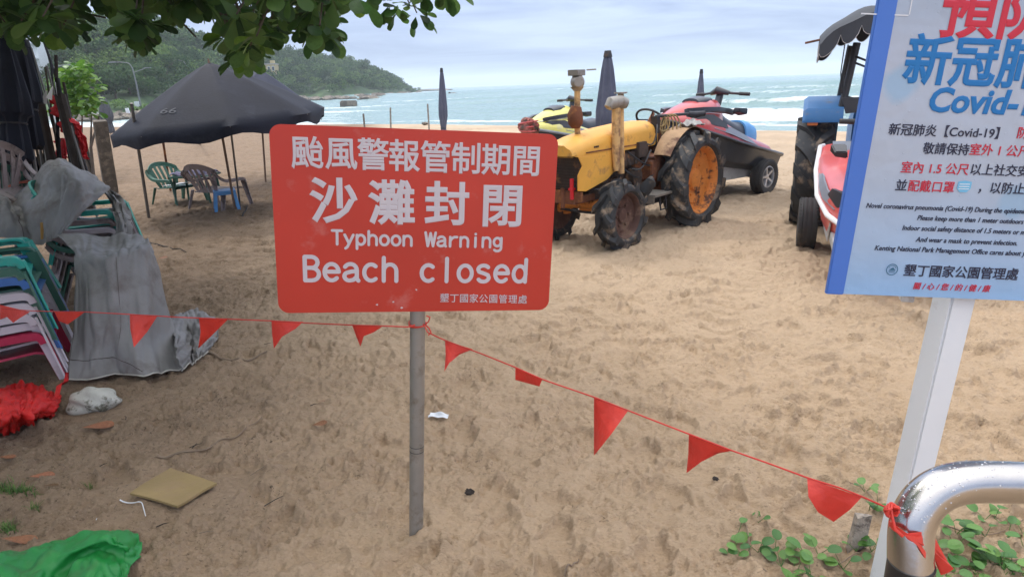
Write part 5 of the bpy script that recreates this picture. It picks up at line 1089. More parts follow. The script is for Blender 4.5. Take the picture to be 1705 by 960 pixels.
# square timber post
p0, p1 = G(186, 322), D(166, 201, 11.6); b = MB(); a_, b2, dn = frame(p1-p0); L_ = (p1-p0).length
b.loft([[tuple(dn*t+(a_*x+b2*y)*.105*w) for x, y in ((-1, -.6), (1, -.6), (1, .6), (-1, .6))] for t, w in ((-.2, 1), (L_*.5, .98), (L_-.02, .97), (L_, .93))]); o = b.build('timber_post', M['old_wood'], None, 30, .006); o.location = p0; tag(o, 'weathered square timber post upright in the sand left of the open umbrella', 'post')
# ================================================================ plastic chairs
def band(b, pts, w, th, side=Vector((0, 1, 0))):
    """flat strip of width w (along side) and thickness th swept along pts"""
    pts = [Vector(p) for p in pts]; rings = []
    for i, p in enumerate(pts):
        d = (pts[min(i+1, len(pts)-1)]-pts[max(i-1, 0)]).normalized(); n_ = side.cross(d).normalized(); wi = w[i] if hasattr(w, '__len__') else w
        rings.append([tuple(p+side*(-wi/2)-n_*th/2), tuple(p+side*(wi/2)-n_*th/2), tuple(p+side*(wi/2)+n_*th/2), tuple(p-side*(wi/2)+n_*th/2)])
    b.loft(rings); return b
def smooth(pts, k=5):
    pts = [Vector(p) for p in pts]; o = []
    for i in range(len(pts)-1):
        p0, p1, p2, p3 = pts[max(i-1, 0)], pts[i], pts[i+1], pts[min(i+2, len(pts)-1)]
        for t in [j/k for j in range(k)]: o.append(.5*((2*p1)+(p2-p0)*t+(2*p0-5*p1+4*p2-p3)*t*t+(3*p1-p0-3*p2+p3)*t**3))
    return o+[pts[-1]]
def make_chair(mt, name='plastic_chair', seatm=None, W_=.52):
    """low stacking armchair, faces +x, origin on the floor under the seat"""
    r = empty(name); hw = W_/2
    b = MB(); b.sheet(lambda u_, v_: Vector((-.19+.42*u_, (v_-.5)*(W_-.10+.04*u_), .255+.03*u_-.02*math.sin(math.pi*v_)*math.sin(math.pi*u_)-(.03*(u_-.85)/.15 if u_ > .85 else 0))), 12, 10, .012); b.build('seat', seatm or mt, r)
    # back: top rail, side rails and slats
    def bk(z, y): t = (z-.25)/.35; return Vector((-.19-.13*t-.03*t*t+.05*(y/hw)**2*.9, y, z))
    b = MB(); rail_ = [bk(.60-.09*abs(y/hw)**2.4*1.0, y) for y in np.linspace(-hw*.98, hw*.98, 17)]
    b.loft([[tuple(p+Vector((-.008, 0, .03))), tuple(p+Vector((.010, 0, .032))), tuple(p+Vector((.018, 0, -.035))), tuple(p+Vector((0, 0, -.037)))] for p in rail_])
    for s_ in (1, -1): band(b, [bk(z, s_*(hw*(.55+.38*((z-.25)/.28)))) for z in np.linspace(.25, .54, 7)], .045, .012, Vector((0, 1, 0)))
    b.build('backrest', mt, r)
    for k in range(5):
        y = (k-2)*hw*.27; b = MB(); band(b, [bk(z, y*(1+.25*(z-.25)/.3)) for z in np.linspace(.24, .585-.02*(k-2)**2*.3, 5)], [.042]*5, .008, Vector((0, 1, 0))); b.build('back_slat', mt, r)
    for s_ in (1, -1):
        b = MB(); path = smooth([(-.29, s_*hw*.97, .53), (-.24, s_*hw*1.02, .46), (-.14, s_*hw*1.05, .405), (.0, s_*hw*1.06, .395), (.14, s_*hw*1.05, .395), (.20, s_*hw*1.04, .385), (.215, s_*hw*1.03, .35)], 4)
        band(b, path, .05, .012, Vector((0, 1, 0))); path2 = [p+Vector((0, s_*.021, -.016)) for p in path]; band(b, path2, .008, .034, Vector((0, 1, 0))); b.build('armrest', mt, r)
        for nm, x0, z0, x1 in (('leg', .212, .37, .285), ('leg', -.17, .27, -.27)):
            b = MB(); t_ = Vector((x0, s_*hw*1.0, z0)); e_ = Vector((x1, s_*hw*1.10, 0))
            b.loft([[tuple(t_.lerp(e_, q_)+Vector((dx*(1-.35*q_), dy*s_*(1-.3*q_), 0))) for dx, dy in ((-.036, -.02), (.016, -.02), (.022, .022), (.010, .026), (.006, -.008), (-.034, -.008))][::s_] for q_ in (0, .33, .66, 1)]); b.build('leg', mt, r, 30)
    return r
CHAIRS = {}; CS = [1]
def scaled_(v): CS[0] = v
def chair(key, loc, rz, label, group=None, tilt=(0, 0), seatm=None, cat='chair'):
    if key not in CHAIRS:
        c = make_chair(M[key], seatm=seatm); CHAIRS[key] = c
    else: c = copy_tree(CHAIRS[key])
    c.location = loc; c.rotation_euler = (tilt[0], tilt[1], rz); c.scale = (CS[0],)*3; tag(c, label, cat, group); return c
# near stack at the left edge
def root_at(pt, lx_, ly_, a): c_, s_ = math.cos(a), math.sin(a); return pt.x-(lx_*c_-ly_*s_), pt.y-(lx_*s_+ly_*c_)
RZ1 = R_(30); sx, sy = root_at(G(118, 634), .285*1.14, -.286*1.14, RZ1)
names = [('ch_magenta', 'magenta plastic chair at the bottom of the near stack'), ('ch_white', 'white plastic chair directly on the magenta one in the near stack'), ('ch_white', 'second white plastic chair up from the magenta one'), ('ch_white', 'third white plastic chair up from the magenta one'), ('ch_white', 'uppermost white plastic chair, just under the blue one'), ('ch_blue', 'blue plastic chair above the white ones in the near stack'), ('ch_green', 'dull green plastic chair resting on the blue one in the near stack'), ('ch_teal', 'bright teal plastic chair at the top of the near stack')]
zs = [-.12, -.06, .0, .06, .12, .215, .27, .325]
for i, ((k, lb), z) in enumerate(zip(names, zs)):
    scaled_(1.14); chair(k, (sx-.006*i+(.02 if i in (5, 6) else 0), sy+.01*(i % 2), z), RZ1+R_(3*math.sin(i*2)), lb, 'chairs in the near stack')
CS[0] = 1; chair('ch_teal', (sx-.30, sy+.42, .30), R_(20), 'teal plastic chair leaning behind the near stack, its back cut by the left edge', 'chairs in the near stack', (0, -.1))
chair('ch_white', (sx-.52, sy-.34, 0), R_(35), 'white plastic chair leg seen at the very left edge beside the magenta chair', 'chairs in the near stack')
# stack under the raised tarpaulin
RZ2 = R_(18); bx, by = root_at(D(184, 330, 5.2), .215, -.27, RZ2)
for i in range(6):
    k = ('ch_taupe', 'ch_green', 'ch_taupe', 'ch_white', 'ch_taupe', 'ch_teal')[i]; lb = ('lowest taupe chair visible under the lifted tarpaulin', 'dark green chair second from the bottom under the lifted tarpaulin', 'taupe chair in the middle of the stack under the tarpaulin', 'dirty white chair third from the top under the tarpaulin', 'taupe chair just under the teal one, beneath the tarpaulin', 'teal chair on top of the stack under the lifted tarpaulin')[i]
    chair(k, (bx-.004*i, by, .02+.072*i), RZ2, lb, 'chairs stacked under the tarpaulin')
# tilted stack, far left
for i, (k, lb) in enumerate((('ch_green', 'green chair lying tilted at the left edge under two taupe ones'), ('ch_taupe', 'lower tilted taupe chair at the left edge by the umbrellas'), ('ch_taupe', 'upper tilted taupe chair at the left edge by the umbrellas'))):
    q_ = D(8, 330-18*i, 5.7); chair(k, (q_.x-.05, 5.7, q_.z-.42), R_(-5), lb, 'tilted chairs at the left edge', (0, .55))
q_ = D(45, 310, 6.0); o = MB().sheet(lambda u_, v_: Vector((-.14+.28*u_, -.1+.2*v_, .03*math.sin(math.pi*u_)+.05*u_)), 8, 6, .02).build('plastic_dish', M['coral']); o.location = q_; tag(o, 'coral orange plastic piece between the tilted chairs and the tarpaulin', 'dish')
# furniture under the open umbrella
def scaled(c, s_): c.scale = (s_,)*3; return c
g1 = G(295, 338); scaled(chair('ch_green', (g1.x, g1.y+.1, gz(g1.x, g1.y)), R_(-25), 'dark green plastic chair with pale wet seat under the umbrella', 'chairs under the umbrella'), 1.02)
wet = MB().box((0, 0, 0), (.30, .36, .006)).build('seat_pad', M['ski_white'], None, 30, .002); wet.location = (g1.x+.03, g1.y+.08, .292); wet.rotation_euler = (0, -.07, R_(-25)); tag(wet, 'pale wet pad lying on the seat of the green chair', 'seat pad')
g2 = G(368, 346); c_ = scaled(chair('ch_taupe', (g2.x-.05, g2.y+.1, gz(g2.x, g2.y)-.01), R_(70), 'taupe plastic chair with its slatted back to the camera under the umbrella', 'chairs under the umbrella'), 1.12)
g3 = G(377, 348); st_ = empty('plastic_stool', (g3.x+.02, g3.y-.02, 0), R_(25), 'light blue plastic stool pushed up against the taupe chair', 'stool')
b = MB(); b.box((0, 0, .27), (.30, .30, .03)); b.box((0, 0, .245), (.26, .26, .04)); b.build('seat', M['ch_sky'], st_, 30, .008)
for x in (-1, 1):
    for y in (-1, 1): b = MB(); b.loft([[(x*(.125+.03*q_)+a*.022, y*(.125+.03*q_)+c*.022, .26*(1-q_)) for a, c in ((-1, -1), (1, -1), (1, 1), (-1, 1))] for q_ in (0, 1)]); b.build('leg', M['ch_sky'], st_, 30, .004)
g4 = D(335, 320, 10.5); tb = empty('plastic_table', (g4.x-.05, 10.5, 0), 0, 'small dark green table behind the two chairs under the umbrella', 'table')
b = MB(); b.box((0, 0, .42), (.62, .5, .03)); b.build('table_top', M['ch_green'], tb, 30, .008)
for x in (-1, 1):
    for y in (-1, 1): b = MB(); b.tube([(x*.24, y*.19, .41), (x*.27, y*.22, 0)], [.022, .016], 8); b.build('leg', M['ch_green'], tb)
b = MB(); b.sheet(lambda u_, v_: Vector((-.30+.62*u_, -.2+.4*v_, .45+.055*math.sin(math.pi*u_)*math.sin(math.pi*v_)+.022*math.sin(u_*19+3*v_)+.018*math.sin(v_*13+u_*5))), 30, 18, .01); o = b.build('folded_cloth', M['purple'], None, 60); o.location = tb.location; tag(o, 'crumpled striped purple cloth heaped on the small green table', 'cloth')

# ================================================================ tarpaulins and cloths
def cubic(c, t):
    n_ = len(c)-1; f = min(t*n_, n_-1e-6); i = int(f); t = f-i; p = [c[max(i-1, 0)], c[i], c[i+1], c[min(i+2, n_)]]
    return .5*((2*p[1])+(p[2]-p[0])*t+(2*p[0]-5*p[1]+4*p[2]-p[3])*t*t+(3*p[1]-p[0]-3*p[2]+p[3])*t**3)
def patch(rows, nu, nv, fold=.01, fs=3.0, seed=0, th=.003, mode='D'):
    if mode == 'D': g = [[D(*c) for c in r_] for r_ in rows]
    elif mode == 'Z': g = [[G(*c) for c in r_] for r_ in rows]
    else: g = rows
    def base_(u_, v_): return cubic([cubic(r_, u_) for r_ in g], v_)
    def nz_(a, c): a, c = a*.8+c*.45, c*.8-a*.35; return float(meds(np.array([a*fs+seed*3.1]), np.array([c*fs*.8+seed*1.7]))[0])
    def f(u_, v_):
        p = base_(u_, v_); e = 1e-2
        n_ = (base_(min(u_+e, 1), v_)-base_(max(u_-e, 0), v_)).cross(base_(u_, min(v_+e, 1))-base_(u_, max(v_-e, 0)))
        n_ = n_.normalized() if n_.length > 1e-9 else Vector((0, 0, 1))
        a = nz_(u_, v_*.7); c_ = nz_(u_*2.3+5, v_*1.1+2)
        return p+n_*(fold*a*.9+fold*.45*(1-abs(c_)*1.4))
    b = MB(); b.sheet(f, nu, nv, th); return b, f
def seam(f, pts, mt, parent, r=.003, name='seam', off=0):
    b = MB(); pp_ = []
    for i in range(len(pts)-1):
        for t in np.linspace(0, 1, 14, endpoint=(i == len(pts)-2)): u_, v_ = pts[i][0]+(pts[i+1][0]-pts[i][0])*t, pts[i][1]+(pts[i+1][1]-pts[i][1])*t; p = f(u_, v_); pp_.append(p+(CAM-p).normalized()*.003)
    b.tube(pp_, r, 5); return b.build(name, mt, parent)
t1 = empty('tarpaulin', D(110, 400, 5), 0, 'grey tarpaulin draped to a peak over the far chair stack, corner lifted', 'tarpaulin', 'grey tarpaulins over the chairs')
b, f = patch([[(24, 328, 5.65), (58, 291, 5.6), (92, 261, 5.5), (137, 284, 5.5), (182, 316, 5.5)], [(26, 345, 5.3), (58, 312, 5.2), (96, 288, 5.1), (137, 304, 5.1), (174, 322, 5.2)], [(34, 375, 5.0), (63, 352, 4.9), (98, 338, 4.9), (128, 335, 4.9), (152, 341, 5.0)], [(48, 408, 4.8), (70, 406, 4.75), (92, 398, 4.75), (112, 380, 4.8), (134, 358, 4.9)]], 60, 50, .012, .9, 1)
b.build('cloth', M['tarp'], t1, 70); seam(f, [(.28, .12), (.5, .22), (.7, .12), (.98, .05)], M['tarp_seam'], t1)
b, f = patch([[(170, 315, 5.6), (185, 317, 5.5), (198, 324, 5.4)], [(188, 345, 5.25), (202, 345, 5.2), (214, 356, 5.25)], [(194, 375, 5.0), (209, 375, 5.0), (221, 382, 5.1)], [(187, 404, 4.9), (208, 407, 4.9), (227, 399, 5.0)]], 24, 36, .012, 1.2, 2)
b.build('side_flap', M['tarp'], t1, 70); seam(f, [(.0, .5), (.4, .45), (1, .62)], M['tarp_seam'], t1); root_fix(t1)
b = MB(); q_ = D(70, 384, 4.72); b.tube([Vector((.01, 0, .06)), Vector((0, -.0, 0)), Vector((-.015, 0, -.06))], [.012, .015, .012], 8, flat=.5); o = b.build('webbing_strap', mat('ochre_strap', (.3, .17, .04), .8)); o.location = q_; tag(o, 'short ochre strap hanging on the front of the peaked tarpaulin', 'strap')
t2 = empty('tarpaulin', G(200, 625), 0, 'grey tarpaulin covering a box shaped pile, its tail spread on the sand', 'tarpaulin', 'grey tarpaulins over the chairs')
rows = [[(96, 394, 4.7), (135, 389, 4.8), (170, 392, 4.85), (205, 386, 4.85), (235, 395, 4.8), (247, 403, 4.7)], [(108, 402, 4.5), (140, 402, 4.5), (172, 413, 4.5), (205, 411, 4.5), (236, 408, 4.5), (252, 414, 4.5)], [(124, 418, 4.25), (145, 428, 4.15), (175, 424, 4.1), (205, 419, 4.15), (236, 413, 4.3), (256, 424, 4.4)], [(127, 450, 4.1), (148, 452, 4.05), (178, 450, 4.0), (208, 446, 4.05), (240, 440, 4.2), (265, 455, 4.35)],
        [(124, 530, 3.9), (150, 530, 3.85), (185, 530, 3.82), (215, 525, 3.90), (250, 515, 3.97), (281, 520, 4.2)], [(120, 590, 3.75), (150, 590, 3.70), (190, 588, 3.74), (222, 580, 3.72), (262, 570, 3.92), (295, 570, 4.05)], [(118, 633, 3.60), (155, 630, 3.58), (200, 623, 3.68), (236, 625, 3.58), (275, 618, 3.69), (306, 612, 3.72)]]
b, f2 = patch(rows, 80, 90, .010, .75, 3); b.build('cloth', M['tarp'], t2, 70)
seam(f2, [(.0, .865), (.38, .855), (.44, .87), (.62, .96)], M['tarp_seam'], t2); seam(f2, [(.02, .5), (.0, .98)], M['tarp_seam'], t2, .002); seam(f2, [(.52, .35), (.5, .7), (.44, .87)], M['tarp_seam'], t2, .0016); seam(f2, [(0, .997), (.5, .997), (1, .997)], M['tarp_hem'], t2, .005, 'hem')
b, f = patch([[(283, 528, .10), (305, 519, .09), (330, 516, .05), (358, 530, .02)], [(288, 556, .12), (312, 548, .03), (335, 548, .07), (364, 558, .02)], [(294, 586, .13), (317, 576, .02), (334, 572, .06), (356, 572, .02)], [(300, 618, .03), (318, 606, .02), (332, 596, .03), (344, 588, .02)]], 40, 40, .010, 1.4, 5, mode='Z')
b.build('spread_tail', M['tarp'], t2, 70); seam(f, [(0, .995), (.5, .995), (1, .99)], M['tarp_hem'], t2, .004, 'hem'); root_fix(t2)
t3 = empty('tarpaulin', D(10, 390, 4.9), 0, 'crumpled grey tarpaulin at the left edge above the teal chairs', 'tarpaulin', 'grey tarpaulins over the chairs')
b, f = patch([[(-60, 330, 5.4), (-20, 325, 5.3), (8, 328, 5.2), (28, 345, 5.1)], [(-60, 350, 5.0), (-20, 345, 4.9), (15, 350, 4.9), (44, 366, 4.95)], [(-60, 400, 4.8), (-20, 396, 4.75), (20, 396, 4.75), (52, 396, 4.8)]], 36, 26, .012, .9, 7); b.build('cloth', M['tarp'], t3, 70); seam(f, [(.8, .3), (.85, 1)], M['tarp_seam'], t3); root_fix(t3)
# green sheet, bottom left
gr_ = empty('green_bag', G(100, 960), 0, 'bright green plastic sheet crumpled on the ground at the bottom left corner', 'plastic sheet')
b, f = patch([[(-150, 945, .02), (-40, 938, .03), (30, 918, .03), (110, 897, .03), (196, 882, .02), (236, 905, .01)], [(-150, 965, .10), (-40, 950, .10), (30, 930, .07), (108, 912, .10), (190, 898, .13), (230, 928, .02)], [(-150, 1010, .03), (-40, 980, .09), (30, 965, .10), (100, 950, .05), (170, 918, .08), (216, 945, .05)], [(-150, 1060, .09), (-40, 1040, .04), (30, 1010, .12), (100, 1000, .04), (168, 950, .09), (212, 985, .01)], [(-150, 1120, .02), (-40, 1110, .02), (30, 1090, .03), (100, 1080, .02), (165, 1010, .02), (208, 1040, .01)]], 90, 70, .010, 1.05, 9, mode='Z')
b.build('sheet', M['green_tarp'], gr_, 70); root_fix(gr_)
# red net heap
rg_ = G(38, 690); rn_ = empty('red_netting', rg_, 0, 'heap of crumpled bright red plastic film beside the stacked chairs', 'plastic film')
for i, (dx, dy, r_) in enumerate(((0, 0, .13), (.12, .06, .10), (-.14, .04, .12), (-.05, -.09, .08), (.03, .1, .12))[:0]):
    b = MB(); blob(b, Vector((dx, dy, r_*.35)), r_, 20+i, .75, 40, 24, (1.25, .9, .75)); o = b.build('crumpled_film', M['red_net'], rn_, 80)
for i, rows_ in enumerate(([[(-50, 665, .02), (-10, 645, .05), (30, 638, .03), (70, 645, .03), (100, 660, .01)], [(-50, 680, .12), (-10, 668, .16), (30, 655, .14), (68, 662, .12), (100, 668, .03)], [(-50, 712, .10), (-10, 700, .15), (28, 690, .17), (60, 688, .10), (92, 690, .02)], [(-50, 735, .0), (-10, 722, .0), (25, 706, .01), (55, 700, .01), (82, 696, .0)]], [[(-20, 690, .12), (10, 672, .18), (40, 668, .16), (62, 675, .12)], [(-20, 705, .12), (12, 694, .18), (38, 690, .14), (60, 690, .10)], [(-20, 722, .02), (12, 716, .03), (34, 712, .02), (48, 706, .02)]])):
    b, f = patch(rows_, 60, 50, (.014, .012)[i], 1.2, 31+i, mode='Z'); o = b.build('crumpled_film', M['red_net'], rn_, 70)
    o.matrix_parent_inverse = Matrix.Translation(-rg_)
b = MB(); p0 = Vector((.12, .1, .03)); p1 = G(118, 632)-rg_; band(b, [p0, p0.lerp(p1, .35)+Vector((0, 0, .05)), p0.lerp(p1, .7)+Vector((0, 0, .02)), p1+Vector((0, 0, .06))], .05, .004); b.build('film_strip', M['red_net'], rn_)

# ================================================================ folded umbrellas and poles at the left edge
RK = [((62, 300), (24, 38), 6.4, .125, 'tall folded navy umbrella with pale green top leaning at the left edge', 11, .21), ((38, 322), (2, 55), 6.1, .15, 'thick folded navy umbrella at the left edge, its ruffled hem above the chairs', 12, .20), ((14, 330), (-26, 60), 6.3, .15, 'folded navy umbrella cut by the left edge of the picture', 13, .20), ((74, 300), (44, 70), 6.9, .08, 'narrow folded umbrella behind the green topped one', 14, .25)]
for (bx_, by_), (tx_, ty_), d_, r_, lb, sd_, zb_ in RK:
    closed_umbrella(D(bx_, by_, d_-.15), D(tx_, ty_, d_+.1), r_, lb, zb=zb_, seed=sd_, grp='folded umbrellas at the left edge', cap='ch_green' if sd_ == 11 else 'dark_metal')
PL = [((92, 300), (62, 150), 6.8, .045, 'dark_wood', 'thick dark post leaning left of the red cloth'), ((140, 312), (100, 158), 6.7, .050, 'dark_wood', 'thick dark post leaning just in front of the red cloth'), ((150, 300), (70, 60), 7.0, .012, 'dark_metal', 'long thin pole leaning across the dark posts'), ((104, 290), (84, 100), 6.9, .010, 'dark_metal', 'thin dark pole rising beside the green shrub'), ((120, 300), (52, 80), 7.1, .010, 'pole_metal', 'slim pole leaning furthest left behind the dark posts'), ((128, 300), (78, 110), 6.85, .010, 'pole_metal', 'slim grey pole between the two thick posts'), ((60, 330), (44, 240), 6.2, .012, 'pole_metal', 'short pale pole under the hems of the folded umbrellas'), ((22, 330), (2, 250), 6.0, .012, 'pole_metal', 'short pole at the left edge under the folded umbrellas'), ((150, 320), (112, 190), 6.65, .012, 'pole_metal', 'slim pole lying along the right side of the leaning post'), ((84, 320), (66, 170), 6.75, .010, 'galv', 'pale thin pole left of the leftmost thick post'), ((97, 250), (93, 92), 6.95, .016, 'dark_wood', 'dark branch like pole standing against the green shrub')]
for (a, c_), (e, g_), d_, r_, mt_, lb in PL:
    stick('leaning_pole', D(a, c_, d_-.1), D(e, g_, d_+.1), r_, M[mt_], lb, 'pole', 'poles leaning at the left edge')
rk_ = random.Random(8)
for i, lb in enumerate(('first from the left of the bare sticks in the dark bundle', 'second from the left of the bare sticks in the dark bundle', 'third from the left of the bare sticks in the dark bundle', 'fourth from the left of the bare sticks in the dark bundle', 'fifth from the left of the bare sticks in the dark bundle', 'sixth from the left of the bare sticks in the dark bundle', 'seventh from the left of the bare sticks in the dark bundle', 'eighth from the left of the bare sticks in the dark bundle', 'ninth from the left of the bare sticks in the dark bundle', 'rightmost of the bare sticks in the dark bundle')):
    a = 58+9.5*i; stick('leaning_pole', D(a, 318, 6.75+.04*(i % 3)), D(a-34-rk_.uniform(-8, 10), 150+rk_.uniform(-40, 40), 7.0), rk_.uniform(.007, .016), M[('dark_wood', 'dark_metal', 'old_wood')[i % 3]], 'dark bare stick, '+lb, 'pole', 'poles leaning at the left edge')
b, f = patch([[(86, 158, 6.9), (92, 160, 6.85), (100, 160, 6.8)], [(88, 180, 6.9), (104, 185, 6.8), (122, 200, 6.75)], [(105, 215, 6.9), (124, 222, 6.75), (144, 232, 6.8)], [(122, 246, 6.85), (134, 258, 6.75), (144, 266, 6.8)]], 24, 40, .02, 2.5, 12); o = b.build('red_cloth', M['red_cloth'], None, 70); tag(o, 'red cloth hanging from the leaning poles in front of the beach', 'cloth')
b, f = patch([[(92, 232, 7.1), (105, 230, 7.05), (112, 236, 7.1)], [(96, 270, 7.0), (106, 268, 7.0), (113, 262, 7.0)]], 12, 12, .015, 2.5, 15); o = b.build('dark_red_cloth', M['red_cloth'], None, 70); tag(o, 'small dark red rag low between the two thick leaning posts', 'cloth')
b, f = patch([[(-6, 236, 6.8), (20, 236, 6.9), (52, 240, 7)], [(-6, 280, 6.8), (20, 286, 6.9), (70, 288, 7)], [(-6, 330, 6.6), (20, 335, 6.6), (80, 330, 6.7)]], 24, 24, .04, 2.5, 17); o = b.build('dark_canvas', M['navy'], None, 70); tag(o, 'dark canvas bundled low under the folded umbrellas', 'canvas')
b, f = patch([[(60, 262, 7.2), (85, 250, 7.2), (100, 260, 7.2)], [(60, 300, 7.1), (85, 300, 7.1), (112, 300, 7.1)]], 12, 12, .04, 2.5, 19); o = b.build('dark_sacking', M['dark_wood'], None, 70); tag(o, 'dark sacking heaped behind the peaked tarpaulin', 'sacking')
for i, (a, c_) in enumerate(((72, 172), (82, 165), (96, 158))):
    b = MB(); b.loft([[(-.03, 0, 0), (.03, .01, 0), (.02, .01, .02), (-.02, 0, .02)], [(-.01, 0, .12), (.0, .01, .12), (.0, .01, .13), (-.01, 0, .13)]]); o = b.build('white_rag', M['ski_white']); o.location = D(a, c_, 6.7); o.rotation_euler = (0, .5, i); tag(o, ('leftmost scrap of white plastic caught among the poles', 'middle scrap of white plastic caught among the poles', 'right hand scrap of white plastic above the red cloth')[i], 'plastic scrap')
# ================================================================ overhanging broad-leaved tree
def leaf_mesh(name, L_=1.0, W_=.56, lobed=False, droop=.22):
    prof = [(0, .02), (.12, .10), (.3, .24), (.5, .40), (.68, .5), (.84, .46), (.95, .28), (1.0, .03)] if not lobed else [(0, .12), (.1, .34), (.3, .48), (.55, .5), (.8, .42), (.95, .24), (1.0, .10)]
    v, f = [], []; m_ = len(prof)
    for i, (t, w) in enumerate(prof):
        z = -droop*t*t
        for k, s_ in enumerate((-1, -.5, 0, .5, 1)): v.append((t*L_, s_*w*W_*2*.5*2*.5*1.0*1.0, z+.09*abs(s_)*W_*w*2))
    for i in range(m_-1):
        for k in range(4): f.append((i*5+k, (i+1)*5+k, (i+1)*5+k+1, i*5+k+1))
    me = bpy.data.meshes.new(name); me.from_pydata([(x, y*1.0, z) for x, y, z in v], [], f); finish(me, 60); return me
LM = leaf_mesh('leaf', 1, .62); LM.materials.append(M['leaf']); LB = leaf_mesh('leaf_young', 1, .66); LB.materials.append(M['leaf_bright'])
tree = empty('broad_leaved_tree', (-5.6, 3.4, 0), 0, 'broad leaved tree whose leafy boughs hang across the top left of the view', 'tree')
rl = random.Random(5); leaves = []
yb = ([-80, 0, 60, 100, 130, 150, 165, 180, 215, 235, 255, 285, 305, 345, 372, 400, 425, 450, 480, 520, 545, 556], [60, 55, 40, 58, 62, 34, 10, 8, 48, 84, 58, 14, 6, 12, 66, 108, 92, 56, 48, 50, 62, 30])
clus = []
for i in range(340):
    px = rl.uniform(-80, 556); lim = float(np.interp(px, *yb)); py = rl.uniform(-75, lim-6)
    if 112 < px < 186 and py > -6: continue
    if 268 < px < 352 and 8 < py: continue
    clus.append((px, py, rl.uniform(3.8, 6.0)))
clus += [(400, 96, 4.6), (392, 78, 4.4), (378, 60, 4.6), (408, 70, 4.9), (236, 66, 4.9), (228, 50, 4.7), (245, 40, 4.8), (500, 40, 4.4), (540, 52, 4.3), (512, 20, 4.5), (470, 50, 4.7), (436, 66, 5.0), (430, 92, 5.3), (120, 40, 5.0), (108, 28, 4.6), (668, 14, 4.6), (682, 8, 4.5), (650, 4, 4.6), (694, 22, 4.5), (660, 26, 4.7), (598, -4, 4.2), (738, -12, 4.4), (752, -14, 4.5), (724, -14, 4.4), (620, -16, 4.6), (700, -16, 4.6)]
cl_w = []
for (px, py, d) in clus:
    c = D(px, py, d); cl_w.append((c, px, py))
    for k in range(rl.choice((5, 6, 7))):
        el = rl.uniform(-1.1, .35); azi = rl.uniform(0, 6.28); dr = Vector((math.cos(azi)*math.cos(el), math.sin(azi)*math.cos(el), math.sin(el)))
        L_ = rl.uniform(.09, .17)*(1 if px < 600 else .85); leaves.append((c+dr*.03, dr, L_, rl.uniform(-.6, .6), px, py))
def leaf_matrix(p, dr, L_, roll):
    x = dr.normalized(); y = Vector((0, 0, 1)).cross(x); y = y.normalized() if y.length > .05 else Vector((1, 0, 0)); z = x.cross(y).normalized()
    Mx = Matrix(((x.x, y.x, z.x, 0), (x.y, y.y, z.y, 0), (x.z, y.z, z.z, 0), (0, 0, 0, 1))); return Matrix.Translation(p) @ Mx @ Matrix.Rotation(roll, 4, 'X') @ Matrix.Scale(L_, 4)
T0 = Matrix.Translation(-tree.location)
def join_leaves(ls, me, name, mt, parent, T=T0):
    co = np.array([v.co[:] for v in me.vertices]); fa = np.array([p.vertices[:] for p in me.polygons]); vs, fs = [], []
    for i, (p, dr, L_, roll, *_) in enumerate(ls):
        m_ = np.array(T @ leaf_matrix(p, dr, L_, roll)); vs.append(co @ m_[:3, :3].T+m_[:3, 3]); fs.append(fa+i*len(co))
    o = link(name, npmesh(name, np.concatenate(vs), np.concatenate(fs)), mt, parent); o['kind'] = 'stuff'; return o
vis = sorted(leaves, key=lambda q: -(q[5] > -15)*1-(q[4] > 560)*2-(q[5]/60)); ind, rest = vis[:290], vis[290:]
for q in ind:
    o = bpy.data.objects.new('leaf', LB if (80 < q[4] < 150 and q[5] > 0 and rl.random() < .75) or rl.random() < .12 else LM); COL.objects.link(o); o.parent = tree; o.matrix_local = T0 @ leaf_matrix(*q[:4])
for i in range(5200):                        # the rest of the crown, overhead and to the left
    azi = rl.uniform(0, 6.28); rr_ = 4.6*math.sqrt(rl.random()); p = Vector((-4.3+rr_*math.cos(azi)*.85, 3.3+rr_*math.sin(azi), rl.uniform(2.75, 4.4)))
    if p.y > .8:
        v_ = p-CAM; zc_ = v_.dot(FW)
        if zc_ > 0 and CY-F_*v_.dot(UP)/zc_ > -40: continue
    el = rl.uniform(-1, .4); dr = Vector((math.cos(azi*7)*math.cos(el), math.sin(azi*7)*math.cos(el), math.sin(el))); rest.append((p, dr, rl.uniform(.18, .28), 0, 0, 0))
join_leaves(rest, LM, 'foliage', M['leaf'], tree)
O_ = tree.location
def limb(pts, r0, r1, name='branch'):
    pts = smooth(pts, 5); n_ = len(pts); b = MB(); b.tube([p-O_ for p in pts], [r0+(r1-r0)*i/(n_-1) for i in range(n_)], 10); return b.build(name, M['bark'], tree)
limb([Vector((-5.6, 3.4, -.2)), Vector((-5.55, 3.35, .8)), Vector((-5.4, 3.4, 1.8)), Vector((-5.1, 3.5, 2.7))], .24, .15, 'trunk')
hubs = [(Vector((-3.6, 4.2, 3.05)), .09), (Vector((-2.0, 4.6, 2.85)), .055), (Vector((-4.2, 5.2, 2.9)), .07), (Vector((-2.9, 3.2, 3.2)), .06), (Vector((-.9, 4.5, 2.65)), .03)]
limb([Vector((-5.1, 3.5, 2.65)), Vector((-4.4, 3.9, 3.0)), hubs[0][0], Vector((-2.8, 4.4, 3.0)), hubs[1][0], Vector((-1.4, 4.6, 2.75)), hubs[4][0]], .12, .018)
limb([Vector((-5.1, 3.5, 2.65)), Vector((-4.7, 4.4, 2.95)), hubs[2][0], Vector((-3.9, 5.8, 2.8))], .10, .03); limb([Vector((-5.1, 3.5, 2.65)), Vector((-4.0, 3.2, 3.1)), hubs[3][0], Vector((-1.8, 3.2, 3.1))], .10, .03)
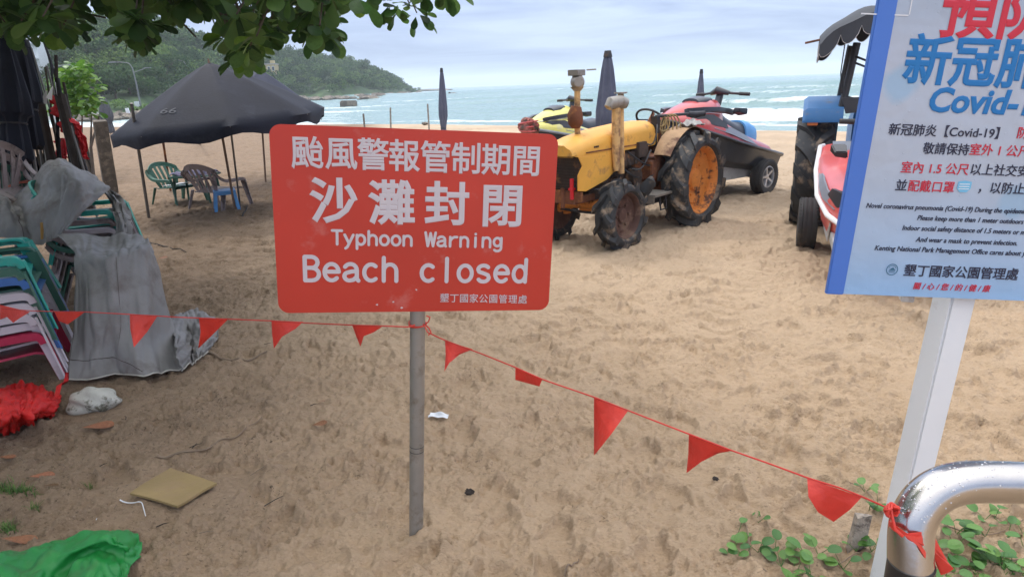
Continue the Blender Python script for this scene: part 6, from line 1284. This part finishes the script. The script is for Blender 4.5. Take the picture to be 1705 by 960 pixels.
for i, (c, px, py) in enumerate(cl_w):
    if i % 2 and py < 30: continue
    h = min(hubs, key=lambda q: (q[0]-c).length)[0]; mid = h.lerp(c, .6)+Vector((0, 0, .12)); limb([h.lerp(mid, .1), mid, c], .010, .004, 'twig')
# two thin hanging twigs seen against the sky
limb([D(268, 4, 4.6), D(283, 22, 4.6), D(305, 40, 4.6), D(326, 62, 4.6)], .009, .005, 'twig'); limb([D(120, 15, 4.8), D(150, 24, 4.8), D(176, 30, 4.8)], .008, .006, 'twig'); limb([D(204, 40, 4.7), D(206, 52, 4.7), D(216, 62, 4.7)], .006, .004, 'twig')

# ================================================================ shrub by the folded umbrellas
sb = D(130, 185, 15); shr = empty('broad_leaved_shrub', (sb.x, sb.y, 0), 0, 'bright green broad leaved shrub behind the dark leaning poles', 'shrub')
b = MB(); [b.tube([(0, 0, -.2), (.1*math.cos(k), .1*math.sin(k), .6), (.45*math.cos(k*1.3), .3*math.sin(k), 1.3)], [.04, .03, .012], 7) for k in range(5)]; b.build('stem', M['bark'], shr)
for i in range(560):
    px, py = rl.gauss(126, 24), rl.uniform(104, 190); lim = 18+(py-104)*.9
    if abs(px-124) > min(lim, 44): continue
    w = D(px, py, 15+rl.uniform(-.5, .5)); azi = rl.uniform(0, 6.28); el = rl.uniform(-.8, .5)
    o = bpy.data.objects.new('leaf', LB); COL.objects.link(o); o.parent = shr; o.matrix_local = Matrix.Translation(-shr.location) @ leaf_matrix(w, Vector((math.cos(azi)*math.cos(el), math.sin(azi)*math.cos(el), math.sin(el))), rl.uniform(.13, .22), rl.uniform(-.6, .6))

# ================================================================ hillside: trees, houses, lamps, road
def hill(px, d): r = ray(px, 150); s_ = d/math.hypot(r.x, r.y); return r.x*s_, r.y*s_
def tree_thing(px, d, rad, ht, label, crown=M['forest'], grp='trees standing out on the headland', slim=1.0, name='hill_tree', seed=0):
    x, y = hill(px, d); z = float(land_h(np.array([x]), np.array([y]))[0]); t = empty(name, (x, y, z-.3), 0, label, 'tree', grp)
    b = MB(); b.tube([(0, 0, 0), (.1, 0, ht*.4), (-.05, .05, ht*.75)], [.16, .12, .04], 7); [b.tube([(0, 0, ht*.4), (rad*.5*math.cos(k*2.1), rad*.5*math.sin(k*2.1), ht*.7)], [.07, .03], 5) for k in range(3)]; b.build('trunk', M['bark'], t)
    v, f = leaf_cloud(700, rad*slim, ht*.42, .13*rad if rad < 2.5 else .28, np.random.default_rng(100+seed), 10); v = v+np.array([0, 0, ht*.62]); link('crown', npmesh('crown', v, f, False), crown, t); return t
for i, (px, d, rad, ht, lb) in enumerate(((583, 262, 2.6, 6.2, 'tallest pointed tree on the headland ridge right of the highest hump'), (612, 282, 2.0, 6.5, 'spiky tree on the ridge near the middle of the headland slope'), (626, 290, 2.3, 5.0, 'rounded tree on the ridge midway down to the sea'), (645, 305, 1.7, 5.2, 'tree with a narrow crown low on the ridge'), (660, 318, 1.9, 4.8, 'last bushy tree before the tip of the headland'), (566, 250, 2.4, 5.2, 'round tree on the ridge just left of the pointed one'), (540, 245, 2.6, 5.0, 'broad tree on the ridge right of the hanging leaves'),
      (190, 92, 3.2, 4.2, 'flat topped tree above the road on the lower slope'), (245, 100, 3.4, 4.6, 'spreading tree right of the street lamp on the slope'), (155, 88, 2.6, 4.0, 'dark tree with a visible trunk left of the white guard post'), (215, 96, 3.0, 3.6, 'low spreading tree behind the white guard post'), (282, 112, 3.4, 4.6, 'tree rising just left of the umbrella top'), (168, 120, 3.6, 6.5, 'tall tree high on the slope above the left street lamp'))):
    tree_thing(px, d, rad, ht, lb, seed=i)
for i, (px, d, rad, lb) in enumerate(((262, 70, 2.0, 'bright bush at the upper left edge of the open umbrella'), (236, 73, 1.6, 'bright low bush beside the grassy bank'), (228, 82, 1.4, 'small yellow green bush at the foot of the street lamp'), (196, 84, 1.2, 'low hedge of bushes behind the road'))):
    x, y = hill(px, d); z = float(land_h(np.array([x]), np.array([y]))[0]); v, f = leaf_cloud(600, rad*1.3, rad*.7, .12*rad, np.random.default_rng(300+i), 10); v += np.array([0, 0, rad*.3]); o = link('bush', npmesh('bush', v, f, False), M['grass']); o.location = (x, y, z); tag(o, lb, 'bush', 'bushes by the coast road')
# grassy bank and road
def strip(name, pts, w, dz, mt, **k):
    b = MB(); n_ = len(pts)-1
    def f(u_, v_):
        i = min(int(u_*n_), n_-1); t = u_*n_-i; px = pts[i][0]+(pts[i+1][0]-pts[i][0])*t; d = pts[i][1]+(pts[i+1][1]-pts[i][1])*t+(v_-.5)*w; x, y = hill(px, d); return Vector((x, y, float(land_h(np.array([x]), np.array([hill(px, d)[1]]))[0])+dz))
    b.sheet(f, 60, 14); return tag(b.build(name, mt), **k)
strip('grass_bank', [(120, 67), (170, 67), (240, 67.5), (300, 70)], 9.5, .06, M['lawn'], kind='structure')
strip('road', [(60, 78), (150, 77), (215, 79), (300, 88)], 6, .12, M['asphalt'], kind='structure')
strip('road_edge_line', [(60, 75.6), (150, 74.6), (215, 76.6), (300, 85.6)], .22, .14, M['white_line'], kind='structure')
for i, px in enumerate((100, 125, 150, 175, 200, 225)):
    x, y = hill(px, 72.8); z = float(land_h(np.array([x]), np.array([y]))[0]); b = MB(); b.box((0, 0, .3), (.5, .25, .6), taper=.8); o = b.build('kerb_stone', M['conc'], None, 30, .03); o.location = (x, y, z); tag(o, 'pale kerb stone standing along the seaward side of the coast road', 'kerb stone', 'kerb stones along the coast road')
def street_lamp(px, d, h, label, arm=-1, two=False):
    x, y = hill(px, d); z = float(land_h(np.array([x]), np.array([y]))[0]); t = empty('street_lamp', (x, y, z), 0, label, 'street lamp', 'street lamps along the coast road')
    b = MB(); b.tube([(0, 0, 0), (0, 0, h*.6), (arm*.1, 0, h*.9)], [.11, .08, .07], 8); b.build('pole', M['lamp_grey'], t)
    b = MB(); b.tube(smooth([(arm*.1, 0, h*.88), (arm*.35, 0, h*.97), (arm*1.0, 0, h), (arm*1.8, 0, h*1.01)]), .055, 6); b.build('arm', M['lamp_grey'], t)
    b = MB(); b.box((arm*2.1, 0, h*1.01), (.8, .3, .14), (0, 0, 0), .8); b.build('lamp_head', M['lamp_grey'], t, 30, .03)
    if two: b = MB(); b.tube([(0, 0, h*.80), (1.2, 0, h*.87)], .045, 6); b.box((1.5, 0, h*.88), (.7, .25, .1)); b.build('lower_arm', M['lamp_grey'], t); b = MB(); b.box((-.3, 0, .9), (.5, .4, .6)); b.build('switch_box', M['wall_white'], t, 30, .02)
street_lamp(229, 84, 5.2, 'street lamp with two arms on the slope left of the open umbrella', -1, True)
street_lamp(91, 78, 5.0, 'street lamp rising behind the dark leaning poles', 1); street_lamp(317, 120, 6.0, 'street lamp just showing over the top of the open umbrella', -1)
x, y = hill(207, 74.5); z = float(land_h(np.array([x]), np.array([y]))[0]); b = MB(); b.box((0, 0, .85), (.28, .2, 1.9), (0, -.12, 0)); o = b.build('bollard', M['ski_white'], None, 30, .02); o.location = (x, y, z); tag(o, 'tilted white marker post beside the coast road', 'marker post')
def house(px, py, d, w, dp, h, wallm, roofm, label, storeys=2, rz=0, name='house', bays=3):
    r = ray(px, py); best = None
    for dd_ in range(70, 330, 4):
        s_ = dd_/math.hypot(r.x, r.y); e_ = abs(CH+r.z*s_-h-float(land_h(np.array([r.x*s_]), np.array([r.y*s_]))[0])-1.5)+abs(dd_-d)*.01
        if best is None or e_ < best[0]: best = (e_, dd_)
    s_ = best[1]/math.hypot(r.x, r.y); x, y = r.x*s_, r.y*s_; zt = CH+r.z*s_; k_ = best[1]/d; w *= k_; z = zt-h; t = empty(name, (x, y, z), rz, label, 'house', 'houses on the headland')
    b = MB(); b.box((0, 0, h/2-3), (w, dp, h+6)); b.build('wall', wallm, t, 30)
    b = MB(); b.box((0, 0, h+.12), (w*1.08, dp*1.08, .25)); rf = b.build('roof', roofm, t, 30, .03); b = MB(); b.box((w*.2, 0, h+.6), (w*.3, dp*.4, .8)); b.build('stair_head', wallm, rf)
    for i in range(storeys):
        for k in range(bays):
            b = MB(); wx = w/bays; cx_, cz_ = (-w/2+wx*(k+.5)), h/storeys*(i+.55); b.box((cx_, -dp/2-.02, cz_), (wx*.58, .12, h/storeys*.5)); fo = b.build('window', M['ski_white'], t); b = MB(); b.box((cx_, -dp/2-.07, cz_), (wx*.48, .05, h/storeys*.4)); b.build('pane', M['glass'], fo)
        if i: b = MB(); b.box((0, -dp/2-.4, h/storeys*i), (w*1.0, .8, .15)); b.build('balcony', roofm, t)
    return t
house(50, 22, 165, 5, 6, 5.5, M['wall_pink'], M['roof_tile'], 'small pink house high on the hill at the upper left', 2)
house(48, 49, 92, 1.7, 1.7, 5.2, M['wall_white'], M['wall_white'], 'narrow white pavilion partly behind the folded umbrella', 3, bays=1)
house(412, 72, 205, 4, 6, 4.5, M['wall_yellow'], M['conc'], 'pale yellow house on the ridge behind the hanging leaves', 2, .3); house(430, 80, 200, 6, 6, 4.0, M['wall_orange'], M['wall_orange'], 'orange house right beside the pale yellow one on the ridge', 2, .2)
house(450, 108, 180, 3, 4, 2.2, M['wall_yellow'], M['conc'], 'low cream building among trees below the orange house', 1, .1)
house(255, 66, 175, 4, 4, 3.0, M['wall_white'], M['wall_white'], 'small white building among the trees behind the hanging leaves', 1, .1)
# rocks: along the foot of the headland and in the shallows
RKM = []
for k in range(5):
    b = MB(); blob(b, (0, 0, 0), 1, 60+k, .5, 14, 9, (1.2, 1, .6)); me = b.mesh('rock', 35); me.materials.append(M['rock']); RKM.append(me)
for i in range(150):
    if i < 62: px = rl.uniform(130, 320); py = rl.uniform(181, 204)-(px-130)*.07; sz = rl.uniform(.25, .85)
    else: px = rl.uniform(300, 700); py = float(np.interp(px, [300, 400, 500, 600, 650, 690, 700], [180.5, 171.5, 166.8, 163, 159, 154, 153]))+rl.uniform(-.8, 1.3); sz = rl.uniform(.6, 1.5)
    p = G(px, py); o = bpy.data.objects.new('rock', RKM[i % 5]); COL.objects.link(o); o.location = (p.x, p.y, p.z+.05 if i < 62 else .1); o.scale = (sz*rl.uniform(.8, 1.5), sz, sz*rl.uniform(.6, 1)); o.rotation_euler = (0, 0, rl.uniform(0, 6))
    if i < 62: tag(o, 'brown boulder in the foam between the beach and the coast road', 'rock', 'boulders in the shallows at the left')
    else: tag(o, 'dark wet rock along the foot of the headland', 'rock', 'rocks along the foot of the headland')
for i, (px, py, sz, lb) in enumerate(((715, 151.3, 4.5, 'flat reef rock just off the tip of the headland'), (752, 160, 1.0, 'small rock alone in the water left of the closed umbrella'), (708, 207.5, .13, 'small dark stone lying at the waterline above the sign'), (614, 166, 1.4, 'dark rock standing apart off the headland shore'))):
    p = G(px, py); o = bpy.data.objects.new('rock', RKM[i]); COL.objects.link(o); o.location = (p.x, p.y, .05); o.scale = (sz*(2.2 if i == 0 else 1), sz, sz*(.3 if i == 0 else .8)); tag(o, lb, 'rock')
p = G(581, 177); b = MB(); b.box((0, 0, .2), (1.7, 1.5, .8), (0, .02, .1)); o = b.build('concrete_block', M['rock'], None, 30, .1); o.location = p; tag(o, 'dark square concrete block standing in the sea off the headland', 'concrete block')

# ================================================================ small things on the sand
def put(name, b, mt, px, py, label, cat, z=0, rz=0, grp=None, ang=50):
    p = G(px, py); o = b.build(name, mt, None, ang); o.location = (p.x, p.y, gz(p.x, p.y)+z); o.rotation_euler = (rl.uniform(-.15, .15), rl.uniform(-.15, .15), rz); return tag(o, label, cat, grp)
b = MB(); blob(b, (0, 0, .04), .112, 91, .22, 36, 24, (1.28, .8, .66)); put('coral_stone', b, M['stone'], 160, 676, 'rounded pale grey coral stone full of holes beside the red film', 'stone')
cs = [G(218, 828), G(297, 850), G(362, 812), G(284, 782)]; b = MB(); th_ = .010
tp4 = [Vector((c.x, c.y, gz(c.x, c.y)*.3+h)) for c, h in zip(cs, (.016, .018, .014, .008))]
b.sheet(lambda u_, v_: (tp4[0].lerp(tp4[1], v_)).lerp(tp4[3].lerp(tp4[2], v_), u_)+Vector((0, 0, .003*math.sin(u_*5+v_*4))), 10, 10, th_); o = b.build('foam_board', M['board'], None, 30); tag(o, 'flat yellow brown board lying half buried in the sand at lower left', 'board')
def litter_leaf(px, py, s_, rz, lb, mt='dead_leaf'):
    p = G(px, py); o = bpy.data.objects.new('fallen_leaf', DL); COL.objects.link(o); o.location = (p.x, p.y, max(gz(p.x+a*s_*.5, p.y+c*s_*.5) for a in (0, 1, 2) for c in (-1, 0, 1))+.006); o.scale = (s_*.75,)*3; o.rotation_euler = (rl.uniform(-.3, .3), rl.uniform(-.2, .2), rz); tag(o, lb, 'leaf', 'dead leaves on the ground')
DL = leaf_mesh('fallen_leaf', 1, .5, droop=.04); DL.materials.append(randomise(M['dead_leaf'], .5, .02))
for q_ in ((138, 715, .20, .15, 'largest tan dead leaf, just below the coral stone'), (520, 710, .10, .1, 'brown dead leaf left of the sign post'), (528, 672, .06, 0, 'small yellowish leaf higher up left of the sign post'), (50, 797, .13, .3, 'brown dead leaf above the grass tuft at the left'), (5, 905, .17, .05, 'orange brown dead leaf touching the green sheet'), (74, 818, .08, .2, 'small reddish leaf beside the grass tuft'), (0, 765, .10, 0, 'dead leaf at the left edge level with the yellow board'), (1465, 345, .1, 1, 'dead leaf hidden behind the notice board post'), (262, 435, .14, .2, 'dead leaf on the sand right of the tarpaulin')): litter_leaf(*q_)
def ground_path(pts, r, name, mt, label, cat, n_=26, lift=.008):
    pp_ = []
    xs = [a for a, _ in pts]
    for t in np.linspace(0, 1, n_): f = t*(len(pts)-1); i = min(int(f), len(pts)-2); e = f-i; px = pts[i][0]+(pts[i+1][0]-pts[i][0])*e; py = pts[i][1]+(pts[i+1][1]-pts[i][1])*e; p = G(px, py); pp_.append(Vector((p.x, p.y, gz(p.x, p.y)+lift)))
    for _ in range(2): pp_ = [pp_[0]]+[(pp_[i-1]+pp_[i]*2+pp_[i+1])/4 for i in range(1, len(pp_)-1)]+[pp_[-1]]
    o0 = pp_[0].copy(); b = MB(); b.tube([p-o0 for p in pp_], [r*(1-.5*i/n_) for i in range(n_)], 6); o = b.build(name, mt); o.location = o0; return tag(o, label, cat)
ground_path([(262, 762), (300, 758), (355, 744), (395, 722), (437, 699)], .006, 'twig', M['twig'], 'long curved dry twig above the yellow board', 'twig')
ground_path([(345, 588), (380, 598), (410, 598), (445, 585)], .009, 'twig', M['twig'], 'stout pale twig at the end of the tarpaulin tail', 'twig')
ground_path([(200, 832), (218, 838), (238, 842), (242, 856)], .003, 'string', M['ski_white'], 'short white string left of the yellow board', 'string')
ground_path([(402, 361), (410, 350), (412, 343)], .012, 'twig', M['dark_wood'], 'short dark stick poking up right of the light blue stool', 'twig')
ground_path([(940, 960), (958, 940), (964, 925)], .004, 'twig', M['twig'], 'small dark twig upright at the bottom centre', 'twig')
ground_path([(250, 405), (285, 412), (310, 418)], .009, 'twig', M['dark_wood'], 'dark twig on the sand right of the box shaped pile', 'twig')
rt_ = random.Random(44)
for i in range(26):                          # twig bits scattered over the soil at the left
    px, py = rt_.uniform(20, 520), rt_.uniform(560, 900); p = G(px, py); a = rt_.uniform(0, 3.14); L_ = rt_.uniform(.03, .09); d_ = Vector((math.cos(a)*L_, math.sin(a)*L_, 0)); b = MB(); b.tube([Vector((0, 0, 0)), d_*.5+Vector((.004, .003, .003)), d_], [.0022, .002, .001], 5); o = b.build('twig_bit', M['dark_wood' if i % 2 else 'twig']); o.location = (p.x, p.y, max(gz(p.x, p.y), gz(p.x+d_.x, p.y+d_.y))+.002); tag(o, 'short twig bit lying loose on the damp soil at the left', 'twig', 'twig bits on the damp soil')
b = MB(); b.sheet(lambda u_, v_: Vector((-.05+.1*u_, -.02+.04*v_+.006*math.sin(u_*4), .010+.004*math.sin(u_*9+v_*3)+.004*math.sin(v_*7+u_*2))), 24, 8, .001); put('paper_wrapper', b, M['paper'], 731, 697, 'crumpled white wrapper right of the sign post', 'wrapper', .004, -.25)
b = MB(); b.sheet(lambda u_, v_: Vector((-.02+.04*u_, -.006+.012*v_, .004+.004*math.sin(u_*17))), 10, 4, .001); put('paper_wrapper', b, M['paper'], 168, 856, 'tiny white scrap between the green sheet and the board', 'wrapper', .004, .6)
b = MB(); blob(b, (0, 0, .008), .015, 93, .5, 16, 10, (1.2, .9, .8)); put('pine_cone', b, M['dark_wood'], 782, 826, 'small dark seed pod on the sand right of the sign post foot', 'seed pod')
b = MB(); blob(b, (0, 0, .006), .011, 94, .5, 14, 9, (1.2, .9, .8)); put('pebble', b, M['dark_wood'], 1191, 799, 'small dark pebble under the fourth pennant from the rail', 'pebble')
# old stake stub by the rail
p0 = G(1424, 914); b = MB(); tl_ = Vector((.012, .0, .135)); b.loft([[tuple(tl_*t+Vector((x*w, y*w, (.010 if (k % 2) else 0) if t == 1 else 0))) for k, (x, y) in enumerate(((-.026, -.012), (-.008, -.016), (.010, -.013), (.026, -.010), (.026, .012), (-.026, .012)))] for t, w in ((-.5, 1.1), (0, 1.08), (.5, 1), (1, .96))]); o = b.build('stake_stub', mat('bleached_wood', (.33, .28, .23), .9, var=.25, scale=30, dirt=(.10, .08, .07), dscale=22, dth=(.5, .62), bump=.7, bscale=70), None, 30); o.location = p0; tag(o, 'short bleached stake stub standing in the sand left of the handrail', 'stake')
# grass tufts
gv, gf = [], []
for (cx_, cy_, sx_, sy_, n_) in ((28, 815, 42, 8, 260), (15, 880, 14, 9, 130), (150, 803, 8, 4, 20), (60, 848, 8, 4, 24), (1690, 955, 20, 8, 60)):
    for i in range(n_):
        p = G(rl.gauss(cx_, sx_*.5), rl.gauss(cy_, sy_*.5)); z = gz(p.x, p.y)-.004; a = rl.uniform(0, 6.28); L_ = rl.uniform(.02, .055); w = .0016; dx, dy = math.cos(a), math.sin(a); ln = rl.uniform(.3, .9); k = len(gv)
        for t, ww in ((0, 1), (.5, .8), (1, .1)): c = Vector((p.x+dx*L_*ln*t*t, p.y+dy*L_*ln*t*t, z+L_*t*(1-.3*t))); gv += [(c.x-dy*w*ww, c.y+dx*w*ww, c.z), (c.x+dy*w*ww, c.y-dx*w*ww, c.z)]
        gf += [(k, k+1, k+3, k+2), (k+2, k+3, k+5, k+4)]
tag(link('grass', npmesh('grass', gv, gf, False), M['grass']), 'short green grass growing in tufts at the lower left corner', 'grass', kind='stuff')
# beach vines at the lower right
VL = leaf_mesh('leaf_vine', 1, .86, True); VL.materials.append(M['vine_leaf'])
def vine(stem, cl, label, seed):
    r_ = random.Random(seed); p = G(*stem[0]); t = empty('beach_vine', (p.x, p.y, gz(p.x, p.y)), 0, label, 'vine', 'creeping vines at the foot of the handrail'); O2 = t.location
    pp_ = [G(*s_) for s_ in stem]; pp_ = smooth([Vector((q.x, q.y, gz(q.x, q.y)+.006)) for q in pp_], 6); b = MB(); b.tube([q-O2 for q in pp_], .0022, 6); b.build('stem', M['twig'], t)
    for (px, py, n_, s0) in cl:
        c = G(px, py); zb_ = gz(c.x, c.y)
        for k in range(n_):
            a = r_.uniform(0, 6.28); rr_ = r_.uniform(.012, .035)*s0; h = r_.uniform(.006, .05); q = Vector((c.x+rr_*math.cos(a), c.y+rr_*math.sin(a), zb_+h)); L_ = r_.uniform(.028, .052)*s0
            o = bpy.data.objects.new('leaf', VL); COL.objects.link(o); o.parent = t; el = r_.uniform(-.2, .7); o.matrix_local = Matrix.Translation(-O2) @ leaf_matrix(q, Vector((math.cos(a)*math.cos(el), math.sin(a)*math.cos(el), math.sin(el))), L_, r_.uniform(-.5, .5))
            b = MB(); b.tube([Vector((c.x, c.y, zb_))-O2, q-O2], .0011, 4); b.build('leaf_stalk', M['vine_leaf'], t)
vine([(1215, 850), (1242, 880), (1250, 925), (1275, 960)], [(1228, 888, 4, 1), (1262, 872, 3, .9), (1222, 918, 4, .9), (1240, 925, 3, .9), (1262, 918, 3, .9), (1290, 918, 3, .9), (1300, 948, 5, 1.1), (1325, 955, 4, 1)], 'vine creeping along the bottom edge, furthest left of the green plants', 1)
vine([(1340, 930), (1380, 942), (1430, 925), (1475, 930)], [(1342, 935, 5, 1), (1362, 925, 3, .9), (1405, 940, 5, 1), (1425, 922, 5, .9), (1450, 925, 5, .9), (1468, 915, 4, .9), (1350, 957, 4, 1), (1395, 968, 4, 1)], 'vine at the foot of the bleached stake stub', 2)
vine([(1405, 800), (1440, 820), (1462, 850), (1490, 880)], [(1440, 818, 4, .9), (1462, 838, 2, .9), (1466, 850, 3, .9), (1448, 842, 2, .8)], 'small vine peeping over the rightmost pennant', 3)
vine([(1570, 880), (1620, 890), (1665, 880), (1705, 860)], [(1572, 880, 3, .9), (1592, 888, 4, 1), (1640, 865, 4, 1), (1655, 868, 3, .9), (1640, 895, 3, 1), (1680, 882, 4, .9), (1705, 880, 3, 1)], 'vine running under the bend of the handrail', 4)
vine([(1560, 960), (1600, 930), (1650, 940), (1710, 930)], [(1592, 910, 4, 1), (1600, 935, 5, 1.1), (1560, 945, 3, 1), (1575, 958, 4, 1), (1625, 945, 5, 1.1), (1650, 935, 5, 1.1), (1668, 955, 6, 1.1), (1685, 940, 5, 1.1), (1705, 950, 6, 1.1), (1705, 915, 4, 1), (1640, 965, 5, 1), (1620, 920, 3, 1)], 'dense leafy vine filling the bottom right corner', 5)

# ================================================================ haze
hz = MB().box((0, 0, 0), (7000, 7000, 60)).build('haze', None); hz.location = (0, 0, 18)
m = bpy.data.materials.new('sea_haze'); m.use_nodes = True; n = m.node_tree.nodes; n.remove(n['Principled BSDF']); pv = n.new('ShaderNodeVolumePrincipled'); pv.inputs['Density'].default_value = .0006; pv.inputs['Color'].default_value = (.86, .92, 1, 1); pv.inputs['Anisotropy'].default_value = 0
m.node_tree.links.new(pv.outputs[0], n['Material Output'].inputs['Volume']); hz.data.materials.append(m); tag(hz, kind='stuff'); hz['label'] = 'thin pale sea haze over the bay and the headland'
S.cycles.volume_bounces = 1; S.cycles.max_bounces = 6
